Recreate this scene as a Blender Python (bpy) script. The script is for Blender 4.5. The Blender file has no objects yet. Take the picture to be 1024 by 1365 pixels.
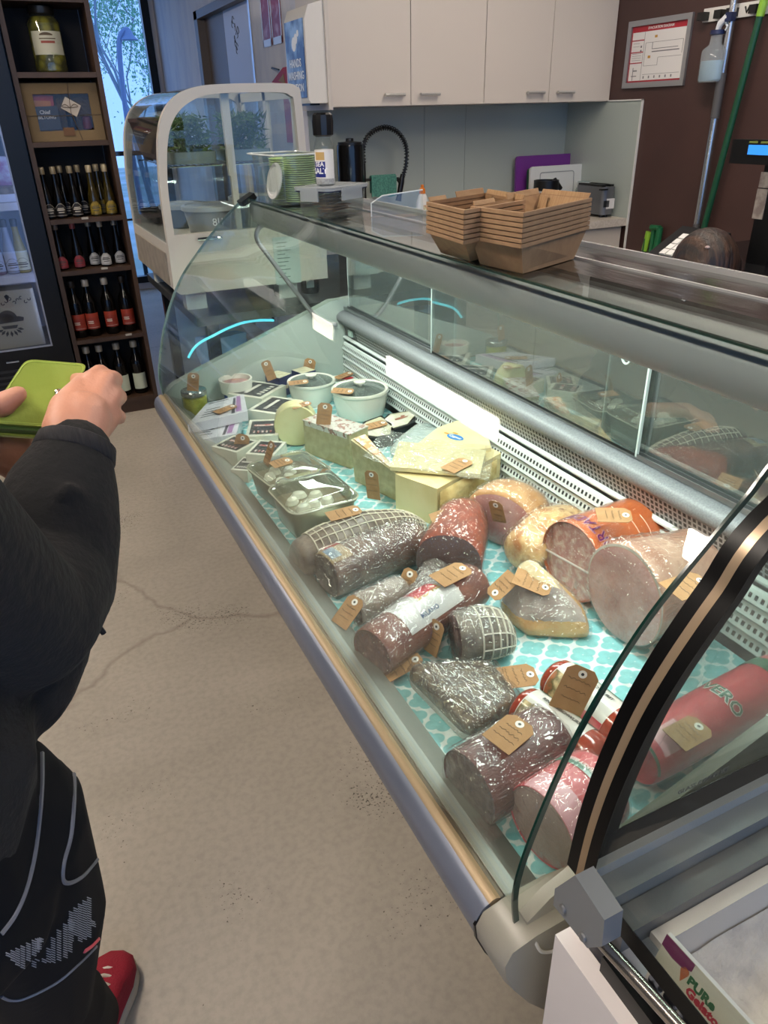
import bpy, bmesh, math, random
from mathutils import Vector, Matrix, Euler, noise
from mathutils.bvhtree import BVHTree
random.seed(7)
PI = math.pi
scene = bpy.context.scene
COL = scene.collection

# ------------------------------------------------------------------ camera
FPX, CX, CY = 985.5, 512.0, 682.5
RW = Matrix(((0.90021951, -0.43482818, -0.02300613),
             (-0.22471219, -0.41866469, -0.87990017),
             (0.37297353, 0.79727306, -0.47460132)))
CAM = Vector((0, 0, 1.47))
cam_data = bpy.data.cameras.new('camera')
cam = bpy.data.objects.new('camera', cam_data)
COL.objects.link(cam)
cam_data.sensor_fit = 'VERTICAL'
cam_data.sensor_height = 36.0
cam_data.lens = FPX * 36.0 / 1365.0
cam_data.clip_start = 0.02
m3 = RW.transposed() @ Matrix(((1, 0, 0), (0, -1, 0), (0, 0, -1)))
cam.matrix_world = Matrix.Translation(CAM) @ m3.to_4x4()
scene.camera = cam

# ------------------------------------------------------------------ world, exposure
scene.view_settings.view_transform = 'Standard'
scene.view_settings.look = 'None'
scene.view_settings.exposure = 0.0
scene.view_settings.gamma = 1.0
scene.view_settings.use_curve_mapping = False
scene.cycles.transparent_max_bounces = 32
scene.cycles.max_bounces = 8
scene.cycles.caustics_reflective = False
scene.cycles.caustics_refractive = False
world = bpy.data.worlds.new('world')
scene.world = world
world.use_nodes = True
wn = world.node_tree.nodes
wbg = wn['Background']
wbg.inputs[0].default_value = (0.30, 0.53, 1.0, 1)
wbg.inputs[1].default_value = 1.75
LAMP_AISLE = 74.0      # emission of the ceiling battens over the aisle
LAMP_STAFF = 52.0      # emission of the ceiling battens over the kitchen
LED_CASE = 26.0         # emission of the tube in the deli case

def area(name, loc, size, power, color, rot):
    d = bpy.data.lights.new(name, 'AREA')
    d.shape = 'RECTANGLE'; d.size, d.size_y = size
    d.energy = power; d.color = color
    o = bpy.data.objects.new(name, d); COL.objects.link(o)
    o.location = loc; o.rotation_euler = rot
    return o

# ------------------------------------------------------------------ point helpers
def ray(p):
    return RW.transposed() @ Vector((p[0] - CX, p[1] - CY, FPX))
def Pz(x, y, z):
    d = ray((x, y)); return CAM + d * ((z - CAM.z) / d.z)
def Px(x, y, v):
    d = ray((x, y)); return CAM + d * ((v - CAM.x) / d.x)
def Py(x, y, v):
    d = ray((x, y)); return CAM + d * ((v - CAM.y) / d.y)

# ------------------------------------------------------------------ materials
def C(h, a=1.0):
    h = h.lstrip('#')
    out = []
    for i in (0, 2, 4):
        v = int(h[i:i + 2], 16) / 255.0
        out.append(v / 12.92 if v <= 0.04045 else ((v + 0.055) / 1.055) ** 2.4)
    return (out[0], out[1], out[2], a)

MATS = {}
def setin(n, key, v):
    if key in n.inputs: n.inputs[key].default_value = v

def mat(name, col, rough=0.5, metal=0.0, coat=0.0, col2=None, scale=20.0, lo=0.4, hi=0.6, detail=4.0,
        stretch=(1, 1, 1), kind='noise', col3=None, bump=0.0, bscale=None, bstretch=None, coatbump=0.0, emit=None, estr=0.0,
        spec=0.5, coatrough=0.08, distort=0.0, sheen=0.0):
    if name in MATS: return MATS[name]
    m = bpy.data.materials.new(name); m.use_nodes = True
    nt = m.node_tree; N = nt.nodes; L = nt.links
    b = N['Principled BSDF']
    c1 = C(col) if isinstance(col, str) else col
    b.inputs['Base Color'].default_value = c1
    b.inputs['Roughness'].default_value = rough
    b.inputs['Metallic'].default_value = metal
    setin(b, 'Specular IOR Level', spec)
    setin(b, 'Coat Weight', coat); setin(b, 'Coat Roughness', coatrough)
    setin(b, 'Sheen Weight', sheen)
    tc = N.new('ShaderNodeTexCoord')
    def tex(sc, st, k='noise', dist=0.0):
        mp = N.new('ShaderNodeMapping'); mp.inputs['Scale'].default_value = st
        L.new(tc.outputs['Object'], mp.inputs[0])
        if k == 'noise':
            t = N.new('ShaderNodeTexNoise'); t.inputs['Scale'].default_value = sc; t.inputs['Detail'].default_value = detail
            t.inputs['Distortion'].default_value = dist
            o = t.outputs['Fac']
        elif k == 'voronoi':
            t = N.new('ShaderNodeTexVoronoi'); t.inputs['Scale'].default_value = sc
            o = t.outputs['Distance']
        elif k == 'crackle':
            t = N.new('ShaderNodeTexVoronoi'); t.feature = 'DISTANCE_TO_EDGE'; t.inputs['Scale'].default_value = sc
            o = t.outputs['Distance']
        elif k == 'wave':
            t = N.new('ShaderNodeTexWave'); t.inputs['Scale'].default_value = sc; t.inputs['Distortion'].default_value = dist or 4.0
            t.inputs['Detail'].default_value = detail
            o = t.outputs['Fac']
        L.new(mp.outputs[0], t.inputs['Vector'])
        return o
    if col2 is not None:
        rp = N.new('ShaderNodeValToRGB')
        rp.color_ramp.elements[0].position = lo; rp.color_ramp.elements[1].position = hi
        rp.color_ramp.elements[0].color = c1
        rp.color_ramp.elements[1].color = C(col2)
        if col3 is not None:
            e = rp.color_ramp.elements.new(min(1.0, hi + 0.12)); e.color = C(col3)
        L.new(tex(scale, stretch, kind, distort), rp.inputs[0])
        L.new(rp.outputs[0], b.inputs['Base Color'])
    if bump or coatbump:
        bp = N.new('ShaderNodeBump')
        bp.inputs['Strength'].default_value = max(bump, coatbump)
        bp.inputs['Distance'].default_value = 0.01
        h = tex(bscale or scale, bstretch or stretch, 'noise', 1.6 if coatbump else 0.0)
        if coatbump:      # ridged creases, as in stretched film
            bp.inputs['Distance'].default_value = 0.022
            s1 = N.new('ShaderNodeMath'); s1.operation = 'SUBTRACT'; s1.inputs[1].default_value = 0.5
            s2 = N.new('ShaderNodeMath'); s2.operation = 'ABSOLUTE'
            L.new(h, s1.inputs[0]); L.new(s1.outputs[0], s2.inputs[0]); h = s2.outputs[0]
        L.new(h, bp.inputs['Height'])
        if bump: L.new(bp.outputs[0], b.inputs['Normal'])
        if coatbump and 'Coat Normal' in b.inputs: L.new(bp.outputs[0], b.inputs['Coat Normal'])
    if emit is not None:
        b.inputs['Emission Color'].default_value = C(emit)
        b.inputs['Emission Strength'].default_value = estr
    MATS[name] = m
    return m

def glass(name, tint='#f4fbf8', refl=1.0, haze=0.0, hazecol='#c8d0cc', rough=0.0, base=0.0, bump=0.0, bscale=30.0, bst=(1, 1, 1)):
    if name in MATS: return MATS[name]
    m = bpy.data.materials.new(name); m.use_nodes = True
    nt = m.node_tree; N = nt.nodes; L = nt.links
    N.remove(N['Principled BSDF'])
    out = N['Material Output']
    tr = N.new('ShaderNodeBsdfTransparent'); tr.inputs[0].default_value = C(tint)
    gl = N.new('ShaderNodeBsdfGlossy'); gl.inputs['Roughness'].default_value = rough
    fr = N.new('ShaderNodeLayerWeight'); fr.inputs['Blend'].default_value = 0.5
    pw = N.new('ShaderNodeMath'); pw.operation = 'POWER'; pw.inputs[1].default_value = 5.0
    sc = N.new('ShaderNodeMath'); sc.operation = 'MULTIPLY_ADD'; sc.inputs[1].default_value = 0.96; sc.inputs[2].default_value = 0.04
    L.new(fr.outputs['Facing'], pw.inputs[0]); L.new(pw.outputs[0], sc.inputs[0])
    ml = N.new('ShaderNodeMath'); ml.operation = 'MULTIPLY_ADD'; ml.inputs[1].default_value = refl; ml.inputs[2].default_value = base
    ml.use_clamp = True
    L.new(sc.outputs[0], ml.inputs[0])
    mx = N.new('ShaderNodeMixShader')
    L.new(ml.outputs[0], mx.inputs[0]); L.new(tr.outputs[0], mx.inputs[1]); L.new(gl.outputs[0], mx.inputs[2])
    if bump:
        tc = N.new('ShaderNodeTexCoord'); mp = N.new('ShaderNodeMapping'); mp.inputs['Scale'].default_value = bst
        t = N.new('ShaderNodeTexNoise'); t.inputs['Scale'].default_value = bscale; t.inputs['Distortion'].default_value = 1.4
        bp = N.new('ShaderNodeBump'); bp.inputs['Strength'].default_value = bump; bp.inputs['Distance'].default_value = 0.02
        L.new(tc.outputs['Object'], mp.inputs[0]); L.new(mp.outputs[0], t.inputs['Vector'])
        s1 = N.new('ShaderNodeMath'); s1.operation = 'SUBTRACT'; s1.inputs[1].default_value = 0.5
        s2 = N.new('ShaderNodeMath'); s2.operation = 'ABSOLUTE'
        L.new(t.outputs['Fac'], s1.inputs[0]); L.new(s1.outputs[0], s2.inputs[0]); L.new(s2.outputs[0], bp.inputs['Height'])
        L.new(bp.outputs[0], gl.inputs['Normal'])
    last = mx
    if haze:
        df = N.new('ShaderNodeBsdfDiffuse'); df.inputs[0].default_value = C(hazecol)
        mh = N.new('ShaderNodeMixShader'); mh.inputs[0].default_value = haze
        L.new(mx.outputs[0], mh.inputs[1]); L.new(df.outputs[0], mh.inputs[2])
        last = mh
    L.new(last.outputs[0], out.inputs[0])
    MATS[name] = m
    return m

# ------------------------------------------------------------------ object helpers
def wpos(o):
    v = Vector((0, 0, 0))
    while o is not None:
        v += o.location; o = o.parent
    return v

def obj(name, bm, m, parent=None, world=False, bev=0.0, seg=2, smooth=True, ang=0.6, label=None, doubles=False):
    if doubles: bmesh.ops.remove_doubles(bm, verts=bm.verts[:], dist=1e-5)
    if bev:
        es = [e for e in bm.edges if len(e.link_faces) == 2 and e.calc_face_angle(0) > 0.5]
        if es: bmesh.ops.bevel(bm, geom=es, offset=bev, segments=seg, affect='EDGES', profile=0.5)
    bmesh.ops.recalc_face_normals(bm, faces=bm.faces[:])
    me = bpy.data.meshes.new(name)
    bm.to_mesh(me); bm.free()
    for x in (m if isinstance(m, (list, tuple)) else [m]): me.materials.append(x)
    if smooth:
        me.shade_smooth()
        me.set_sharp_from_angle(angle=ang)
    o = bpy.data.objects.new(name, me); COL.objects.link(o)
    if parent is not None:
        o.parent = parent
        if world: o.location = -wpos(parent)
    if label: o['label'] = label
    return o

def thing(name, label, cat, loc=(0, 0, 0), rotz=0.0, group=None, rot=None):
    o = bpy.data.objects.new(name, None); COL.objects.link(o)
    o.empty_display_size = 0.05
    o.location = loc
    o.rotation_euler = rot if rot is not None else (0, 0, rotz)
    o['label'] = label; o['category'] = cat
    if group: o['group'] = group
    return o
def tag(o, label, cat, group=None):
    o['label'] = label; o['category'] = cat
    if group: o['group'] = group
    return o
def struct(name, bm, m, parent=None, **k):
    o = obj(name, bm, m, parent, **k)
    if parent is None: o['kind'] = 'structure'
    return o
def dup(root, loc, rotz, label=None, group=None):
    r = root.copy(); COL.objects.link(r); r.location = loc; r.rotation_euler = (0, 0, rotz)
    if label: r['label'] = label
    if group: r['group'] = group
    for ch in list(root.children):
        c = ch.copy(); COL.objects.link(c); c.parent = r
        for g in ch.children:
            d = g.copy(); COL.objects.link(d); d.parent = c
    return r

B = bmesh.new
I4 = Matrix.Identity(4)
def box(bm, c, s, M=I4, mi=0, rot=None):
    c = Vector(c); h = Vector(s) / 2
    Rm = Euler(rot).to_matrix() if rot else Matrix.Identity(3)
    vs = []
    for i in range(8):
        v = Vector((h.x * (1 if i & 1 else -1), h.y * (1 if i & 2 else -1), h.z * (1 if i & 4 else -1)))
        vs.append(bm.verts.new(M @ (c + Rm @ v)))
    for f in ((0, 2, 3, 1), (4, 5, 7, 6), (0, 1, 5, 4), (2, 6, 7, 3), (0, 4, 6, 2), (1, 3, 7, 5)):
        bm.faces.new([vs[k] for k in f]).material_index = mi
    return bm
def box2(bm, a, b, mi=0):
    a = Vector(a); b = Vector(b)
    return box(bm, (a + b) / 2, (abs(b.x - a.x), abs(b.y - a.y), abs(b.z - a.z)), mi=mi)
def loft(bm, rings, cap0=True, cap1=True, mi=0, closed=True):
    R = [[bm.verts.new(p) for p in r] for r in rings]
    n = len(R[0])
    for a, b in zip(R[:-1], R[1:]):
        for i in range(n if closed else n - 1):
            j = (i + 1) % n
            bm.faces.new((a[i], a[j], b[j], b[i])).material_index = mi
    if cap0: bm.faces.new(list(reversed(R[0]))).material_index = mi
    if cap1: bm.faces.new(R[-1]).material_index = mi
    return R
def tube(bm, pts, r, seg=10, mi=0, cap=True, flat=None):
    pts = [Vector(p) for p in pts]
    rr = r if isinstance(r, (list, tuple)) else [r] * len(pts)
    rings = []
    t0 = (pts[1] - pts[0]).normalized()
    up = Vector((0, 0, 1)) if abs(t0.z) < 0.9 else Vector((1, 0, 0))
    nrm = t0.cross(up).normalized()
    for i, p in enumerate(pts):
        a = pts[max(i - 1, 0)]; b = pts[min(i + 1, len(pts) - 1)]
        t = (b - a).normalized()
        nrm = (nrm - t * nrm.dot(t))
        if nrm.length < 1e-6: nrm = t.orthogonal()
        nrm.normalize()
        bn = t.cross(nrm)
        rings.append([p + nrm * (rr[i] * math.cos(2 * PI * k / seg)) + bn * (rr[i] * (flat or 1.0) * math.sin(2 * PI * k / seg)) for k in range(seg)])
    loft(bm, rings, cap, cap, mi)
    return bm
def lathe(bm, prof, seg=28, M=I4, mi=0, sx=1.0, sy=1.0, cap0=True, cap1=True):
    rings = []
    for r, z in prof:
        rings.append([M @ Vector((max(r, 1e-4) * sx * math.cos(2 * PI * k / seg), max(r, 1e-4) * sy * math.sin(2 * PI * k / seg), z)) for k in range(seg)])
    loft(bm, rings, cap0, cap1, mi)
    return bm
def prism(bm, poly, h, M=I4, mi=0, z0=0.0):
    a = [bm.verts.new(M @ Vector((p[0], p[1], z0))) for p in poly]
    b = [bm.verts.new(M @ Vector((p[0], p[1], z0 + h))) for p in poly]
    n = len(poly)
    bm.faces.new(list(reversed(a))).material_index = mi
    bm.faces.new(b).material_index = mi
    for i in range(n):
        j = (i + 1) % n
        bm.faces.new((a[i], a[j], b[j], b[i])).material_index = mi
    return bm
def rrect(w, h, r, n=5):
    out = []
    for cx, cy, a0 in ((w / 2 - r, h / 2 - r, 0), (-w / 2 + r, h / 2 - r, PI / 2), (-w / 2 + r, -h / 2 + r, PI), (w / 2 - r, -h / 2 + r, 1.5 * PI)):
        for k in range(n + 1):
            a = a0 + PI / 2 * k / n
            out.append((cx + r * math.cos(a), cy + r * math.sin(a)))
    return out
def smooth_pts(P, n=8):
    P = [Vector(p) for p in P]; out = []
    for i in range(len(P) - 1):
        p0 = P[max(i - 1, 0)]; p1 = P[i]; p2 = P[i + 1]; p3 = P[min(i + 2, len(P) - 1)]
        for k in range(n):
            t = k / n
            out.append(0.5 * ((2 * p1) + (p2 - p0) * t + (2 * p0 - 5 * p1 + 4 * p2 - p3) * t * t + (3 * p1 - p0 - 3 * p2 + p3) * t ** 3))
    out.append(P[-1])
    return out
def sheet(bm, prof, y0, y1, th, mi=0, mi_edge=None, ny=1):
    """a slab of thickness th that follows an x-z profile and runs from y0 to y1"""
    P = [Vector((p[0], 0, p[1])) for p in prof]
    A, Bq = [], []
    for i, p in enumerate(P):
        t = (P[min(i + 1, len(P) - 1)] - P[max(i - 1, 0)]).normalized()
        n = Vector((-t.z, 0, t.x))
        A.append(p); Bq.append(p - n * th)
    ring = A + list(reversed(Bq))
    rings = [[Vector((q.x, y0 + (y1 - y0) * k / ny, q.z)) for q in ring] for k in range(ny + 1)]
    R = loft(bm, rings, True, True, mi)
    if mi_edge is not None:
        k = len(A)
        for f in bm.faces:
            if abs(abs(f.normal.y) - 1) < 1e-3: f.material_index = mi_edge
    return R
def frame_from(x, z):
    x = Vector(x).normalized(); z = Vector(z); z = (z - x * z.dot(x)).normalized(); y = z.cross(x)
    return Matrix((x, y, z)).transposed()
def text(name, s, size, m, M, parent=None, world=False, extrude=0.0003, bend=None, align='CENTER', shear=0.0, bold=0.0, sx=1.0):
    cu = bpy.data.curves.new('tmp', 'FONT'); cu.body = s; cu.size = size
    cu.align_x = align; cu.align_y = 'CENTER'; cu.extrude = 0.0 if bend else extrude; cu.shear = shear
    cu.offset = bold; cu.resolution_u = 2
    o = bpy.data.objects.new('tmp', cu); COL.objects.link(o)
    bpy.context.view_layer.update()
    me = bpy.data.meshes.new_from_object(o.evaluated_get(bpy.context.evaluated_depsgraph_get()))
    bpy.data.objects.remove(o); bpy.data.curves.remove(cu)
    bm = B(); bm.from_mesh(me); bpy.data.meshes.remove(me)
    for v in bm.verts: v.co.x *= sx
    if bend:
        bmesh.ops.triangulate(bm, faces=bm.faces[:])
        for v in bm.verts: v.co = bend(v.co.copy())
    for v in bm.verts: v.co = M @ v.co
    return obj(name, bm, m, parent, world, smooth=False)
def bake(o):
    bpy.context.view_layer.update()
    me = bpy.data.meshes.new_from_object(o.evaluated_get(bpy.context.evaluated_depsgraph_get()))
    o.modifiers.clear(); old = o.data; o.data = me
    bpy.data.meshes.remove(old)
    me.name = o.name
    me.shade_smooth()
    return o
def skin(name, verts, edges, m, parent=None, world=False, sub=2, root=0):
    """verts: list of (x,y,z,r) or (x,y,z,rx,ry); one continuous skinned surface"""
    bm = B(); sk = bm.verts.layers.skin.verify(); V = []
    for i, q in enumerate(verts):
        v = bm.verts.new(q[:3]); V.append(v)
        v[sk].radius = (q[3], q[4] if len(q) > 4 else q[3])
        v[sk].use_root = (i == root)
    for a, b in edges: bm.edges.new((V[a], V[b]))
    me = bpy.data.meshes.new(name); bm.to_mesh(me); bm.free()
    me.materials.append(m)
    o = bpy.data.objects.new(name, me); COL.objects.link(o)
    if parent is not None:
        o.parent = parent
        if world: o.location = -wpos(parent)
    s = o.modifiers.new('skin', 'SKIN'); s.use_smooth_shade = True
    s.branch_smoothing = 0.6
    u = o.modifiers.new('sub', 'SUBSURF'); u.levels = sub; u.render_levels = sub
    return bake(o)
# ================================================================== STRUCTURE
def concrete():
    m = bpy.data.materials.new('concrete'); m.use_nodes = True
    N = m.node_tree.nodes; L = m.node_tree.links; b = N['Principled BSDF']
    tc = N.new('ShaderNodeTexCoord')
    def nz(sc, det=6, dist=0.0):
        t = N.new('ShaderNodeTexNoise'); t.inputs['Scale'].default_value = sc; t.inputs['Detail'].default_value = det
        t.inputs['Distortion'].default_value = dist
        L.new(tc.outputs['Object'], t.inputs['Vector']); return t
    def ramp(src, a, ca, z, cz):
        r = N.new('ShaderNodeValToRGB'); r.color_ramp.elements[0].position = a; r.color_ramp.elements[1].position = z
        r.color_ramp.elements[0].color = ca; r.color_ramp.elements[1].color = cz
        L.new(src, r.inputs[0]); return r.outputs[0]
    def mul(a, bq, f=1.0):
        x = N.new('ShaderNodeMixRGB'); x.blend_type = 'MULTIPLY'; x.inputs[0].default_value = f
        L.new(a, x.inputs[1]); L.new(bq, x.inputs[2]); return x.outputs[0]
    base = ramp(nz(1.6, 8, 0.6).outputs['Fac'], 0.3, C('#a39a8b'), 0.7, C('#bdb3a3'))
    fine = ramp(nz(60, 4).outputs['Fac'], 0.3, (0.86, 0.86, 0.86, 1), 0.6, (1, 1, 1, 1))
    # pits appear in patches
    pit = nz(150, 2).outputs['Fac']; patch = nz(2.7, 3).outputs['Fac']
    mm = N.new('ShaderNodeMath'); mm.operation = 'MULTIPLY'; L.new(pit, mm.inputs[0]); L.new(patch, mm.inputs[1])
    pits = ramp(mm.outputs[0], 0.385, (1, 1, 1, 1), 0.415, (0.28, 0.26, 0.24, 1))
    # thin wandering cracks
    wv = N.new('ShaderNodeTexNoise'); wv.inputs['Scale'].default_value = 2.2; wv.inputs['Detail'].default_value = 4
    L.new(tc.outputs['Object'], wv.inputs['Vector'])
    mxv = N.new('ShaderNodeMixRGB'); mxv.inputs[0].default_value = 0.28
    L.new(tc.outputs['Object'], mxv.inputs[1]); L.new(wv.outputs['Color'], mxv.inputs[2])
    vo = N.new('ShaderNodeTexVoronoi'); vo.feature = 'DISTANCE_TO_EDGE'; vo.inputs['Scale'].default_value = 0.42
    L.new(mxv.outputs[0], vo.inputs['Vector'])
    cr = ramp(vo.outputs['Distance'], 0.0, (0.74, 0.71, 0.68, 1), 0.0022, (1, 1, 1, 1))
    c = mul(mul(mul(base, fine), pits), cr)
    L.new(c, b.inputs['Base Color'])
    b.inputs['Roughness'].default_value = 0.55
    bp = N.new('ShaderNodeBump'); bp.inputs['Strength'].default_value = 0.15; bp.inputs['Distance'].default_value = 0.005
    L.new(nz(40, 5).outputs['Fac'], bp.inputs['Height']); L.new(bp.outputs[0], b.inputs['Normal'])
    return m
M_floor = concrete()
M_white = mat('white_paint', '#d9d6d0', 0.6, bump=0.15, bscale=60)
M_wallblue = mat('pale_render', '#d6d6da', 0.7, col2='#c6c8d2', scale=6, bump=0.25, bscale=45, stretch=(1, 1, .4))
M_brown = mat('brown_paint', '#3d2825', 0.5, col2='#462f2b', scale=3, lo=.3, hi=.7)
M_ceil = mat('ceiling_paint', '#4b4947', 0.8)
M_black = mat('black_plastic', '#0c0c0d', 0.35)
M_blackm = mat('black_metal', '#111214', 0.3, 0.4)
M_steel = mat('stainless', '#b4b5b4', 0.22, 1.0, bump=0.05, bscale=50, bstretch=(1, .05, 1))
M_chrome = mat('chrome', '#d8d8d8', 0.12, 1.0)
M_alu = mat('grey_aluminium', '#8f9193', 0.35, 0.8)
M_silverpaint = mat('silver_paint', '#7f8285', 0.5, 0.15, col2='#707377', scale=300, lo=.4, hi=.6)

YW = 7.77
XP = 1.562
XB = 3.27
CH = 2.75
bm = B(); box2(bm, (-3.6, -2.6, -0.06), (XB, YW + 0.1, 0)); struct('floor', bm, M_floor)
bm = B(); box2(bm, (-3.6, -2.6, CH), (XB, YW + 0.1, CH + 0.08)); struct('ceiling', bm, M_ceil)
bm = B(); box2(bm, (-3.7, -2.6, 0), (-3.6, YW, CH)); struct('wall_left', bm, mat('dark_shop_wall', '#5a5550', .7))
bm = B(); box2(bm, (XB, -2.6, 0), (XB + 0.1, 4.27, CH)); struct('wall_right', bm, M_brown)
bm = B(); box2(bm, (XP + 0.101, 4.17, 0), (XB, 4.27, CH)); struct('wall_kitchen', bm, M_white)
# far wall with the tall window
bm = B()
box2(bm, (-3.6, YW, 0), (-0.75, YW + 0.1, CH)); box2(bm, (-0.75, YW, 2.6), (1.52, YW + 0.1, CH)); box2(bm, (1.52, YW, 0), (1.66, YW + 0.1, CH))
box2(bm, (-0.75, YW, 0), (1.52, YW + 0.1, 0.06))
struct('wall_back', bm, M_wallblue)
w = thing('window_1', 'tall window', 'window', (0.3, YW, 0.06)); 
for k in ('label', 'category'): del w[k]
w['kind'] = 'structure'
bm = B()
for x0, x1 in ((-0.75, -0.70), (0.36, 0.42), (1.455, 1.52)): box2(bm, (x0, YW - 0.02, 0.06), (x1, YW + 0.06, 2.6))
box2(bm, (-0.75, YW - 0.02, 0.06), (1.52, YW + 0.06, 0.12)); box2(bm, (-0.75, YW - 0.02, 2.55), (1.52, YW + 0.06, 2.6))
obj('window_frame', bm, M_blackm, w, True, bev=0.004)
bm = B(); box2(bm, (-0.70, YW + 0.02, 0.12), (1.455, YW + 0.028, 2.55))
obj('pane', bm, glass('window_glass', '#f2f8ff', 0.8), w, True)
# partition (continues from the kitchen to the far window) with a door opening
D0, D1, DT = 5.00, 6.33, 2.14
bm = B()
box2(bm, (XP, 4.17, 0), (XP + 0.1, D0, CH)); box2(bm, (XP - .004, 3.80, 1.49), (XP, 4.17, CH)); box2(bm, (XP, D1, 0), (XP + 0.1, YW, CH)); box2(bm, (XP, D0, DT), (XP + 0.1, D1, CH))
struct('wall_partition', bm, M_wallblue)
d = thing('door_1', 'door', 'door', (XP, D0, 0))
for k in ('label', 'category'): del d[k]
d['kind'] = 'structure'
M_doorbr = mat('door_taupe', '#6d635c', 0.5)
M_doorleaf = mat('door_leaf_paint', '#b9bccb', 0.45)
bm = B()
box2(bm, (XP - 0.012, D1 - 0.09, 0), (XP + 0.1, D1, DT)); box2(bm, (XP - 0.012, D0, DT - 0.05), (XP + 0.1, D1, DT))
obj('door_frame', bm, M_doorbr, d, True, bev=0.003)
bm = B(); box2(bm, (XP + 0.045, D0 + 0.75, 0.01), (XP + 0.085, D1 - 0.09, DT - 0.05)); obj('side_panel', bm, M_doorbr, d, True, bev=0.003)
bm = B(); box2(bm, (XP + 0.045, D0 + 0.03, 0.01), (XP + 0.085, D0 + 0.75, DT - 0.05)); obj('door_leaf', bm, M_doorleaf, d, True, bev=0.003)
bm = B(); box2(bm, (XP - 0.006, D0, 0), (XP + 0.1, D0 + 0.03, DT - 0.05)); obj('door_jamb', bm, mat('light_metal', '#c4c8d0', .3, .6), d, True, bev=0.003)
# painted flourish on the door leaf
bm = B()
for k in range(9):
    a = k * 0.9; yy = 5.50 + 0.035 * math.sin(a * 1.7); zz = 2.02 - k * 0.021
    tube(bm, smooth_pts([(XP + 0.044, yy, zz), (XP + 0.044, yy + 0.03 * math.cos(a), zz + 0.02), (XP + 0.044, yy + 0.05 * math.cos(a), zz - 0.01), (XP + 0.044, yy + 0.02 * math.cos(a), zz - 0.02)], 4), 0.0018, 5)
obj('door_decal', bm, mat('dark_grey_ink', '#3c4048', .6), d, True)
# deck outside and railing
bm = B(); box2(bm, (-12, YW + 0.1, -0.1), (14, 30, -0.02)); struct('floor_outside', bm, mat('pale_paving', '#b9c4c8', .8, col2='#8fa39a', scale=.6))

# ================================================================== OUTSIDE
r = thing('balcony_railing', 'black metal railing outside the tall window', 'railing', (0.4, 8.3, -0.02))
y = 8.3; zr = Py(165, 203, y).z
bm = B(); box2(bm, (-1.0, y - .03, zr - 0.03), (2.2, y + .03, zr + 0.01)); obj('top_rail', bm, M_blackm, r, True, bev=.004)
for k in range(4):
    bm = B(); x = Py(172, 230, y).x + (k - 2) * 0.75; box2(bm, (x - 0.02, y - .02, -0.02), (x + 0.02, y + .02, zr - 0.03)); obj('post', bm, M_blackm, r, True)
bm = B()
box2(bm, (-1.0, y - .01, zr - 0.62), (2.2, y + .01, zr - 0.6)); obj('lower_rail', bm, M_blackm, r, True)
# lamp post
yl = 12.0
top = Py(172, 45, yl); bot = Py(181, 230, yl)
lp = thing('street_lamp', 'tall bell-shaded street lamp seen through the window', 'street lamp', (bot.x, yl, -0.02))
lp.location.z = -0.02
M_lamp = mat('lamp_paint', '#6f7fa0', .5)
bm = B()
p = [Vector((bot.x, yl, -0.02)), Vector((Py(174, 190, yl).x, yl, Py(174, 190, yl).z)), Py(163, 110, yl), Py(159, 65, yl), Py(161, 48, yl), Py(167, 40, yl), Py(172, 41, yl)]
tube(bm, smooth_pts(p, 6), 0.035, 8); obj('pole', bm, M_lamp, lp, True)
bm = B(); q = Py(171, 46, yl)
lathe(bm, [(0.03, 0.07), (0.05, 0.04), (0.07, -0.01), (0.12, -0.06), (0.115, -0.063), (0.02, -0.04)], 20, Matrix.Translation(q)); obj('lamp_shade', bm, M_lamp, lp, True)

def tree(name, label, base, h, spread, seed, leafcol, nleaf, leafz):
    rnd = random.Random(seed)
    t = thing(name, label, 'tree', base)
    bm = B(); tips = []
    def grow(p, d, ln, r, lev):
        pts = [p]; q = p.copy(); dd = d.copy()
        for k in range(4):
            dd = (dd + Vector((rnd.uniform(-.25, .25), rnd.uniform(-.25, .25), rnd.uniform(-.05, .22)))).normalized()
            q = q + dd * ln / 4; pts.append(q.copy())
        tube(bm, pts, [r, r * .85, r * .7, r * .55, r * .4], 5 if lev < 2 else 3)
        tips.extend(pts[1:])
        if lev < 4:
            for k in range(4 if lev < 3 else 3):
                a = rnd.uniform(0, 2 * PI); s = rnd.uniform(.45, .9)
                nd = (dd + Vector((math.cos(a) * s * spread, math.sin(a) * s * spread, rnd.uniform(-.1, .4)))).normalized()
                grow(pts[rnd.choice((2, 3, 4))], nd, ln * rnd.uniform(.6, .8), r * .5, lev + 1)
    grow(Vector((0, 0, 0)), Vector((0, 0, 1)), h * .4, h * .0065, 0)
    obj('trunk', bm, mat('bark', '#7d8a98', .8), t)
    bm = B()
    for k in range(nleaf):
        p = rnd.choice(tips)
        p = p + Vector((rnd.gauss(0, .25), rnd.gauss(0, .25), rnd.gauss(0, .25)))
        if p.z < leafz: continue
        s = rnd.uniform(.02, .05); a = Euler((rnd.uniform(0, 6), rnd.uniform(0, 6), rnd.uniform(0, 6))).to_matrix()
        bm.faces.new([bm.verts.new(p + a @ Vector(v)) for v in ((-s, 0, 0), (0, -s * .5, 0), (s, 0, 0), (0, s * .5, .01))])
    o = obj('foliage', bm, mat('leaf_' + name, leafcol, .6), t, smooth=False); o['kind'] = 'stuff'
    return t
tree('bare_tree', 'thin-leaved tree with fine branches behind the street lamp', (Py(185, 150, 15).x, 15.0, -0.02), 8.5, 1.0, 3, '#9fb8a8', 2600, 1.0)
tree('green_tree', 'bushy green tree further off beyond the bare one', (Py(150, 150, 21).x + 0.6, 21.0, -0.02), 6.0, 1.2, 11, '#7fb08c', 6500, .6)
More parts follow.
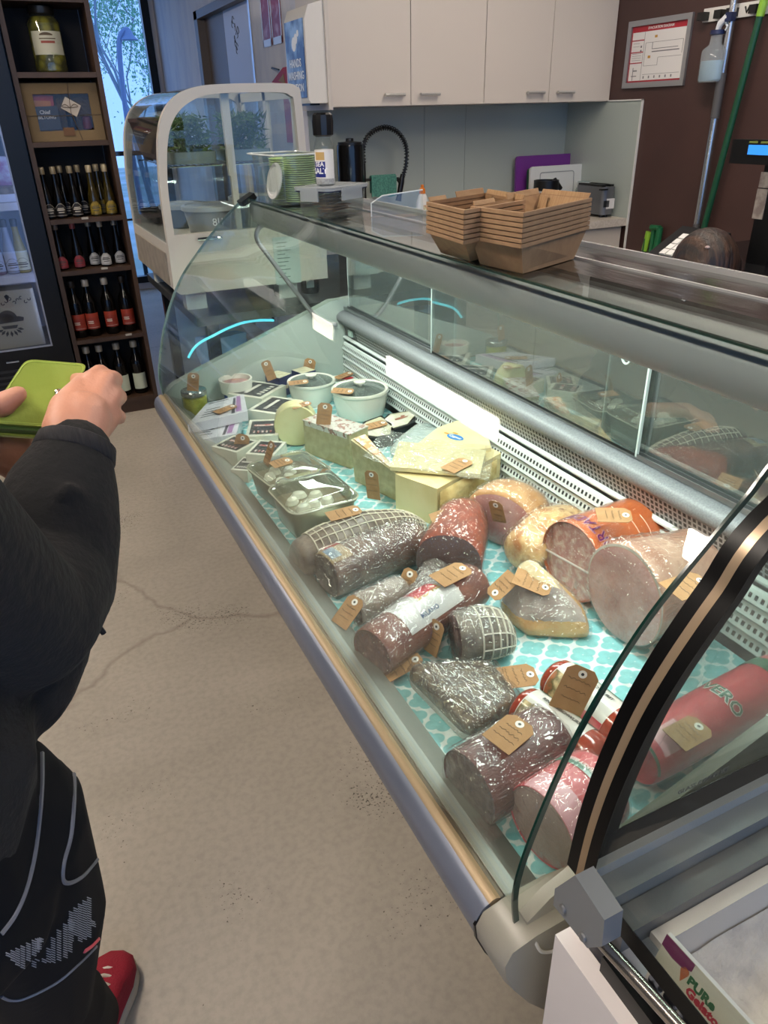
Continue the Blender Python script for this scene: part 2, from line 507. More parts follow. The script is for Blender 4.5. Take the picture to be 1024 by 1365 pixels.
tree('hedge_tree', 'low green tree outside the window by the railing corner', (Py(215, 150, 18).x + 1.0, 18.0, -0.02), 4.5, 1.3, 23, '#6fa884', 5000, .3)

# ================================================================== CEILING LIGHTS
M_lightA = mat('batten_diffuser', '#ffffff', .5, emit='#fff1e2', estr=LAMP_AISLE)
M_lightS = mat('batten_diffuser_staff', '#ffffff', .5, emit='#fff1e2', estr=LAMP_STAFF)
M_lightF = mat('batten_diffuser_far', '#ffffff', .5, emit='#fff1e2', estr=6.0)
M_fix = mat('white_enamel', '#e2e2e0', .35)
def batten(loc, ln, m, label, wdt=0.12, grp='ceiling battens'):
    t = thing('ceiling_light', label, 'ceiling light', loc, 0, grp)
    if loc[2] < CH - .05:
        for s in (-1, 1):
            bm = B(); tube(bm, [(0, s * ln * .35, 0), (0, s * ln * .35, CH - loc[2])], .005, 8); obj('hanging_rod', bm, M_fix, t)
    bm = B(); box(bm, (0, 0, -0.015), (wdt + .03, ln + .03, 0.03)); obj('housing', bm, M_fix, t, bev=.003)
    bm = B(); box(bm, (0, 0, -0.04), (wdt, ln, 0.02)); obj('diffuser', bm, m, t, bev=.004)
    return t
for yy, lab in ((-0.9, 'behind the customer'), (1.1, 'over the customer'), (3.82, 'over the bottle shelf'), (6.2, 'near the tall window')):
    batten((-0.69, yy, CH), 1.35, M_lightF if yy > 5 else M_lightA, 'white ceiling batten light over the aisle ' + lab)
for xx, yy, lab in ((2.0, 0.6, 'over the staff side by the till'), (2.2, 2.35, 'over the staff side by the kitchen')):
    batten((xx, yy, CH), 1.35, M_lightS, 'white ceiling batten light ' + lab)
# ================================================================== KITCHEN WALL
M_cab = mat('cabinet_laminate', '#d0c6ba', 0.35)
M_cabin = mat('cabinet_side', '#c9c1b7', 0.5)
M_handle = mat('brushed_handle', '#bdbab5', 0.3, 0.4)
YC = 3.80; YK = 4.17; ZC = 1.50; ZCT = 2.35
seams = [Py(443, 143, YC).x, Py(548, 139, YC).x, Py(645, 137, YC).x, Py(731, 136, YC).x, XB - 0.002]
def wall_cupboard(x0, x1, x2, label):
    t = thing('wall_cupboard', label, 'cupboard', (x0, YC, ZC), 0, 'kitchen wall cupboards')
    bm = B(); box2(bm, (x0 + .001, YC + 0.02, ZC), (x2 - .001, YK - 0.002, ZCT)); obj('body', bm, M_cabin, t, True)
    for a, b, side in ((x0, x1, 1), (x1, x2, -1)):
        bm = B(); box2(bm, (a + .002, YC, ZC + .003), (b - .002, YC + 0.019, ZCT - .003)); d = obj('door', bm, M_cab, t, True, bev=.0015)
        hx = (b - 0.10) if side > 0 else (a + 0.10)
        hz = ZC + 0.05
        bm = B()
        tube(bm, [(hx - .046, YC + .002, hz), (hx - .046, YC - .022, hz)], .005, 8); tube(bm, [(hx + .046, YC + .002, hz), (hx + .046, YC - .022, hz)], .005, 8)
        tube(bm, [(hx - .056, YC - .024, hz), (hx + .056, YC - .024, hz)], .0075, 10)
        obj('handle', bm, M_handle, d, True)
    return t
wall_cupboard(seams[0], seams[1], seams[2], 'cream double-door wall cupboard beside the towel dispenser')
wall_cupboard(seams[2], seams[3], seams[4], 'cream double-door wall cupboard against the brown wall')
bm = B(); box2(bm, (seams[0] - .02, YC - 0.01, ZC - .01), (seams[0] - .002, YK, CH)); struct('trim_1', bm, M_cabin)
bm = B(); box2(bm, (seams[0], YC + 0.03, ZCT + .002), (XB, YK, CH)); struct('trim_2', bm, M_white)
# splashbacks: grey-green back-painted glass
M_splash = mat('splashback_glass', '#a4ada7', 0.14, coat=0.0, spec=.6)
M_splashedge = mat('splash_edge', '#d6d6d2', .4)
sb = thing('splashback', 'grey-green glass splashback along the kitchen wall', 'splashback', (1.57, YK, .9))
xs = [XP + .003, Py(566, 200, YK - .01).x, Py(620, 200, YK - .01).x, XB - .002]
for a, b in zip(xs[:-1], xs[1:]):
    bm = B(); box2(bm, (a + .001, YK - 0.008, .902), (b - .001, YK - 0.001, ZC - .002)); obj('glass_panel', bm, M_splash, sb, True, bev=.001)
yE = Px(858, 133, XB).y
sr = thing('splashback', 'grey-green glass splashback return on the brown wall', 'splashback', (XB, yE, .9))
bm = B(); box2(bm, (XB - .008, yE, .86), (XB - .001, YK - .01, ZC)); obj('glass_panel', bm, M_splash, sr, True)
bm = B(); box2(bm, (XB - .014, yE - .006, .55), (XB - .001, yE, ZC + .005)); box2(bm, (XB - .014, yE - .006, ZC), (XB - .001, YC - .001, ZC + .006)); obj('edge_trim', bm, M_splashedge, sr, True)
# base cabinets and worktop
bt = thing('kitchen_worktop', 'pale stone-look worktop under the wall cupboards', 'worktop', (2.3, 3.85, .86))
bm = B(); box2(bm, (XP + .003, 3.53, .86), (XB - .009, YK - .009, .90)); obj('slab', bm, mat('worktop_laminate', '#cfc6bb', .35, col2='#c2b8ab', scale=90), bt, True, bev=.003)
for a, b, lab in ((XP + .003, 2.12, 'under the tap'), (2.122, 2.69, 'under the chopping boards'), (2.692, XB - .015, 'under the toaster')):
    t = thing('base_cabinet', 'cream kitchen base cabinet ' + lab, 'cabinet', (a, 3.56, 0), 0, 'kitchen base cabinets')
    bm = B(); box2(bm, (a, 3.58, .1), (b, YK - .01, .858)); box2(bm, (a, 3.62, 0), (b, YK - .02, .1)); obj('body', bm, M_cabin, t, True)
    bm = B(); box2(bm, (a + .002, 3.56, .62), (b - .002, 3.579, .852)); dr = obj('drawer', bm, M_cab, t, True, bev=.0015)
    bm = B(); cx = (a + b) / 2 - .05; tube(bm, [(cx - .06, 3.535, .74), (cx - .05, 3.53, .74), (cx + .05, 3.53, .74), (cx + .06, 3.535, .74)], .007, 8)
    tube(bm, [(cx - .055, 3.535, .74), (cx - .055, 3.565, .74)], .005, 6); tube(bm, [(cx + .055, 3.535, .74), (cx + .055, 3.565, .74)], .005, 6)
    obj('handle', bm, M_blackm, dr, True)
    bm = B(); box2(bm, (a + .002, 3.56, .105), (b - .002, 3.579, .615)); obj('door', bm, M_cab, t, True, bev=.0015)

# -------- things on the worktop
ZW = .9005
M_purple = mat('purple_board', '#6d2f86', .45)
M_green = mat('green_board', '#0f4a2a', .45)
M_wboard = mat('white_board', '#c9cccb', .4)
def board(label, px0, px1, ptop, y, m, tilt, groove=False):
    a = Py(px0, 250, y).x; b = Py(px1, 250, y).x; z = Py((px0 + px1) / 2, ptop, y + .03).z
    t = thing('chopping_board', label, 'chopping board', ((a + b) / 2, y, ZW), 0, 'chopping boards on the worktop', rot=(-tilt, 0, 0))
    h = z - ZW; wd = b - a
    bm = B(); M = Matrix.Translation((0, 0, h / 2)) @ Euler((PI / 2, 0, 0)).to_matrix().to_4x4()
    prism(bm, rrect(wd, h, .02), .016, M, z0=-.008); obj('panel', bm, m, t, bev=.002)
    if groove:
        bm = B(); pr = rrect(wd - .14, h - .03, .015)
        pts = [M @ Vector((x, y2 - .02, .0085)) for x, y2 in pr]
        tube(bm, pts + [pts[0]], .003, 6); obj('groove', bm, mat('groove_grey', '#8c9294', .5), t)
board('large purple chopping board leaning on the splashback', 688, 767, 206, 4.085, M_purple, .06)
board('green chopping board sandwiched between the purple and white ones', 704, 770, 222, 4.02, M_green, .06)
board('white chopping board with a juice groove in front of the purple one', 707, 776, 220, 3.97, M_wboard, .06, True)
# glass jar
p = Pz(787, 283, .9)
M_jarglass = glass('jar_glass', '#e6efec', 1.3, .06)
p = Vector((Py(778, 250, 3.87).x, 3.87, ZW))
t = thing('glass_jar', 'empty clear glass preserving jar between boards and toaster', 'jar', p)
bm = B(); lathe(bm, [(.045, 0), (.052, .01), (.052, .12), (.042, .145), (.038, .15), (.038, .165), (.041, .168), (.041, .18), (.036, .18), (.035, .15), (.048, .12), (.048, .012), (.04, .008)], 24); obj('body', bm, M_jarglass, t)
bm = B(); lathe(bm, [(.042, .162), (.044, .164), (.044, .176), (.042, .178), (.040, .178), (.040, .162)], 24, cap0=False, cap1=False); obj('rim', bm, mat('rim_grey', '#b9bfbe', .3), t)
# toaster
yT = 3.75
a = Py(783, 280, yT).x; b = min(Py(826, 280, yT).x, XB - .03); 
t = thing('toaster', 'grey toaster with a white label at the worktop end', 'toaster', ((a + b) / 2, yT, ZW))
wd = b - a
M_toast = mat('toaster_grey', '#74767a', .38, .6)
bm = B(); prism(bm, rrect(wd, .26, .03), .15, Matrix.Translation((0, 0, .015))); obj('body', bm, M_toast, t, bev=.012, seg=3)
bm = B()
for sx in (-1, 1): box(bm, (sx * .03, 0, .170), (.028, .21, .012))
obj('slot_cover', bm, M_black, t, bev=.004)
bm = B()
for sx in (-1, 1):
    for sy in (-1, 1): lathe(bm, [(.012, 0), (.012, .016)], 10, Matrix.Translation((sx * (wd / 2 - .03), sy * .09, 0)))
obj('feet', bm, M_black, t)
bm = B(); box(bm, (.01, -.1305, .075), (wd * .62, .002, .055)); lb = obj('sticker', bm, mat('label_white', '#d7d5d2', .6), t)
bm = B()
for k in range(12): box(bm, (-.04 + k * .0035, -.1320, .075), (.0016 if k % 3 else .0026, .001, .036))
obj('barcode', bm, M_black, lb); 
bm = B(); box(bm, (-.06, -.14, .155), (.05, .02, .008)); obj('lever', bm, M_black, t, bev=.002)
# black tub with a spout
p = Vector((Py(728, 250, 3.80).x, 3.80, ZW))
t = thing('black_tub', 'black round tub in front of the white chopping board', 'tub', p)
zt = Py(728, 240, 3.80).z - ZW
bm = B(); lathe(bm, [(.05, 0), (.055, .005), (.065, zt * .75), (.066, zt * .78)], 24); obj('body', bm, mat('pale_tub', '#b8babb', .4), t)
bm = B(); lathe(bm, [(.068, zt * .74), (.072, zt * .76), (.072, zt), (.066, zt), (.064, zt * .8)], 24); tube(bm, [(.05, 0, zt * .98), (.1, -.01, zt * .75)], [.02, .012], 10); obj('lid', bm, M_black, t)
# small stack of white lids
p = Vector((Py(706, 285, 3.70).x, 3.70, ZW))
t = thing('cup_stack', 'short stack of white paper cups behind the kraft trays', 'cups', p)
zt = max(.06, Py(706, 262, 3.70).z - ZW)
for k in range(3):
    bm = B(); M = Matrix.Translation((-.045 + k * .04, 0, 0)); lathe(bm, [(.014, 0), (.019, zt - .004), (.020, zt), (.018, zt), (.013, .004)], 16, M); obj('cup', bm, mat('paper_white', '#e4e2dd', .6), t)
# dish soap
yS = 4.0
q = Py(563, 290, yS)
t = thing('detergent_bottle', 'white detergent bottle with an orange cap', 'bottle', (q.x, yS, ZW))
hh = Py(566, 246, yS).z - ZW
bm = B(); lathe(bm, [(.034, 0), (.038, .008), (.038, hh * .55), (.030, hh * .68), (.022, hh * .76), (.014, hh * .79)], 20, sy=.65); obj('body', bm, mat('hdpe_white', '#e4e4e0', .35), t)
bm = B(); lathe(bm, [(.016, hh * .78), (.018, hh * .79), (.016, hh * .9), (.009, hh * .93), (.008, hh)], 16); obj('cap', bm, mat('orange_cap', '#e07b22', .4), t)
bm = B(); box(bm, (.008, -.0262, hh * .35), (.03, .002, hh * .3)); obj('label', bm, mat('red_green_label', '#b5482f', .5, col2='#cfd6b0', scale=40), t)
# canister
yT = 3.95
a = Py(450, 200, yT); b = Py(483, 200, yT); zt = Py(466, 193, yT).z
t = thing('canister', 'glossy black canister beside the spring tap', 'canister', ((a.x + b.x) / 2, yT, ZW))
rr = (b.x - a.x) / 2
bm = B(); lathe(bm, [(rr * .98, 0), (rr, .01), (rr, zt - ZW - .02), (rr * .96, zt - ZW)], 28); obj('body', bm, mat('gloss_black', '#0a0b0c', .12, bump=.1, bscale=18), t)
bm = B(); lathe(bm, [(rr * .9, zt - ZW), (rr * .9, zt - ZW + .012), (rr * .3, zt - ZW + .016), (rr * .28, zt - ZW + .03), (.002, zt - ZW + .032)], 24); obj('lid', bm, M_black, t)
# spring tap
yT = 3.98
t = thing('kitchen_tap', 'black spring-necked kitchen tap over the sink', 'tap', (Py(485, 240, yT).x, yT, ZW))
bm = B(); x0 = Py(485, 240, yT).x
tube(bm, [(x0, yT, ZW), (x0, yT, ZW + .02)], .028, 16); tube(bm, [(x0, yT, ZW + .02), (x0, yT, Py(485, 215, yT).z)], .012, 12); obj('column', bm, M_blackm, t, True)
arc = [Py(*p, yT) for p in ((485, 218), (484, 200), (489, 184), (500, 174), (514, 170), (528, 175), (538, 187), (542, 202), (541, 222), (537, 236))]
pts = smooth_pts(arc, 10)
bm = B(); tube(bm, pts, .007, 8); hs = obj('hose', bm, M_black, t, True)
bm = B(); sp = []
L = len(pts); turns = 40
for k in range(turns * 10):
    u = k / (turns * 10 - 1) * (L - 1.001); i = int(u); f = u - i
    p = pts[i].lerp(pts[i + 1], f); tg = (pts[i + 1] - pts[i]).normalized(); n = Vector((0, 1, 0)); bn = tg.cross(n)
    a = 2 * PI * k / 10
    sp.append(p + (n * math.cos(a) + bn * math.sin(a)) * .0125)
tube(bm, sp, .0024, 5); obj('spring', bm, M_blackm, hs, True)
bm = B(); h0 = Py(537, 232, yT); h1 = Py(531, 268, yT); tube(bm, [h0, h0.lerp(h1, .3), h0.lerp(h1, .85), h1], [.012, .016, .014, .018], 12); obj('spray_head', bm, M_blackm, t, True)
bm = B(); tube(bm, [Py(485, 240, yT), Py(530, 238, yT)], .007, 8); tube(bm, [Py(530, 238, yT), Py(536, 246, yT)], .011, 8); obj('support_arm', bm, M_blackm, t, True)
# cloth on the arm
a = Py(494, 236, yT); b = Py(527, 236, yT); z1 = Py(510, 262, yT).z
bm = B(); n = 14
rings = []
for k in range(n + 1):
    x = a.x + (b.x - a.x) * k / n; dy = .006 * math.sin(k * 1.3)
    rings.append([Vector((x, yT - .012 + dy, z1 + .004 * math.sin(k))), Vector((x, yT - .014 + dy * .4, a.z)), Vector((x, yT, a.z + .0085)), Vector((x, yT + .014, a.z)), Vector((x, yT + .013 + dy, z1 + .02)),
                  Vector((x, yT + .0095 + dy, z1 + .02)), Vector((x, yT + .0095, a.z)), Vector((x, yT, a.z + .0075)), Vector((x, yT - .0095, a.z)), Vector((x, yT - .008 + dy, z1 + .004 * math.sin(k)))])
loft(bm, rings); o = obj('dish_cloth', bm, mat('teal_cloth', '#4c8577', .9, col2='#3c6e63', scale=120), smooth=True)
tag(o, 'folded teal dish cloth hanging on the tap arm', 'cloth')

# ================================================================== SIDE WALL (door wall)
# paper towel dispenser and sign
zS = lambda px, py: Px(px, py, XP)
a = zS(412, 120)
t = thing('towel_dispenser', 'white paper towel dispenser on the kitchen partition', 'dispenser', (XP, 3.80, 1.5))
bm = B()
prof = [(XP - .122, 1.535), (XP - .122, 1.86), (XP - .10, 1.915), (XP - .001, 1.94), (XP - .001, 1.54), (XP - .03, 1.520), (XP - .112, 1.520)]
loft(bm, [[Vector((x, 3.802, z)) for x, z in prof], [Vector((x, 4.09, z)) for x, z in prof]]); obj('housing', bm, mat('dispenser_white', '#d8d4cc', .4), t, True, bev=.006)
bm = B(); box2(bm, (XP - .10, 3.85, 1.512), (XP - .05, 4.04, 1.522)); obj('slot', bm, M_black, t, True)
sg = thing('hand_washing_sign', 'blue and white hand washing station sign beside the dispenser', 'sign', (XP - .124, 3.95, 1.6))
M_signblue = mat('sign_blue', '#3c5a8e', .4, col2='#8fb0d8', scale=9)
bm = B(); box2(bm, (XP - .127, 3.82, 1.545), (XP - .1225, 4.07, 1.865)); obj('plate', bm, M_signblue, sg, True, bev=.001)
Ms = Matrix.Translation((XP - .1278, 3.945, 0)) @ frame_from((0, -1, 0), (-1, 0, 0)).to_4x4()
for k, s in enumerate(('HANDS', 'WASHING', 'STATION')):
    text('lettering', s, .048, mat('sign_white', '#e6eaf0', .5), Ms @ Matrix.Translation((0, 1.69 - k * .052, 0)), sg, True, bold=.0006)
bm = B()
for k in range(3):
    lathe(bm, [(.03 - k * .008, 0), (.02 - k * .006, .002)], 12, Matrix.Translation((XP - .1272, 3.95 - k * .03, 1.77 + .02 * k)) @ Euler((0, -PI / 2, 0)).to_matrix().to_4x4())
obj('picture', bm, mat('sign_white', '#e6eaf0', .5), sg, True)
# posters
M_red = mat('poster_red', '#8e1d2a', .45, col2='#b98a8f', scale=14, lo=.52, hi=.7)
for ya, yb, lab in ((4.46, 4.62, 'red poster in a clear sleeve near the dispenser'), (4.64, 4.79, 'red poster hanging beside the door jamb')):
    t = thing('poster', lab, 'poster', (XP, ya, 1.8), 0, 'red posters')
    bm = B(); box2(bm, (XP - .004, ya, 1.82), (XP - .001, yb, 2.40)); obj('sheet', bm, M_red, t, True)
    bm = B(); 
    for yy in (ya, yb - .012): box2(bm, (XP - .006, yy, 1.815), (XP - .0045, yy + .012, 2.40))
    box2(bm, (XP - .006, ya, 1.815), (XP - .0045, yb, 1.85))
    obj('sleeve_edge', bm, mat('sleeve_clear', '#cdd0d6', .25), t, True)
# red folded bag hung on the wall by the sign
t = thing('hanging_bag', 'red folded bag hanging on a wall hook', 'bag', (XP, 4.2, 1.5))
pA = Px(386, 88, XP); 
bm = B()
P = [Px(x, y, XP - .02) for x, y in ((362, 110), (377, 90), (386, 88), (392, 190), (383, 190), (376, 112))]
loft(bm, [[p for p in P], [p + Vector((.018, 0, 0)) for p in P]]); obj('body', bm, mat('red_fabric', '#9c2028', .6), t, True, bev=.003)
P = [Px(x, y, XP - .022) for x, y in ((371, 108), (378, 98), (380, 112))]
bm = B(); loft(bm, [[p for p in P], [p + Vector((.003, 0, 0)) for p in P]]); obj('patch', bm, mat('mustard', '#8c6b2a', .6), t, True)
bm = B(); tube(bm, [Px(362, 91, XP - .001), Px(363, 90, XP - .03), Px(372, 93, XP - .035)], .004, 6); obj('hook', bm, M_blackm, t, True)

# ================================================================== BROWN WALL
def onwall(px, py, off=.0): return Px(px, py, XB - off)
a = onwall(843, 30); b = onwall(927, 15); c = onwall(830, 118); d2 = onwall(913, 114)
ya, yb = (a.y + c.y) / 2, (b.y + d2.y) / 2
z0, z1 = (c.z + d2.z) / 2, (a.z + b.z) / 2
t = thing('evacuation_poster', 'evacuation diagram in a silver snap frame', 'poster', (XB, (ya + yb) / 2, z0))
cy, cz, pw, ph = (ya + yb) / 2, (z0 + z1) / 2, ya - yb, z1 - z0
Mw = Matrix.Translation((XB, cy, cz)) @ frame_from((0, -1, 0), (-1, 0, 0)).to_4x4()   # local x to the viewer's right, y up, z out of the wall
bm = B(); f = .026
for s in (-1, 1):
    box(bm, (s * (pw / 2 - f / 2), 0, .008), (f, ph, .014), Mw); box(bm, (0, s * (ph / 2 - f / 2), .008), (pw - 2 * f - .0004, f, .014), Mw)
obj('frame', bm, mat('snap_frame', '#a7a9ac', .3, .8), t, True, bev=.003)
M_pred = mat('plan_red', '#a3202f', .5); M_pwhite = mat('plan_white', '#dcdad8', .4); M_pgrey = mat('plan_grey', '#77777a', .5)
iw, ih = pw - 2 * f, ph - 2 * f
bm = B(); box(bm, (0, 0, .003), (iw, ih, .003), Mw); obj('sheet', bm, M_pred, t, True)
bm = B(); box(bm, (0, -.010, .0050), (iw - .016, ih - .036, .0012), Mw); sh = obj('plan_area', bm, M_pwhite, t, True)
bm = B()
xl = -iw / 2 + .008
for yy in (.075, .012, -.045): box(bm, (xl + .045, yy * ih / .3, .0060), (.09, .005, .001), Mw)
obj('section_rule', bm, M_pred, t, True)
bm = B()
def ln(x0, y0, x1, y1, w=.0016):
    box(bm, ((x0 + x1) / 2, (y0 + y1) / 2, .0060), (max(abs(x1 - x0), w), max(abs(y1 - y0), w), .001), Mw)
ln(xl + .092, -ih / 2 + .01, xl + .092, ih / 2 - .03)
for k in range(3): ln(xl + .012, .065 - k * .014, xl + .06, .065 - k * .014)
for k in range(4): ln(xl + .012, .004 - k * .010, xl + .08, .004 - k * .010)
X0, X1 = xl + .105, iw / 2 - .02
ln(X0, .05, X1, .05); ln(X1, .05, X1, -.01); ln(X0, .05, X0, -.055); ln(X0, -.055, X0 + .1, -.055); ln(X0 + .1, -.055, X0 + .1, -.02); ln(X0 + .1, -.02, X1, -.02)
ln(X0 + .05, .05, X0 + .05, .02, .003); ln(X0 + .05, .02, X1 - .03, .02, .003); ln(X0 + .05, .01, X1 - .02, .005)
ln(X0, -ih / 2 + .035, X1, -ih / 2 + .035)
for k in range(6): box(bm, (X0 + .01 + k * .04, -ih / 2 + .022, .0060), (.008, .012, .001), Mw)
ln(xl + .03, -.06, xl + .03, -.12, .004); ln(xl + .03, -.075, xl + .06, -.075, .006); ln(xl + .02, -.1, xl + .06, -.1, .004)
ln(xl + .068, .03, xl + .078, .04, .01); ln(xl + .068, .012, xl + .078, .02, .01)
obj('plan_lines', bm, M_pgrey, t, True)
bm = B(); box(bm, (X0 + .07, .075, .0062), (.018, .011, .001), Mw); box(bm, (X0 + .035, -.015, .0062), (.018, .012, .001), Mw); obj('plan_symbol', bm, mat('plan_ochre', '#b98b3a', .5), t, True)
text('heading', 'EVACUATION DIAGRAM', .0165, M_pwhite, Mw @ Matrix.Translation((.01, ih / 2 - .0145, .0052)), t, True, bold=.0003)
# mop rail
t = thing('tool_rail', 'white wall rail with black tool grips', 'rail', (XB, 2.4, 2.0))
p0 = onwall(940, 22); p1 = onwall(1024, 8)
bm = B(); zc = (p0.z + p1.z) / 2; y1r = p1.y - .3
box2(bm, (XB - .012, y1r, zc - .028), (XB - .001, p0.y, zc + .028)); obj('plate', bm, mat('rail_white', '#d8d6d2', .35), t, True, bev=.003)
for k, px in enumerate((944, 966, 982, 1012)):
    q = onwall(px, 20)
    bm = B(); box2(bm, (XB - .05, q.y - .02, zc - .022), (XB - .012, q.y + .02, zc + .012)); obj('grip', bm, M_black, t, True, bev=.004)
bm = B(); q = onwall(998, 18)
tube(bm, [(XB - .013, q.y + .012, zc + .012), (XB - .014, q.y, zc - .012), (XB - .014, q.y - .014, zc + .014)], .004, 6); obj('hook', bm, M_blackm, t, True)
# spray bottle
qt = onwall(958, 40, .06); qb = onwall(945, 110, .06)
t = thing('spray_bottle', 'clear trigger spray bottle of pale blue liquid hung by its trigger', 'spray bottle', (XB - .06, (qt.y + qb.y) / 2, qb.z))
H = qt.z - qb.z; wS = abs(onwall(930, 90, .06).y - onwall(958, 90, .06).y) / 2
M_hd = glass('spray_plastic', '#e4eaee', .8, .25, '#cfd6da')
bm = B(); lathe(bm, [(wS * .9, 0), (wS, .01), (wS, H * .60), (wS * .94, H * .64), (wS * .55, H * .72), (wS * .48, H * .76), (wS * .44, H * .95)], 22, sy=1.0, sx=.7); obj('body', bm, M_hd, t)
bm = B(); lathe(bm, [(wS * .86, .005), (wS * .96, .012), (wS * .96, H * .42), (.001, H * .42)], 22, sx=.68); obj('liquid', bm, mat('blue_liquid', '#9fc0cf', .15), t)
bm = B(); lathe(bm, [(wS * .5, H * .92), (wS * .5, H * 1.0)], 16); obj('collar', bm, mat('navy_plastic', '#16224a', .4), t)
bm = B(); tube(bm, [(0, 0, H), (0, -.01, H * 1.12), (0, -.045, H * 1.22), (0, -.075, H * 1.23)], [.012, .016, .017, .012], 10); tube(bm, [(0, -.03, H * 1.18), (0, -.055, H * 1.05), (0, -.045, H * .98)], [.006, .006, .004], 6); obj('trigger_head', bm, mat('trigger_white', '#dfe2e6', .4), t)
bm = B(); box(bm, (0, -.062, H * 1.22), (.03, .035, .035)); obj('nozzle', bm, mat('navy_plastic', '#16224a', .4), t, bev=.006)
# poles
def pole(name, label, a, b, r, m, extra):
    pa = onwall(*a, .04); pb = onwall(*b, .04)
    t = thing(name, label, 'broom pole', pb)
    d = (pa - pb)
    bm = B(); tube(bm, [pb, pa + d * .08], r, 14); obj('shaft', bm, m, t, True)
    for nm, u0, u1, rr, mm in extra:
        bm = B(); tube(bm, [pb + d * u0, pb + d * u1], rr, 14); obj(nm, bm, mm, t, True)
    return t
M_polesteel = mat('pole_steel', '#b9bcc0', .25, .9)
pole('mop_pole', 'silver telescopic pole with a grey grip on the brown wall', (979, 2), (927, 312), .0165, M_polesteel,
     [('grip', .53, .72, .021, mat('grip_grey', '#4c4b4d', .6)), ('end_cap', -.02, .05, .018, mat('grip_grey', '#4c4b4d', .6))])
M_gpole = mat('green_pole', '#14492f', .4)
pole('broom_pole', 'dark green broom pole beside the silver pole', (1015, 15), (937, 310), .0155, M_gpole, [('tip', .98, 1.09, .018, mat('lime_plastic', '#7fae35', .4))])
# dustpan and brush handles
t = thing('dustpan_set', 'green dustpan and brush with tall handles', 'dustpan', onwall(862, 335, .03))
bm = B(); tube(bm, [onwall(856, 352, .03), onwall(862, 318, .03)], .014, 10); obj('brush_stem', bm, M_gpole, t, True)
bm = B(); tube(bm, [onwall(859, 334, .03), onwall(865, 309, .03)], .019, 12, flat=.7); obj('brush_grip', bm, mat('lime_plastic', '#7fae35', .4), t, True)
bm = B(); tube(bm, [onwall(866, 352, .02), onwall(872, 305, .02)], .014, 10); tube(bm, [onwall(868, 303, .03), onwall(880, 304, .03)], .014, 10); tube(bm, [onwall(880, 303, .03), onwall(872, 350, .03)], .018, 10); obj('pan_handle', bm, mat('green_plastic', '#17603a', .4), t, True)
# till counter, display, keypad
XT = 2.35
tc0 = thing('till_counter', 'black till counter on the staff side', 'counter', (XT, 1.6, 0))
p = Px(985, 352, XT)
ZT = .93
bm = B(); box2(bm, (2.27, .35, ZT - .04), (3.0, 2.45, ZT)); obj('counter_top', bm, mat('black_laminate', '#141416', .2), tc0, True, bev=.004)
bm = B(); box2(bm, (2.32, .38, 0), (2.97, 2.42, ZT - .041)); obj('body', bm, M_black, tc0, True)
# display pole
pd = Px(1004, 332, 2.55)
t = thing('price_display', 'black price display pole with a blue lit screen', 'display', (2.55, Px(1012, 330, 2.55).y, ZT))
q = Px(1014, 330, 2.55)
bm = B(); w2 = .045; box2(bm, (2.54, q.y - w2, ZT), (2.57, q.y + w2, Px(1018, 212, 2.55).z)); obj('post', bm, M_black, t, True, bev=.004)
s0 = Px(985, 186, 2.53); s1 = Px(985, 215, 2.53)
bm = B(); box2(bm, (2.50, s0.y - .26, s1.z - .006), (2.54, s0.y, s0.z + .002)); obj('head', bm, M_black, t, True, bev=.005)
c0 = Px(999, 193, 2.499)
bm = B(); box2(bm, (2.4975, c0.y - .17, Px(999, 206, 2.499).z), (2.4995, c0.y, c0.z)); obj('screen', bm, mat('lcd_blue', '#2f7fe0', .4, emit='#2f86ee', estr=1.0), t, True)
bm = B()
for k in range(3): box2(bm, (2.497, c0.y - .05 * k - .035, c0.z + .006), (2.4995, c0.y - .05 * k, c0.z + .012))
obj('key_label', bm, mat('key_green', '#7d8a3f', .5), t, True)
for (x, y0, lab) in ((1020, 240, 'plain'), (1015, 262, 'torn'), (1011, 282, 'lowest')):
    q2 = Px(x, y0, 2.537)
    bm = B(); box2(bm, (2.536, q2.y - .022, q2.z - .026), (2.5395, q2.y + .022, q2.z + .026)); obj('note', bm, mat('old_note', '#b3a79a', .7, col2='#8e8078', scale=30), t, True)
# keypad
q = Pz(897, 340, .985)
t = thing('till_keypad', 'black till keypad with white square keys', 'keypad', (2.42, 1.93, ZT + .002), rot=(0, -.5, 0))
t.location = (Px(897, 336, 2.3).x, Px(897, 336, 2.3).y, ZT + .002)
bm = B(); box(bm, (.08, 0, .012), (.22, .24, .022)); obj('body', bm, M_black, t, bev=.005)
for i in range(4):
    for j in range(4):
        bm = B(); box(bm, (.02 + i * .034, -.055 + j * .034, .0265), (.029, .029, .009)); obj('key', bm, mat('key_white', '#d7d7d4', .5), t, bev=.003)
# black tray on the counter and white cup, blue lit tray
q = Px(1002, 340, 2.3)
t = thing('card_tray', 'low black tray on the till counter', 'tray', (2.38, 1.35, ZT + .001))
bm = B(); prism(bm, rrect(.22, .30, .03), .012); obj('base', bm, M_black, t, bev=.003)
bm = B(); pr = [Vector((x, y, .018)) for x, y in rrect(.22, .30, .03)]; tube(bm, pr + [pr[0]], .006, 6); obj('rim', bm, M_blackm, t)
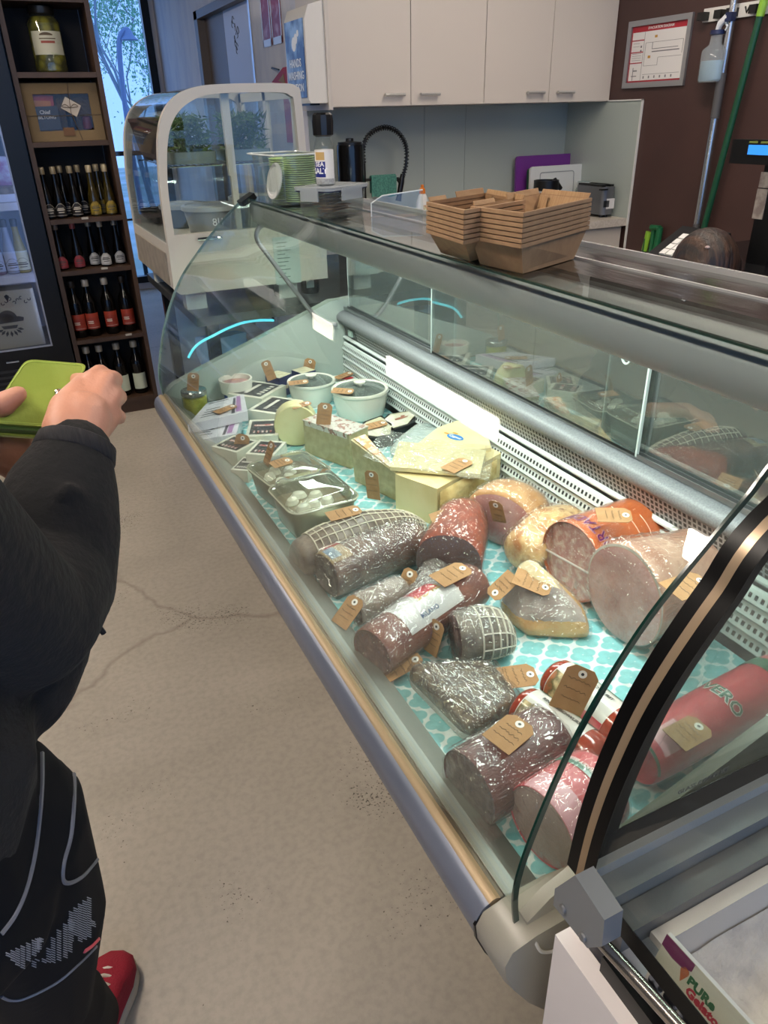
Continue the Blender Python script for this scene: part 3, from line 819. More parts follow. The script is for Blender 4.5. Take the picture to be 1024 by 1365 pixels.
# ================================================================== DELI CASE
Y0, Y1 = 0.41, 2.44
DK = 0.620
M_glass = glass('case_glass', '#fafdfb', 1.0, .003, '#b8c8c2')
M_gedge = mat('glass_edge_green', '#0d3029', .15, coat=.5)
M_bump = mat('bumper_grey', '#6f7482', .35, .2, bump=.02, bscale=6)
M_gold = mat('bumper_gold', '#9a8465', .4, .3)
M_chan = mat('channel_grey', '#9aa09a', .4, .5)
M_enamel = mat('white_enamel_case', '#cfd6d4', .35)
M_endcap = mat('endcap_cream', '#8f8a7d', .35)
M_dark = mat('dark_plinth', '#1c1c1e', .5)
case = thing('deli_case', 'long refrigerated deli case with curved front glass, full of cheese and cured meat', 'deli case', (.68, 1.42, 0))
bm = B(); box2(bm, (.44, Y0 + .02, .44), (1.02, Y1 - .01, .56)); box2(bm, (.60, Y0 + .02, .10), (1.02, Y1 - .01, .44)); box2(bm, (.64, Y0 + .05, 0), (.98, Y1 - .05, .10)); obj('base', bm, M_dark, case, True)
# front bumper profile swept along the case
prof = [(.327, .661), (.318, .655), (.310, .638), (.312, .612), (.326, .575), (.350, .530), (.385, .480), (.43, .44)]
bm = B(); sheet(bm, [tuple(p[::2]) for p in [(q.x, q.y, q.z) for q in smooth_pts([(a, 0, b) for a, b in prof], 4)]], Y0 + .03, Y1 + .005, -.012); obj('front_bumper', bm, M_bump, case, True, ang=.9)
bm = B(); sheet(bm, [(.326, .660), (.331, .664), (.337, .665), (.343, .662)], Y0 + .03, Y1 + .004, .01); obj('bumper_strip', bm, M_gold, case, True)
bm = B(); box2(bm, (.343, Y0 + .004, .615), (.3475, Y1, .662)); obj('seal', bm, M_black, case, True)
bm = B(); sheet(bm, [(.352, .655), (.372, .655), (.400, .640), (.412, .626)], Y0 + .006, Y1 - .01, .02); obj('front_channel', bm, M_chan, case, True, ang=.4)
# near end cap of the bumper
bm = B()
ec = [(.318, .655), (.309, .635), (.312, .610), (.326, .573), (.350, .528), (.385, .478), (.43, .43)]
top = [(.46, .50), (.46, .66), (.40, .668), (.35, .664)]
ring0 = ec + top
loft(bm, [[Vector((x, Y0 + .028, z)) for x, z in ring0], [Vector((x, Y0 - .012, z)) for x, z in ring0], [Vector((x * .96 + .017, Y0 - .026, z * .96 + .024)) for x, z in ring0]])
obj('end_cap', bm, M_endcap, case, True, ang=.9)
bm = B(); sheet(bm, [(.317, .650), (.3075, .635), (.310, .610), (.324, .572), (.347, .528)], Y0 + .028, Y0 + .032, -.012); obj('cap_gap', bm, M_black, case, True)
bm = B()
cr = smooth_pts([(.352, Y0 - .02, .66), (.356, Y0 - .0275, .640), (.366, Y0 - .028, .625), (.384, Y0 - .028, .615), (.40, Y0 - .028, .612), (.43, Y0 - .028, .62)], 5)
tube(bm, cr, .0022, 5); obj('cap_crack', bm, mat('white_tape', '#c9c6bd', .6), case, True)
# deck
bm = B(); box2(bm, (.405, Y0 + .004, DK - .03), (1.02, Y1 - .004, DK - .002)); obj('deck', bm, M_steel, case, True)

def holes(name, cell, hole, rows, zmid, base='#c9d0ce', dark='#17191a'):
    """white metal punched with square holes: cell sizes along y and z"""
    m = bpy.data.materials.new(name); m.use_nodes = True
    N = m.node_tree.nodes; L = m.node_tree.links; b = N['Principled BSDF']
    tc = N.new('ShaderNodeTexCoord'); sp = N.new('ShaderNodeSeparateXYZ'); L.new(tc.outputs['Object'], sp.inputs[0])
    def math_(op, a, v=None, w=None):
        n = N.new('ShaderNodeMath'); n.operation = op
        if isinstance(a, (int, float)): n.inputs[0].default_value = a
        else: L.new(a, n.inputs[0])
        if v is not None:
            if isinstance(v, (int, float)): n.inputs[1].default_value = v
            else: L.new(v, n.inputs[1])
        return n.outputs[0]
    y = math_('FRACT', math_('DIVIDE', sp.outputs[1], cell[0]))
    hy = math_('LESS_THAN', math_('ABSOLUTE', math_('SUBTRACT', y, .5)), hole[0] / 2)
    zz = math_('SUBTRACT', sp.outputs[2], zmid)
    if rows == 'grid':
        z = math_('FRACT', math_('DIVIDE', zz, cell[1]))
        hz = math_('LESS_THAN', math_('ABSOLUTE', math_('SUBTRACT', z, .5)), hole[1] / 2)
    else:
        hz = None
        for r in rows:
            k = math_('LESS_THAN', math_('ABSOLUTE', math_('SUBTRACT', zz, r)), hole[1] / 2)
            hz = k if hz is None else math_('MAXIMUM', hz, k)
    h = math_('MULTIPLY', hy, hz)
    mx = N.new('ShaderNodeMixRGB'); mx.inputs[1].default_value = C(base); mx.inputs[2].default_value = C(dark)
    L.new(h, mx.inputs[0]); L.new(mx.outputs[0], b.inputs['Base Color']); b.inputs['Roughness'].default_value = .4
    return m
# back grille: lower louvres, ledge, perforated strip, rounded rail
M_louv = holes('louvre_holes', (.0125, 1), (.52, .0085), (0.0,), 0.0)
XR = 1.0
lou = []
for k in range(4):
    zc = .650 + k * .030
    bm = B(); sheet(bm, [(XR - .004, zc - .015), (XR - .012, zc - .011), (XR - .004, zc + .011), (XR, zc + .015)], Y0 + .006, Y1 - .008, .006)
    o = obj('grille_louvre', bm, M_louv, case, False, ang=.3)
    for v in o.data.vertices: v.co.z -= zc
    o.location = Vector((0, 0, zc)) - wpos(case)
bm = B(); sheet(bm, [(XR, .763), (XR - .006, .768), (XR - .006, .772), (XR + .002, .776)], Y0 + .006, Y1 - .008, .01); obj('grille_ledge', bm, M_enamel, case, True)
M_perf = holes('perforated_strip', (.0118, .0115), (.62, .66), 'grid', 0.0, '#a9adb0', '#101112')
bm = B(); sheet(bm, [(XR + .004, -.023), (XR - .010, .023)], Y0 + .006, Y1 - .12, .004); o = obj('perforated_strip', bm, M_perf, case); o.location = Vector((0, 0, .797)) - wpos(case)
bm = B(); sheet(bm, [(XR + .004, .774), (XR - .012, .822)], Y1 - .12, Y1 - .03, .004); obj('thermostat_plate', bm, M_black, case, True)
bm = B(); box2(bm, (XR - .012, Y1 - .10, .79), (XR - .006, Y1 - .07, .81)); obj('thermostat_window', bm, mat('pale_lens', '#9fb5ac', .2), case, True)
bm = B(); sheet(bm, [(XR - .006, .820), (XR - .018, .824), (XR - .026, .834), (XR - .026, .848), (XR - .016, .858), (XR + .002, .864), (XR + .03, .866)], Y0 + .004, Y1 - .004, .012); obj('rear_rail', bm, M_silverpaint, case, True, ang=1.2)
bm = B()
for xx in (XR + .004, XR + .018, XR + .034): box2(bm, (xx - .0015, Y0 + .005, .866), (xx + .0015, Y1 - .005, .876))
obj('door_track', bm, M_alu, case, True)
# back body
bm = B(); box2(bm, (XR + .022, Y0 + .004, .10), (XR + .07, Y1 - .004, .864)); obj('rear_panel', bm, M_enamel, case, True)
# sliding rear doors
M_door = glass('door_glass', '#dfe6e4', 3.0, .10, '#a3adab', base=.14)
sl = [(1.02, Y0 + .02, 1.10, 1), (1.005, .98, 1.80, 0), (1.02, 1.70, Y1 - .02, 1)]
for x, ya, yb, hh in sl:
    bm = B(); box2(bm, (x - .0025, ya, .870), (x + .0025, yb, 1.185)); d = obj('sliding_door', bm, M_door, case, True)
    bm = B()
    for yy in (ya, yb): box2(bm, (x - .0030, yy - .0022, .870), (x + .0030, yy + .0022, 1.185))
    obj('door_edge', bm, mat('door_edge_white', '#c4d0cd', .3), d, True)
    bm = B(); hy = ya + .06
    ring = [Vector((x - .003, hy + .013 * math.cos(a), 1.06 + .02 * math.sin(a))) for a in [2 * PI * k / 20 for k in range(21)]]
    tube(bm, ring, .0022, 6); obj('finger_hole', bm, mat('door_edge_white', '#c4d0cd', .3), d, True)
# end panels (solid below, glass above)
def end_zone(x): return .683 + (x - .34) * (.898 - .683) / (.955 - .34)
gp = [(.345, .645), (.338, .72), (.355, .805), (.397, .925), (.458, 1.032), (.525, 1.107), (.595, 1.175), (.685, 1.25)]
GP = [(q.x, q.z) for q in smooth_pts([(a, 0, b) for a, b in gp], 6)]
for ya, yb, nm in ((Y1 - .006, Y1 + .03, 'far'), (Y0 - .012, Y0 + .004, 'near')):
    poly = [(.40, .50), (1.06, .50), (1.06, .905), (.955, .90)] + [(.955 - k * .12, end_zone(.955 - k * .12)) for k in range(1, 5)] + [(.38, .692), (.350, .668), (.350, .60)]
    bm = B(); loft(bm, [[Vector((x, ya, z)) for x, z in poly], [Vector((x, yb, z)) for x, z in poly]])
    obj('end_panel', bm, mat('end_panel_white', '#aab5ae', .25, coat=.4) if nm == 'far' else M_endcap, case, True, bev=.002)
for yc in (Y1 - .004, Y0 + .002):
    poly = [(x + .006, z) for x, z in GP if z > .70] + [(.955, 1.246), (1.0, 1.22), (.99, .90)] + [(.955 - k * .12, end_zone(.955 - k * .12) + .002) for k in range(0, 5)]
    bm = B(); loft(bm, [[Vector((x, yc - .0025, z)) for x, z in poly], [Vector((x, yc + .0025, z)) for x, z in poly]])
    obj('end_glass', bm, M_glass, case, True, smooth=False)
# curved front glass
bm = B(); sheet(bm, GP, Y0, Y1, .006, 0, 1); obj('front_glass', bm, [M_glass, M_gedge], case, True, ang=.8)
bm = B(); sheet(bm, [(GP[k][0] - .0035, GP[k][1]) for k in range(len(GP))], Y0 - .003, Y0, .007); obj('front_glass_edge', bm, M_gedge, case, True, ang=.8)
bm = B(); sheet(bm, [(GP[k][0] - .001, GP[k][1]) for k in range(len(GP))], Y1, Y1 + .002, .007); obj('front_glass_edge', bm, mat('glass_edge_pale', '#7f958d', .15), case, True, ang=.8)
# top
bm = B(); box2(bm, (.692, Y0, 1.244), (.765, Y1, 1.2495)); obj('top_glass', bm, M_glass, case, True)
bm = B(); box2(bm, (.6855, Y0, 1.2472), (.6905, Y1, 1.2505)); obj('top_edge', bm, M_gedge, case, True)
M_topsteel = mat('worn_steel', '#a4a5a4', .17, 1.0, bump=.10, bscale=35, bstretch=(1, .15, 1), col2='#8d8f8f', scale=22)
bm = B(); box2(bm, (.765, Y0, 1.225), (.842, Y1, 1.2495)); obj('top_slab', bm, M_topsteel, case, True, bev=.002)
bm = B(); box2(bm, (.8425, Y0, 1.225), (.848, Y1, 1.2525)); box2(bm, (.945, Y0, 1.225), (.952, Y1, 1.255)); obj('top_rail', bm, mat('bright_alu', '#dfe0e0', .25, .6), case, True, bev=.001)
bm = B(); box2(bm, (.848, Y0, 1.222), (.945, Y1, 1.2465)); obj('top_slab', bm, M_topsteel, case, True, bev=.002)
# lamp canopy under the top glass
M_canopy = mat('canopy_grey', '#9da1a4', .45, .1)
bm = B(); sheet(bm, [(.765, 1.2375), (.705, 1.2375), (.698, 1.224), (.699, 1.200), (.706, 1.180), (.722, 1.167), (.738, 1.165), (.750, 1.172), (.762, 1.186), (.775, 1.194), (.99, 1.200)], Y0 + .01, Y1 - .012, -.004); obj('lamp_canopy', bm, M_canopy, case, True, ang=1.2)
bm = B(); box2(bm, (.756, Y0 + .03, 1.180), (.836, Y1 - .03, 1.188)); obj('lamp_diffuser', bm, mat('lamp_tube', '#ffffff', .4, emit='#f6fff8', estr=LED_CASE), case, True)
# struts
for ys in (Y1 - .03, Y0 + .02):
    pts = [Py(365, 297, 2.42), Py(348, 300, 2.42), Py(341, 310, 2.42), Py(343, 322, 2.42), Py(360, 345, 2.42), Py(395, 391, 2.42), Py(420, 422, 2.42), Py(432, 430, 2.42), Py(448, 432, 2.42)]
    pts = [Vector((p.x, ys, p.z)) for p in pts]
    bm = B(); tube(bm, smooth_pts(pts, 5), .0075, 10); obj('strut', bm, M_alu, case, True)
bm = B(); box(bm, (.690, Y1 - .02, 1.245), (.05, .05, .016), rot=(0, -.5, 0)); obj('corner_clip', bm, M_black, case, True, bev=.004)
# the top edge runs a little askew of the base
for o in list(case.children):
    if o.name.split('.')[0] in ('front_glass', 'front_glass_edge', 'top_edge', 'top_glass', 'lamp_canopy', 'lamp_tube'):
        ofs = wpos(o)
        for v in o.data.vertices:
            w = v.co + ofs
            if w.z > 1.15 and w.x < .76: v.co.x -= .026 * (Y1 - w.y) / (Y1 - Y0) * min(1, (w.z - 1.15) / .085)

# ------------------------------------------------------------------ patterned liner on the deck
def quatrefoil(name, cell, r, off, teal, white):
    m = bpy.data.materials.new(name); m.use_nodes = True
    N = m.node_tree.nodes; L = m.node_tree.links; b = N['Principled BSDF']
    tc = N.new('ShaderNodeTexCoord'); sp = N.new('ShaderNodeSeparateXYZ'); L.new(tc.outputs['Object'], sp.inputs[0])
    def mth(op, a, v=None):
        n = N.new('ShaderNodeMath'); n.operation = op
        for i, q in enumerate((a, v)):
            if q is None: continue
            if isinstance(q, (int, float)): n.inputs[i].default_value = q
            else: L.new(q, n.inputs[i])
        return n.outputs[0]
    ds = []
    for sh in (0.0, 0.5):
        x = mth('ABSOLUTE', mth('SUBTRACT', mth('FRACT', mth('ADD', mth('DIVIDE', sp.outputs[0], cell[0]), 10.5 + sh)), .5))
        y = mth('ABSOLUTE', mth('SUBTRACT', mth('FRACT', mth('ADD', mth('DIVIDE', sp.outputs[1], cell[1]), 10.5 + sh)), .5))
        for ox, oy in ((off, 0), (0, off)):
            dx = mth('SUBTRACT', x, ox); dy = mth('SUBTRACT', y, oy)
            ds.append(mth('SQRT', mth('ADD', mth('MULTIPLY', dx, dx), mth('MULTIPLY', dy, dy))))
    d = ds[0]
    for q in ds[1:]: d = mth('MINIMUM', d, q)
    rp = N.new('ShaderNodeValToRGB'); rp.color_ramp.elements[0].position = r - .012; rp.color_ramp.elements[1].position = r + .012
    rp.color_ramp.elements[0].color = C(teal); rp.color_ramp.elements[1].color = C(white)
    L.new(d, rp.inputs[0])
    nz = N.new('ShaderNodeTexNoise'); nz.inputs['Scale'].default_value = 60; L.new(tc.outputs['Object'], nz.inputs['Vector'])
    r2 = N.new('ShaderNodeValToRGB'); r2.color_ramp.elements[0].position = .35; r2.color_ramp.elements[1].position = .65
    r2.color_ramp.elements[0].color = (.82, .82, .82, 1); r2.color_ramp.elements[1].color = (1, 1, 1, 1); L.new(nz.outputs['Fac'], r2.inputs[0])
    mx = N.new('ShaderNodeMixRGB'); mx.blend_type = 'MULTIPLY'; mx.inputs[0].default_value = 1
    L.new(rp.outputs[0], mx.inputs[1]); L.new(r2.outputs[0], mx.inputs[2]); L.new(mx.outputs[0], b.inputs['Base Color'])
    b.inputs['Roughness'].default_value = .35; setin(b, 'Coat Weight', .3)
    return m
M_liner = quatrefoil('liner_print', (.068, .056), .180, .195, '#86c8cc', '#dfeceb')
bm = B(); n = 60
for k in range(n):
    ya, yb = Y0 + .02 + (Y1 - .04 - Y0) * k / n, Y0 + .02 + (Y1 - .04 - Y0) * (k + 1) / n
    for x0, x1 in ((.414, .60), (.60, .80), (.80, .985)):
        bm.faces.new([bm.verts.new((x, y, DK - .001)) for x, y in ((x0, ya), (x1, ya), (x1, yb), (x0, yb))])
bmesh.ops.remove_doubles(bm, verts=bm.verts[:], dist=1e-5)
bmesh.ops.solidify(bm, geom=bm.faces[:], thickness=.0012)
tag(obj('deck_liner', bm, M_liner, None), 'turquoise liner with white quatrefoil trellis print on the case deck', 'liner')
DZ = DK + .0005

# ================================================================== COUNTERTOP DISPLAY CABINET (curved glass)
bench = thing('steel_bench', 'dark steel bench beyond the end of the deli case', 'bench', (1.0, 2.95, 0))
ZB = .885
bm = B(); box2(bm, (.50, 2.50, ZB - .03), (1.43, 3.42, ZB)); obj('bench_top', bm, mat('dark_steel', '#5b5e5e', .35, .8, col2='#4a4d4d', scale=14), bench, True, bev=.003)
for x in (.56, 1.38):
    for y in (2.56, 3.36):
        bm = B(); box2(bm, (x - .02, y - .02, 0), (x + .02, y + .02, ZB - .03)); obj('leg', bm, M_blackm, bench, True)
bm = B(); box2(bm, (.54, 2.54, .25), (1.40, 3.38, .27)); obj('shelf', bm, M_blackm, bench, True)
wy0, wy1, wx0, wx1, wz0, wz1 = 2.60, 3.30, .459, .955, .945, 1.105
wc = thing('display_cabinet', 'small white countertop display cabinet with curved glass', 'display cabinet', ((wx0 + wx1) / 2, 2.95, wz0))
M_wh = mat('cabinet_white', '#bdb7ac', .35)
bm = B(); loft(bm, [[Vector((x, y, z)) for x, z in ((wx0, wz0 + .02), (wx0 + .02, wz0), (wx1 + .06, wz0), (wx1 + .06, wz1), (wx0 + .003, wz1))] for y in (wy0, wy1)]); obj('base', bm, M_wh, wc, True, bev=.008)
bm = B(); box2(bm, (wx0 - .003, wy0 + .05, wz0 + .025), (wx0, wy1 - .05, wz1 - .03)); obj('front_panel', bm, mat('beige_steel', '#a89f8f', .4, .3, col2='#968d7f', scale=20), wc, True)
for x, y in ((.535, 2.66), (.535, 3.22), (.87, 2.66), (.87, 3.22)):
    bm = B(); box2(bm, (x - .035, y - .03, ZB), (x + .035, y + .03, wz0)); obj('foot', bm, mat('foot_white', '#b9bdb8', .5), wc, True, bev=.003)
op = [(wx0 + .003, wz1), (.463, 1.25), (.470, 1.34), (.484, 1.43), (.51, 1.49), (.555, 1.532), (.62, 1.555), (.72, 1.562), (.90, 1.562), (.945, 1.552), (.958, 1.52), (.965, 1.30), (.972, wz1)]
OP = [(q.x, q.z) for q in smooth_pts([(a, 0, b) for a, b in op], 4)]
for ya, yb, in ((wy0, wy0 + .028), (wy1 - .028, wy1)):
    c = Vector((.72, 0, 1.28)); inn = []
    for x, z in OP:
        dx, dz = c.x - x, c.z - z; l = math.hypot(dx, dz)
        inn.append((x + (.025 * (1 if abs(dx) > .14 else abs(dx) / .14)) * (1 if dx > 0 else -1), z + (.025 * (1 if abs(dz) > .14 else abs(dz) / .14)) * (1 if dz > 0 else -1)))
    inn[0] = (inn[0][0], wz1 + .03); inn[-1] = (inn[-1][0], wz1 + .03)
    bm = B(); n = len(OP)
    vo0 = [bm.verts.new((x, ya, z)) for x, z in OP]; vi0 = [bm.verts.new((x, ya, max(z, wz1 + .03))) for x, z in inn]
    vo1 = [bm.verts.new((x, yb, z)) for x, z in OP]; vi1 = [bm.verts.new((x, yb, max(z, wz1 + .03))) for x, z in inn]
    for i in range(n):
        j = (i + 1) % n
        bm.faces.new((vo0[i], vo0[j], vi0[j], vi0[i])); bm.faces.new((vo1[j], vo1[i], vi1[i], vi1[j]))
        bm.faces.new((vo0[j], vo0[i], vo1[i], vo1[j])); bm.faces.new((vi0[i], vi0[j], vi1[j], vi1[i]))
    obj('end_frame', bm, M_wh, wc, True, ang=.5)
    bm = B(); ym = (ya + yb) / 2; loft(bm, [[Vector((x, ym - .002, max(z, wz1))) for x, z in inn], [Vector((x, ym + .002, max(z, wz1))) for x, z in inn]]); obj('end_pane', bm, M_glass, wc, True, smooth=False)
M_cglass = glass('curved_glass', '#f6fafb', .8, .01)
bm = B(); sheet(bm, [(x + .003, z) for x, z in OP if x < .90 or z > 1.556], wy0 + .028, wy1 - .028, .004); obj('curved_pane', bm, M_cglass, wc, True, ang=.8)
bm = B(); box2(bm, (.94, wy0 + .028, wz1), (.955, wy0 + .06, 1.55)); box2(bm, (.94, wy1 - .06, wz1), (.955, wy1 - .028, 1.55)); box2(bm, (.94, wy0 + .028, 1.52), (.955, wy1 - .028, 1.55)); box2(bm, (.94, 2.93, wz1), (.955, 2.96, 1.55)); obj('rear_frame', bm, M_wh, wc, True)
bm = B(); box2(bm, (.945, wy0 + .06, wz1 + .01), (.949, wy1 - .06, 1.52)); obj('rear_pane', bm, M_glass, wc, True)
bm = B(); box2(bm, (.70, wy0 + .03, 1.30), (.725, wy0 + .05, 1.55)); box2(bm, (.705, wy0 + .03, wz1), (.725, wy0 + .05, 1.30)); obj('mullion', bm, M_wh, wc, True)
bm = B()
for x in [.52 + k * .02 for k in range(21)]: tube(bm, [(x, wy0 + .06, 1.335), (x, wy1 - .06, 1.335)], .0018, 5)
for y in (wy0 + .06, wy0 + .3, wy1 - .06): tube(bm, [(.515, y, 1.333), (.925, y, 1.333)], .003, 6)
obj('wire_shelf', bm, M_chrome, wc, True)
bm = B(); tube(bm, [(.56, wy0 - .006, wz1 + .012), (.615, wy0 - .012, wz1 + .012), (.64, wy0 - .006, wz1 + .012)], .006, 8); obj('handle', bm, M_chrome, wc, True)
sg2 = thing('taped_notice', 'paper notice in a clear sleeve on the end of the display cabinet', 'notice', (.89, wy0 - .002, 1.0))
a = Py(363, 317, wy0 - .003); b2 = Py(402, 376, wy0 - .003)
bm = B(); box2(bm, (a.x, wy0 - .004, b2.z), (b2.x, wy0 - .001, a.z)); obj('sheet', bm, mat('notice_paper', '#a9b6b1', .4), sg2, True)
bm = B()
for k in range(10):
    z = a.z - .02 - k * (a.z - b2.z - .03) / 10; box2(bm, (a.x + .012, wy0 - .0048, z), (a.x + .012 + (b2.x - a.x - .03) * random.uniform(.4, 1), wy0 - .004, z + .003))
obj('print', bm, mat('ink_grey', '#5f6f6b', .6), sg2, True)
# contents of the display cabinet
M_tubgrey = mat('tub_grey', '#8d8f8f', .4, col2='#7d7f80', scale=12)
def round_tub(x, y, z, r, h, label, m, lidm, mark=None):
    t = thing('round_tub', label, 'tub', (x, y, z), 0, 'tubs in the display cabinet')
    bm = B(); lathe(bm, [(r * .8, 0), (r * .84, .006), (r, h), (r * 1.05, h), (r * 1.05, h + .006)], 26); obj('body', bm, m, t)
    bm = B(); lathe(bm, [(r * 1.07, h - .004), (r * 1.07, h + .010), (r * .95, h + .014), (r * .9, h + .010), (.01, h + .012)], 26); obj('lid', bm, lidm, t)
    if mark:
        text('mark', mark, .035, mat('mark_white', '#d9dcdc', .5), Matrix.Translation((0, -r * .96, h * .55)) @ Euler((PI / 2 - .12, 0, 0)).to_matrix().to_4x4(), t, bend=lambda v: Vector((v.x, v.y, -(v.x * v.x) / (2 * r))))
    return t
round_tub(.66, 2.78, wz1 + .002, .095, .085, 'grey lidded tub marked with white numerals in the display cabinet', M_tubgrey, mat('lid_clear', '#a3a7a6', .3), '8|1')
round_tub(.83, 2.84, wz1 + .002, .08, .10, 'plain grey tub behind the marked tub in the display cabinet', M_tubgrey, mat('lid_clear', '#a3a7a6', .3))
round_tub(.62, 3.05, wz1 + .002, .085, .07, 'low dark tub towards the window end of the display cabinet', mat('tub_dark', '#55585a', .4), mat('lid_clear', '#a3a7a6', .3))
def herb_tray(x, y, label, seed):
    rnd = random.Random(seed)
    t = thing('herb_tray', label, 'herbs', (x, y, 1.339), 0, 'trays of green herbs')
    bm = B(); prism(bm, rrect(.15, .20, .02), .035); obj('tray', bm, mat('clear_tray_grey', '#6f7a72', .2), t)
    bm = B()
    for k in range(700):
        p = Vector((rnd.uniform(-.065, .065), rnd.uniform(-.09, .09), rnd.uniform(.03, .14)))
        d = Vector((rnd.uniform(-1, 1), rnd.uniform(-1, 1), rnd.uniform(-.2, 1))).normalized() * rnd.uniform(.015, .035); s = d.orthogonal().normalized() * .004
        bm.faces.new([bm.verts.new(q) for q in (p - d * .4, p + s, p + d, p - s)])
    o = obj('herb_leaves', bm, mat('herb_green', '#4d6a2c', .6, col2='#2f4a22', scale=60), t, smooth=False); o['kind'] = 'stuff'
herb_tray(.60, 2.76, 'tray of bushy green herbs on the wire shelf nearest the customer side', 5)
herb_tray(.80, 2.80, 'tray of bushy green herbs on the wire shelf behind the mullion', 6)
t = thing('brown_cone', 'brown wrapped cone standing on the wire shelf by the curved glass', 'packet', (.55, 3.12, 1.338))
bm = B(); lathe(bm, [(.03, 0), (.045, .03), (.065, .12), (.07, .125), (.07, .135), (.02, .14)], 18); obj('body', bm, mat('brown_paper', '#4a3733', .6, col2='#38292a', scale=25), t)
t = thing('black_bowl', 'wide black bowl on the floor of the display cabinet', 'bowl', (.56, 3.2, wz1 + .002))
bm = B(); lathe(bm, [(.03, 0), (.07, .03), (.08, .055), (.076, .055), (.06, .03), (.01, .008)], 22); obj('shell', bm, M_black, t)
# clutter under the display cabinet
t = thing('grinder_bottle', 'tall black pump bottle beside the display cabinet', 'bottle', (Py(413, 375, 2.68).x, 2.68, ZB))
hz = Py(413, 322, 2.68).z - ZB
bm = B(); lathe(bm, [(.032, 0), (.035, .01), (.035, hz * .62), (.022, hz * .7), (.020, hz * .75)], 18); obj('body', bm, M_black, t)
bm = B(); lathe(bm, [(.024, hz * .75), (.028, hz * .78), (.028, hz), (.02, hz)], 18); obj('cap', bm, M_blackm, t)
bm = B(); box(bm, (-.012, -.0355, hz * .3), (.03, .002, .06)); obj('label', bm, mat('label_grey', '#9aa3a0', .5), t)
M_bluebag = mat('blue_plastic', '#5c8ed6', .2, coat=.6, bump=.5, bscale=14, col2='#9cc3f0', scale=5)
t = thing('plastic_bag', 'crumpled translucent blue plastic bag beyond the case end', 'bag', (.62, 2.70, .272))
bm = B(); rn = random.Random(4); rings = []
for k in range(9):
    z = k * .062; rr = .07 + .03 * math.sin(k * 1.1); rings.append([Vector((math.cos(a) * rr * rn.uniform(.75, 1.15), math.sin(a) * rr * .5 * rn.uniform(.75, 1.15), z)) for a in [2 * PI * i / 16 for i in range(16)]])
loft(bm, rings); obj('body', bm, M_bluebag, t)
t = thing('carton_box', 'small blue and black carton under the bench', 'box', (.85, 2.75, .271))
bm = B(); box(bm, (0, 0, .12), (.16, .2, .24)); obj('body', bm, mat('carton_blue', '#3b4f86', .5, col2='#171a26', scale=5), t, bev=.002)
# added cyan glow in place of light caught on a curved glass rim
pts = [Py(*p, 2.53) for p in ((365, 427), (345, 427), (325, 430), (305, 437), (285, 447), (268, 456), (258, 465), (251, 477))]
t = thing('rim_glint', 'curved cyan glowing light strip behind the far end glass', 'light strip', pts[3])
bm = B(); tube(bm, smooth_pts(pts, 5), .0045, 8); obj('tube', bm, mat('cyan_glow', '#7ff2ff', .4, emit='#62e6ff', estr=1.4), t, True)
bm = B()
tube(bm, [pts[0], Vector((pts[0].x, 2.56, ZB - .016))], .005, 6)
obj('bracket', bm, M_blackm, t, True)  # added holder that ties the glowing line to the bench
# ================================================================== THINGS ON TOP OF THE CASE
ZTOP = 1.2505
M_kraft = mat('kraft_board', '#9a7a58', .8, col2='#8d6e4f', scale=60, lo=.3, hi=.7)
M_kraftin = mat('kraft_inside', '#a98862', .8, col2='#9c7b57', scale=30, stretch=(1, 12, 1))
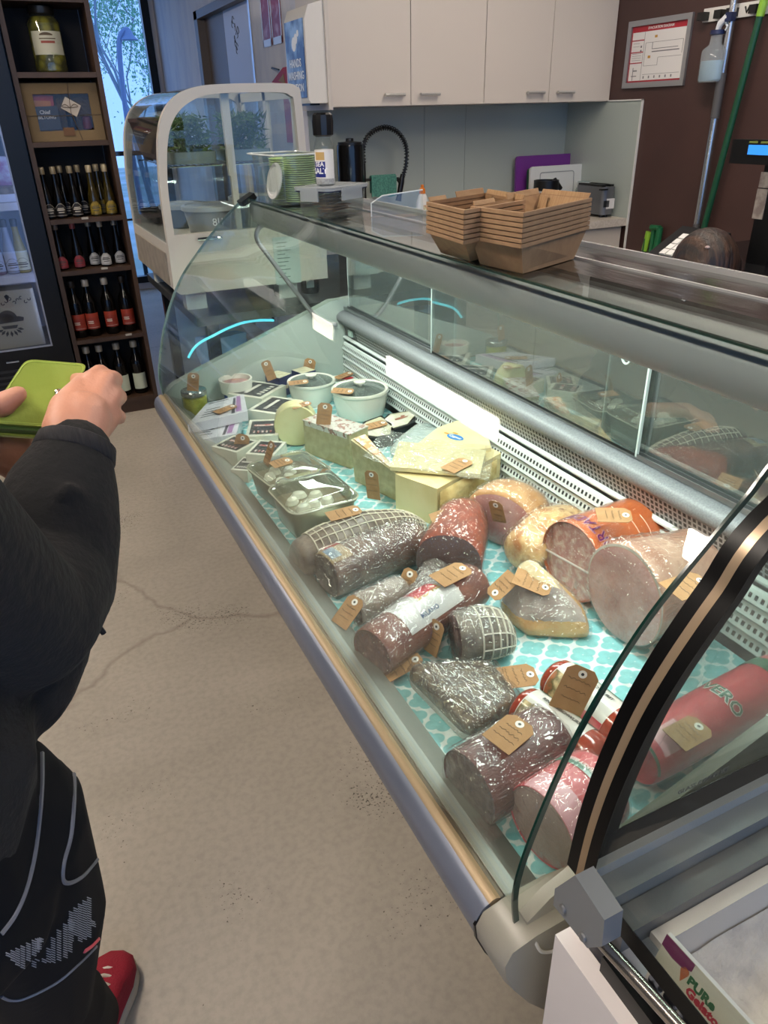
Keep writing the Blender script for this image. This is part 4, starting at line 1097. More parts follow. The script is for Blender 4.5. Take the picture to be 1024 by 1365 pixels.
# front stack: the corner that faces the camera rests at A
def V3(p): return Vector((p.x, p.y, 0))
A0, B0, D0_ = V3(Pz(697, 365, ZTOP)), V3(Pz(640, 352, ZTOP)), V3(Pz(765, 345, ZTOP))
HT = .0905
A1, B1, D1_ = V3(Pz(698, 284, ZTOP + HT)), V3(Pz(629, 275, ZTOP + HT)), V3(Pz(788, 264, ZTOP + HT))
ords = ['bottom', 'second', 'third', 'fourth', 'fifth', 'sixth', 'top']
def stack(bq, tq, names, group, h=.048, n=7, ht=HT):
    """nested trays: bq and tq are the four base and rim corners of the whole stack"""
    step = (ht - h) / (n - 1)
    c = sum(bq, Vector()) / 4
    ang = math.atan2((bq[1] - bq[0]).y, (bq[1] - bq[0]).x)
    Ri = Matrix.Rotation(-ang, 3, 'Z')
    b = [Ri @ (p - c) for p in bq]; tt = [Ri @ (p - c) for p in tq]
    # rim of one tray: the share of the flare that belongs to its own height
    for k in range(n):
        t = thing('kraft_tray', names[k], 'food tray', (c.x, c.y, ZTOP + k * step + .0001), ang, group)
        def ring(s, z, f=1.0):
            out = []
            for p, q in zip(b, tt):
                w = p.lerp(q, s); out.append(Vector((w.x * f, w.y * f, z)))
            return out
        bm = B(); loft(bm, [ring(0, 0), ring(1, h), ring(1, h, .975), ring(.06, .002, .97)], True, True)
        obj('body', bm, M_kraft, t, smooth=False)
        bm = B(); loft(bm, [ring(.97, h - .0055, 1.006), ring(1, h - .0052, 1.022), ring(1, h + .0002, 1.022), ring(1, h + .0004, .975), ring(.97, h - .0055, .98)], False, False)
        obj('folded_lip', bm, M_kraft, t, smooth=False)
        if k == n - 1:
            bm = B(); loft(bm, [ring(.10, .0032, .955), ring(.97, h - .001, .968), ring(.97, h - .001, .972), ring(.10, .0028, .965)], True, True)
            obj('lining', bm, M_kraftin, t, smooth=False)
            bm = B(); R1 = ring(1, h, .97)
            def flap(p, q, u0, u1, rise, out):
                a_, b_ = p.lerp(q, u0), p.lerp(q, u1); o_ = Vector((-(q - p).y, (q - p).x, 0)).normalized() * out
                th = o_.normalized() * .002
                loft(bm, [[a_, a_ + th, b_ + th, b_], [a_ + o_ + Vector((0, 0, rise)), a_ + o_ + th + Vector((0, 0, rise)), b_ + o_ + th + Vector((0, 0, rise)), b_ + o_ + Vector((0, 0, rise))]])
            flap(R1[1], R1[2], .02, .98, .007, -.003); flap(R1[2], R1[3], .02, .52, .009, -.003); flap(R1[2], R1[3], .70, .98, .006, -.003)
            obj('raised_flap', bm, M_kraftin, t, smooth=False)
            lo = ring(.2, .004, .95); hi = ring(.95, h - .002, .962)
            for i_, j_ in ((0, 3), (1, 0), (2, 1)):
                a0_, a1_ = lo[i_], hi[i_]; dv = (hi[j_] - hi[i_]) * .24; inn_ = -Vector(((hi[i_].x), (hi[i_].y), 0)) * .05
                bm = B(); loft(bm, [[a0_ + inn_, a0_ + inn_ * 1.3, a0_ + dv * .7 + inn_ * 1.3, a0_ + dv * .7 + inn_], [a1_ + inn_, a1_ + inn_ * 1.3, a1_ + dv * .8 + inn_ * 1.3, a1_ + dv * .8 + inn_]])
                obj('corner_tab', bm, M_kraftin, t, smooth=False)
def lab(k, where):
    o = ords[k]
    return ('brown kraft food tray at the %s of the nested stack %s' if o in ('bottom', 'top') else 'kraft food tray, %s in the nested stack %s') % (o if o in ('bottom', 'top') else o + ' from the bottom', where)
stack([A0, D0_, B0 + D0_ - A0, B0], [A1, D1_, B1 + D1_ - A1, B1], [lab(k, 'closer to the till') for k in range(7)], 'kraft trays in the stack closer to the till')
E0, F0 = V3(Pz(632, 349.5, ZTOP)) + Vector((-.001, .010, 0)), V3(Pz(588, 337, ZTOP))
E1, F1 = V3(Pz(628, 281, ZTOP + HT)) + Vector((-.004, .012, 0)), V3(Pz(570, 269, ZTOP + HT))
dx0 = Vector((.118, .048, 0)); dx1 = Vector((.150, .060, 0))
stack([E0, E0 + dx0, F0 + dx0, F0], [E1, E1 + dx1, F1 + dx1, F1], [lab(k, 'closer to the clip box') for k in range(7)], 'kraft trays in the stack closer to the clip box')

# clip-lock box of kraft tags with the salt grinder on top
a = Pz(443, 292, ZTOP); b = Pz(489, 283, ZTOP); c = Pz(410, 272, ZTOP)
ux = b - a; rot = math.atan2(ux.y, ux.x); wB = ux.length * 1.12; dB = .105; hB = .058
rm = Matrix.Rotation(rot, 3, 'Z')
ctr = a + rm @ Vector((wB / 2 - .008, dB / 2, 0))
M_clear = glass('clear_plastic', '#f6f9f8', 1.1, .035, '#cfd6d4')
M_frost = glass('frosted_lid', '#eef2f3', 1.0, .32, '#d6dcdf')
t = thing('clip_box', 'clear clip-lock box full of kraft tags under the salt grinder', 'storage box', ctr, rot)
bm = B(); o = rrect(wB * .90, dB * .90, .018); o2 = rrect(wB, dB, .02)
loft(bm, [[Vector((x, y, .001)) for x, y in o], [Vector((x, y, hB)) for x, y in o2], [Vector((x * .975, y * .975, hB)) for x, y in o2], [Vector((x * .97, y * .97, .004)) for x, y in o]]); obj('body', bm, M_clear, t, ang=.9)
bm = B(); prism(bm, rrect(wB + .012, dB + .012, .022), .007, z0=hB + .003); prism(bm, rrect(wB * .8, dB * .78, .018), .003, z0=hB + .0085); ld = obj('lid', bm, M_frost, t, bev=.002)
bm = B(); prism(bm, rrect(wB + .008, dB + .008, .021), .0028, z0=hB); obj('seal', bm, mat('navy_seal', '#1d2440', .5), ld)
for sx, sy, w, d in ((0, -1, wB * .5, .004), (0, 1, wB * .5, .004), (-1, 0, .004, dB * .5), (1, 0, .004, dB * .5)):
    bm = B(); box(bm, (sx * (wB / 2 + .008), sy * (dB / 2 + .008), hB - .006), (w, d, .028)); obj('clip', bm, M_frost, ld, bev=.0018)
rn = random.Random(2)
for k in range(16):
    bm = B(); box(bm, (0, 0, 0), (.075, .036, .0009)); bpyo = obj('kraft_tag_blank', bm, mat('tag_kraft_old', '#b8906c', .8, col2='#8f6a4e', scale=40), None, smooth=False)
    bpyo.location = ctr + rm @ Vector((rn.uniform(-.12, .12) * wB, rn.uniform(-.16, .16) * dB, .008 + k * .0026)); bpyo.rotation_euler = (rn.uniform(-.04, .04), rn.uniform(-.04, .04), rot + rn.uniform(-.25, .25))
    tag(bpyo, 'spare kraft tag piled inside the clear clip-lock box', 'tag', 'spare kraft tags in the clip box')
# salt grinder
zl = ZTOP + hB + .0125
q = Pz(437, 247, zl)
ht = (Py(431, 150, q.y).z - q.z)
t = thing('salt_grinder', 'sea salt grinder with a black cap on the clip box', 'salt grinder', (ctr.x + .01, ctr.y + .012, zl)); t.location = (q.x, q.y + .012, zl)
rS = .0235
M_salt = mat('salt_crystals', '#e3dcd6', .5, col2='#cfc6c2', scale=220, kind='voronoi', bump=.4, bscale=200)
bm = B(); lathe(bm, [(rS * .92, 0), (rS, .004), (rS, ht * .54), (rS * .9, ht * .60), (rS * .74, ht * .66), (rS * .74, ht * .70)], 26); obj('bottle', bm, glass('bottle_clear', '#eef2f2', 1.2, .05), t)
bm = B(); lathe(bm, [(rS * .9, .003), (rS * .96, .006), (rS * .96, ht * .50), (.001, ht * .51)], 24); obj('salt', bm, M_salt, t)
bm = B(); lathe(bm, [(rS * .80, ht * .68), (rS * 1.02, ht * .70), (rS * 1.08, ht * .88), (rS * 1.0, ht * .97), (rS * .8, ht)], 12); obj('cap', bm, M_black, t, ang=.3)
va = math.atan2(-q.y, -q.x)      # direction from the grinder to the camera
def cyl_band(bm, r, a0, a1, z0, z1, n=12, mi=0):
    f = z0 if callable(z0) else (lambda a: z0); g = z1 if callable(z1) else (lambda a: z1)
    P = []
    for k in range(n + 1):
        a = a0 + (a1 - a0) * k / n; u = 2 * k / n - 1
        P.append([bm.verts.new((r * math.cos(a), r * math.sin(a), f(u))), bm.verts.new((r * math.cos(a), r * math.sin(a), g(u)))])
    for A_, B_ in zip(P[:-1], P[1:]): bm.faces.new((A_[0], B_[0], B_[1], A_[1])).material_index = mi
bm = B(); cyl_band(bm, rS * 1.01, va - 1.25, va + 1.1, ht * .10, ht * .50); lb = obj('label', bm, mat('label_paper', '#e4e0d8', .5), t)
bm = B(); cyl_band(bm, rS * 1.02, va - 1.2, va + .05, ht * .12, ht * .34); obj('blue_panel', bm, mat('label_navy', '#1c2a78', .4), lb)
bm = B(); cyl_band(bm, rS * 1.02, va - 1.0, va + .0, ht * .36, ht * .47); obj('gold_panel', bm, mat('label_gold', '#c9a566', .4), lb)
def cyl_text(r, ang, z, s, size, m, parent, sx=1.0, bold=0.0):
    def bend(v):
        a = ang + v.x / r
        return Vector((r * math.cos(a), r * math.sin(a), z + v.y))
    return text('lettering', s, size, m, I4, parent, bend=bend, sx=sx, bold=bold)
cyl_text(rS * 1.035, va - .55, ht * .30, 'SEA', .014, mat('ink_white', '#efefef', .5), lb, bold=.0004)
cyl_text(rS * 1.035, va - .55, ht * .205, 'SALT', .017, mat('ink_white', '#efefef', .5), lb, bold=.0005)

# clear bin of green rimmed lids
a = Pz(398, 275, ZTOP); b = Pz(345, 262, ZTOP)
wN, dN, hN = .135, .20, .125
cN = Vector((.748, 2.19, ZTOP))
t = thing('clear_bin', 'clear plastic bin holding green cups and white lids', 'bin', cN, .1)
o = rrect(wN * .92, dN * .92, .02); o2 = rrect(wN, dN, .022); o3 = rrect(wN + .02, dN + .02, .028)
bm = B(); loft(bm, [[Vector((x, y, .001)) for x, y in o], [Vector((x, y, hN - .002)) for x, y in o2], [Vector((x, y, hN)) for x, y in o3], [Vector((x, y, hN + .003)) for x, y in o3], [Vector((x * .98, y * .98, hN)) for x, y in o2], [Vector((x * .98, y * .98, .004)) for x, y in o]]); obj('body', bm, M_clear, t, ang=.9)
bm = B(); rp_ = [Vector((x, y, hN + .002)) for x, y in rrect(wN + .02, dN + .02, .028)]; tube(bm, rp_ + [rp_[0]], .0022, 6); obj('rim', bm, mat('rim_bright', '#cfd8d6', .2, coat=.6), t)
M_lime = mat('lime_lid', '#aecd7c', .35, col2='#c6dca2', scale=8)
rm = Matrix.Rotation(.1, 3, 'Z')
for i, (dx, dy, nn, lab) in enumerate(((.018, -.045, 22, 'in the column of the clear bin closer to the clip box'), (.018, .05, 20, 'in the column of the clear bin closer to the window'))):
    for k in range(nn):
        bm = B(); lathe(bm, [(.038, 0), (.044, .0008), (.0445, .0030), (.042, .0036), (.041, .0018), (.01, .0016)], 22)
        o = obj('green_cup', bm, M_lime, None); o.location = cN + rm @ Vector((dx, dy, .006 + k * .0055))
        tag(o, 'thin green cup stacked ' + lab, 'cup', ('green cups in the column by the box', 'green cups in the column by the window')[i])
bm = B(); lathe(bm, [(.045, 0), (.047, .002), (.047, .005), (.038, .008), (.036, .006), (.002, .006)], 26)
o = obj('container_cover', bm, mat('lid_white', '#e2e2de', .4), None); o.location = cN + rm @ Vector((-.050, -.03, .06)); o.rotation_euler = (0, -1.35, .1)
tag(o, 'round white lid standing on edge in the clear bin', 'lid')
bm = B(); box(bm, (0, 0, 0), (.05, .002, .05)); o = obj('blue_card', bm, mat('pale_blue', '#7fa6cf', .5), None); o.location = cN + rm @ Vector((-.03, .075, .07)); o.rotation_euler = (.15, 0, .2)
tag(o, 'pale blue card tucked in the clear bin', 'card')
# clear acrylic upstand
P = [Pz(493, 262, ZTOP), Pz(533, 303, ZTOP)]
t = thing('acrylic_upstand', 'low clear acrylic upstand with a bright edge beside the clip box', 'screen', ((.93), 1.86, ZTOP))
bm = B(); p0 = Vector((.86, 1.69, ZTOP)); 
prf = [(.80, ZTOP), (.80, ZTOP + .03), (.83, ZTOP + .045), (.94, ZTOP + .052), (.94, ZTOP)]
loft(bm, [[Vector((x, 1.735, z)) for x, z in prf], [Vector((x, 1.739, z)) for x, z in prf]]); obj('pane', bm, M_clear, t, True, smooth=False)
bm = B(); tube(bm, [Vector((x, 1.737, z)) for x, z in prf[0:4]], .0016, 5); obj('edge', bm, mat('edge_bright', '#dfe6e4', .3), t, True)
# ================================================================== GOODS ON THE DECK
def wrapm(name, c1, c2, c3=None, scale=25, lo=.4, hi=.62, kind='noise', bump=.25, wr=.55, ws=38, st=(1, 1, 1), wst=(1, 3.0, 3.0), rough=.38, coat=1.0, distort=0.0):
    return mat(name, c1, rough, col2=c2, col3=c3, scale=scale, lo=lo, hi=hi, kind=kind, coat=coat, coatbump=min(1.0, wr * 1.6), bscale=ws * .75, bstretch=wst, stretch=st, distort=distort, coatrough=.10)
M_film = glass('cling_film', '#ffffff', .55, .012, '#f4f6f5', rough=.06, base=.042, bump=1.0, bscale=16, bst=(1, 2.0, 2.0))
M_film2 = glass('tight_film', '#ffffff', .7, .012, '#f4f6f5', rough=.06, base=.10, bump=1.0, bscale=18, bst=(2.6, .8, 2.6))
M_foil = wrapm('crinkled_film', '#8f8880', '#4c4038', scale=60, lo=.35, hi=.65, wr=.9, ws=70)

def film(o, st=(1, 1, 1), cuts=1, amp=.0022, sc=26.0, off=.0016, m=None, seed=0.0):
    """cling film: a thin creased shell over the surface of a wrapped thing"""
    bm = B(); bm.from_mesh(o.data)
    bmesh.ops.triangulate(bm, faces=[f for f in bm.faces if len(f.verts) > 4])
    if cuts: bmesh.ops.subdivide_edges(bm, edges=bm.edges[:], cuts=cuts, use_grid_fill=True)
    bm.normal_update()
    for v in bm.verts:
        q = Vector((v.co.x * sc * st[0] + seed, v.co.y * sc * st[1], v.co.z * sc * st[2]))
        r_ = 1 - min(1, abs(noise.noise(q + Vector((noise.noise(q * .5), 0, noise.noise(q * .6 + Vector((3, 1, 2)))))) * 2.6))
        v.co += v.normal * (off + amp * 1.6 * r_ * r_)
        v.co.z = max(v.co.z, .0004)
    o2 = obj('cling_film', bm, m or M_film, o.parent, ang=2.5)
    o2.location = o.location.copy(); o2.rotation_euler = o.rotation_euler.copy()
    return o2
def ring_pts(x, ry, rz, zc, n=28, ex=2.0, seed=0, amp=0.0, floor=0.0008, ph=0.0):
    out = []
    for k in range(n):
        a = 2 * PI * k / n
        ca, sa = math.cos(a), math.sin(a)
        y = ry * math.copysign(abs(ca) ** (2 / ex), ca); z = zc + rz * math.copysign(abs(sa) ** (2 / ex), sa)
        if amp:
            d = noise.noise(Vector((x * 14 + seed, y * 14, z * 14))) * amp
            y *= 1 + d; z = zc + (z - zc) * (1 + d)
        out.append(Vector((x, y, max(z, floor))))
    return out
def meat(name, label, cat, p0, p1, prof, m, group=None, n=30, ex=2.0, amp=0.0, cut0=None, cut1=None, seed=1.0, part='body', wrap=None):
    """lofted body lying between two deck points; prof = [(t, ry, rz, zc)] along its length"""
    p0 = Vector(p0); p1 = Vector(p1); d = p1 - p0; L = d.length
    mid = (p0 + p1) / 2
    t = thing(name, label, cat, (mid.x, mid.y, DZ), math.atan2(d.y, d.x), group)
    bm = B(); rings = []
    pts = smooth_pts([(q[0], q[1], q[2]) for q in prof], 5); zc = smooth_pts([(q[0], q[3], 0) for q in prof], 5)
    for q, z in zip(pts, zc):
        rings.append(ring_pts((q.x - .5) * L, max(q.y, .002), max(q.z, .002), z.y, n, ex, seed, amp))
    loft(bm, rings)
    bo_ = obj(part, bm, m, t, ang=1.0)
    if wrap: film(bo_, *(wrap if isinstance(wrap, tuple) else ()))
    for c, r, s in ((cut0, rings[0], -1), (cut1, rings[-1], 1)):
        if c is None: continue
        cen = sum(r, Vector()) / len(r)
        bm = B(); rr = []
        for f, o in ((1.0, .0004), (.93, .0012), (.6, .0016), (.2, .0018)):
            rr.append([cen + (p - cen) * f + Vector((s * o, 0, 0)) for p in r])
        loft(bm, rr, False, True)
        cf_ = obj('cut_face', bm, c, t, ang=1.2)
        if wrap:
            film(cf_, (1, 2.2, 1.0), 2, .003, 24, .0022, wrap[5] if isinstance(wrap, tuple) and len(wrap) > 5 else None)
    return t, L, rings
def net(t, rings, i0, i1, r, m, skip=2, off=.0012, name='netting', k_every=2):
    bm = B(); n = len(rings[0])
    sel = rings[i0:i1]
    g = []
    for rg in sel:
        c = sum(rg, Vector()) / n
        g.append([p + (p - c).normalized() * off for p in rg])
    for q in range(0, len(g), k_every): tube(bm, g[q] + [g[q][0]], r, 4, cap=False)
    for k in range(0, n, skip):
        if g[0][k].z > .004: tube(bm, [a[k] for a in g], r, 4)
    return obj(name, bm, m, t)
M_net = mat('net_cord', '#d3ccb8', .7)
def patch(t, rings, i0, i1, k0, k1, m, off=.001, name='label'):
    bm = B(); V = []
    n = len(rings[0])
    for rg in rings[i0:i1]:
        c = sum(rg, Vector()) / n
        V.append([bm.verts.new(rg[k % n] + (rg[k % n] - c).normalized() * off) for k in range(k0, k1 + 1)])
    for a, b in zip(V[:-1], V[1:]):
        for k in range(len(a) - 1): bm.faces.new((a[k], a[k + 1], b[k + 1], b[k]))
    return obj(name, bm, m, t, ang=1.2)
def surf_text(t, rings, s, size, m, i_mid, ang, axial=False, off=.0016, bold=.0, sx=1.0, flip=1, parent=None):
    """text bent over the round body: reads along the ring (axial False) or along the length"""
    n = len(rings[0]); rg = rings[i_mid]; c = sum(rg, Vector()) / n
    def at(a, x):
        f = (a / (2 * PI)) % 1.0 * n; k = int(f); u = f - k
        fi = min(max(i_mid + x / max(1e-6, (rings[1][0].x - rings[0][0].x)), 0), len(rings) - 1.001)
        # nearest ring by x
        X = rg[0].x + x; j = 0
        while j < len(rings) - 2 and rings[j + 1][0].x < X: j += 1
        w = min(max((X - rings[j][0].x) / max(1e-6, rings[j + 1][0].x - rings[j][0].x), 0), 1)
        p = rings[j][k % n].lerp(rings[j][(k + 1) % n], u).lerp(rings[j + 1][k % n].lerp(rings[j + 1][(k + 1) % n], u), w)
        cc = Vector((p.x, c.y, c.z))
        q = p + (p - cc).normalized() * off; q.x = X
        return q
    r = sum((p - c).length for p in rg) / n
    def bend(v):
        if axial: return at(ang - flip * v.y / r, flip * v.x)
        return at(ang - flip * v.x / r, -flip * v.y)
    return text('lettering', s, size, m, I4, parent or t, bend=bend, bold=bold, sx=sx)

# ---- materials
M_ham = wrapm('ham_pink', '#b98e88', '#cfa9a0', '#9a6a66', scale=16, wr=.35, ws=30)
M_hamcut = wrapm('ham_cut', '#bd8480', '#d8aaa4', '#98605d', scale=14, wr=.5, ws=34, wst=(1, 4, 1.2))
M_roastskin = wrapm('roast_skin', '#a86a2c', '#dcb87e', '#8a5020', scale=22, lo=.38, hi=.56, wr=.5, ws=40)
M_mortcase = wrapm('mortadella_casing', '#c26024', '#b2551e', scale=30, wr=.4, ws=26, wst=(.5, 5, 5))
M_mortcut = wrapm('mortadella_cut', '#cf9893', '#ecd2c8', '#bf8882', scale=75, lo=.45, hi=.68, wr=.3, ws=30)
M_pate = wrapm('paprika_coat', '#963c17', '#742a10', '#b55a28', scale=60, lo=.4, hi=.6, wr=.5, ws=60, rough=.6, coat=.6)
M_patecut = wrapm('liver_cut', '#5a3f3c', '#6a4d48', scale=30, wr=.4, ws=40)
M_salami = wrapm('salami_skin', '#632c1e', '#7d4430', '#451c14', scale=24, wr=.55, ws=42)
M_salamicut = wrapm('salami_cut', '#5a2f2a', '#7a4a42', '#b08a80', scale=70, lo=.35, hi=.6, wr=.45, ws=50)
M_darksal = wrapm('dark_salami_cut', '#47312f', '#675350', '#8a7a75', scale=75, lo=.4, hi=.6, wr=.35, ws=40)
M_greyrind = wrapm('grey_rind', '#54463a', '#7d6e60', '#382c24', scale=26, wr=.7, ws=60)
M_coppa = wrapm('coppa_cut', '#4f2a2a', '#a5817b', '#5a3230', scale=22, lo=.44, hi=.56, wr=.3, ws=40)
M_coppaskin = wrapm('coppa_skin', '#5f564b', '#8a8174', '#443b32', scale=30, wr=.6, ws=50)
M_pancet = wrapm('spice_crust', '#6a5a42', '#31281e', '#93825f', scale=60, lo=.38, hi=.6, wr=.75, ws=46, wst=(3.5, 1, 1))
M_fat = wrapm('pale_fat', '#c9c2b6', '#a39a90', scale=14, wr=.4, ws=40)
M_speck = wrapm('speck_rind', '#b9894e', '#d6ad72', '#8f6434', scale=14, wr=.6, ws=40)
M_speckmeat = wrapm('speck_meat', '#8f8078', '#b9aea6', '#6a5450', scale=16, wr=.8, ws=45)
M_specfat = wrapm('speck_fat', '#cdb98c', '#dccba3', scale=20, wr=.5, ws=40)
M_redcase = mat('red_casing', '#8c2f1c', .22, col2='#9c3b22', scale=6, coat=.7)
M_redpack = wrapm('red_print_film', '#c22f3c', '#cf4a52', scale=6, wr=.35, ws=26)
M_turkeycut = wrapm('poultry_cut', '#b59a8e', '#a98d82', scale=20, wr=.35, ws=40)
M_cheese = mat('pale_yellow_cheese', '#dccb98', .42, col2='#d2bf88', scale=10, coat=.35, coatbump=.3, bscale=30)
M_cheeserind = mat('cheese_rind', '#c9a55c', .5, col2='#d8bd7d', scale=14, coat=.3)
M_cheesebroken = mat('broken_cheese', '#d6c38c', .7, col2='#b99f63', scale=30, bump=.9, bscale=38)
M_white = mat('white_cheese', '#d6d3bd', .5, col2='#c9c6ae', scale=12, coat=.6, coatbump=.4, bscale=30)
M_feta = mat('packed_white_cheese', '#d9d8c8', .35, col2='#ccccbb', scale=8, coat=.8, coatbump=.5, bscale=24)
M_lblack = mat('cheese_label_black', '#25282a', .4, col2='#5a5c5a', scale=90, lo=.55, hi=.62)
M_greencheese = mat('sage_cheese', '#b5aa80', .5, col2='#a0966b', scale=50, lo=.35, hi=.6, coat=.3, coatbump=.3, bscale=30)
M_ceramic = mat('white_ceramic', '#d9d8cc', .25, coat=.4)
M_dip = mat('dark_dip', '#5f5240', .4, col2='#7d6d52', scale=40, bump=.5)
M_ink = mat('pen_ink', '#3b2d22', .7)
M_print = mat('print_white', '#e9e6e2', .5)
M_mred = mat('label_red', '#b0202c', .4)

# ---- cured meats, front row
t, L, rg = meat('netted_salami', 'long grey salami tied in cream netting, pointed at one end', 'salami', Pz(396, 748, .66), Pz(566, 692, .655),
    [(0, .036, .036, .040), (.06, .045, .044, .046), (.3, .049, .048, .050), (.6, .047, .045, .048), (.85, .033, .032, .036), (1, .010, .010, .018)], M_greyrind, amp=.12)
net(t, rg, 6, len(rg) - 1, .0014, M_net, 2, k_every=1)
t, L, rg = meat('wrapped_loaf', 'film-wrapped cured loaf with a red and blue label', 'cured meat', Pz(436, 770, .66), Pz(556, 722, .66),
    [(0, .042, .040, .044), (.05, .047, .045, .046), (.5, .048, .047, .048), (.95, .046, .045, .046), (1, .038, .036, .042)], wrapm('brown_loaf', '#573a2b', '#7a5a45', '#362318', scale=18, wr=.9, ws=55), wrap=((.6, 2.4, 2.4), 2, .003, 30, .0016, M_film2), amp=.05, ex=2.6, cut0=wrapm('loaf_end', '#4a3832', '#66524a', scale=30, wr=.6, ws=50))
patch(t, rg, 2, 8, 3, 10, mat('loaf_label', '#b9a07a', .35, col2='#9a8560', scale=20))
patch(t, rg, 5, 8, 3, 6, M_mred, .0016, 'red_label'); patch(t, rg, 4, 7, 6, 9, mat('loaf_blue', '#9fb0b8', .4, col2='#6a7f92', scale=30), .0018, 'blue_label')
t, L, rg = meat('short_salami', 'short film-wrapped salami end beside a kraft tag', 'salami', Pz(474, 812, .655), Pz(540, 787, .655),
    [(0, .026, .026, .030), (.08, .030, .030, .032), (.7, .033, .033, .034), (.95, .031, .031, .033), (1, .022, .022, .030)], wrapm('pale_salami', '#7d6e62', '#a3958a', '#5a4a40', scale=30, wr=.95, ws=70), amp=.06, cut0=M_salamicut, wrap=((2, 2, 2), 2, .0025, 40, .0016, M_film2))
t, L, rg = meat('thin_salami', 'thin crinkle-wrapped salami behind the labelled one', 'salami', Pz(556, 800, .66), Pz(590, 744, .66),
    [(0, .024, .024, .030), (.1, .030, .030, .032), (.8, .031, .031, .033), (1, .022, .022, .030)], M_foil, amp=.06, wrap=((2, 2, 2), 2, .0028, 40, .0016, M_film2))
t, L, rg = meat('labelled_salami', 'large reddish salami with a white and red printed label', 'salami', Pz(498, 870, .665), Pz(632, 778, .665),
    [(0, .040, .040, .0455), (.03, .046, .046, .0475), (.5, .047, .047, .048), (.95, .045, .045, .046), (1, .030, .030, .042)], M_salami, n=36, cut0=M_salamicut, amp=.02, wrap=((.7, 2, 2), 2, .0022, 26))
patch(t, rg, 7, 13, 3, 15, mat('salami_label', '#c6c4c0', .3, col2='#b3b1ae', scale=20, coat=1, coatbump=.4, bscale=40), .0012)
patch(t, rg, 9, 12, 3, 9, M_mred, .0016, 'red_label')
surf_text(t, rg, 'SALAME', .017, mat('label_gold2', '#b99a4a', .4), 10, PI * .50, True, bold=.0006)
surf_text(t, rg, 'MILANO', .012, mat('label_blue2', '#2c4a6d', .4), 9, PI * .72, True, bold=.0003)
# netted coppa with marbled face
t, L, rg = meat('netted_coppa', 'stubby netted coppa with a marbled dark cut face', 'cured meat', Pz(607, 853, .665), Pz(684, 842, .663),
    [(0, .040, .044, .047), (.12, .046, .047, .049), (.5, .047, .047, .049), (.8, .040, .040, .044), (.95, .026, .026, .034), (1, .014, .014, .028)], M_coppaskin, amp=.06, cut0=M_coppa, wrap=((2, 2, 2), 1, .002, 30))
net(t, rg, 8, len(rg) - 2, .0016, mat('net_white', '#d8d5c6', .6), 3, k_every=2)
# flat pancetta
def slabmeat(name, label, cat, quad, h, m, side=None, bump=.004, seed=3, n=14):
    """flat irregular slab: quad = four deck corners, h = thickness"""
    q = [Vector((p[0], p[1], 0)) for p in quad]; c = sum(q, Vector()) / 4
    d = q[1] - q[0]; ang = math.atan2(d.y, d.x)
    t = thing(name, label, cat, (c.x, c.y, DZ), ang)
    Ri = Matrix.Rotation(-ang, 3, 'Z'); q = [Ri @ (p - c) for p in q]
    def pt(u, v): return (q[0] * (1 - u) + q[1] * u) * (1 - v) + (q[3] * (1 - u) + q[2] * u) * v
    # rounded plan outline
    out = []
    for u, v in rrect(1, 1, .16, 5): out.append(pt(u + .5, v + .5))
    cc = sum(out, Vector()) / len(out)
    rings = []
    for f, z in ((.94, .001), (1.0, h * .15), (1.01, h * .45), (1.0, h * .75), (.95, h * .93), (.85, h), (.6, h * 1.03), (.3, h * 1.04), (.05, h * 1.04)):
        rr = []
        for p in out:
            w = cc + (p - cc) * f; dz = noise.noise(Vector((w.x * 18 + seed, w.y * 18, z * 10))) * bump * (1 if z > .5 * h else .0)
            rr.append(Vector((w.x, w.y, max(.0008, z + dz))))
        rings.append(rr)
    bm = B(); loft(bm, rings[2:], False, True); cr_ = obj('crust', bm, m, t, ang=1.2)
    film(cr_, (2.6, .9, 1.6), 3, .0045, 30, .002, M_film2)
    bm = B(); loft(bm, rings[:3], True, False); obj('side_layer', bm, side or m, t, ang=1.0)
    return t
slabmeat('pancetta_slab', 'flat spice-crusted pancetta slab in tight cling film', 'cured meat', [Pz(625, 1000, DK), Pz(692, 955, DK), Pz(652, 890, DK + .02), Pz(538, 898, DK + .02)], .046, M_pancet, M_fat, .006)
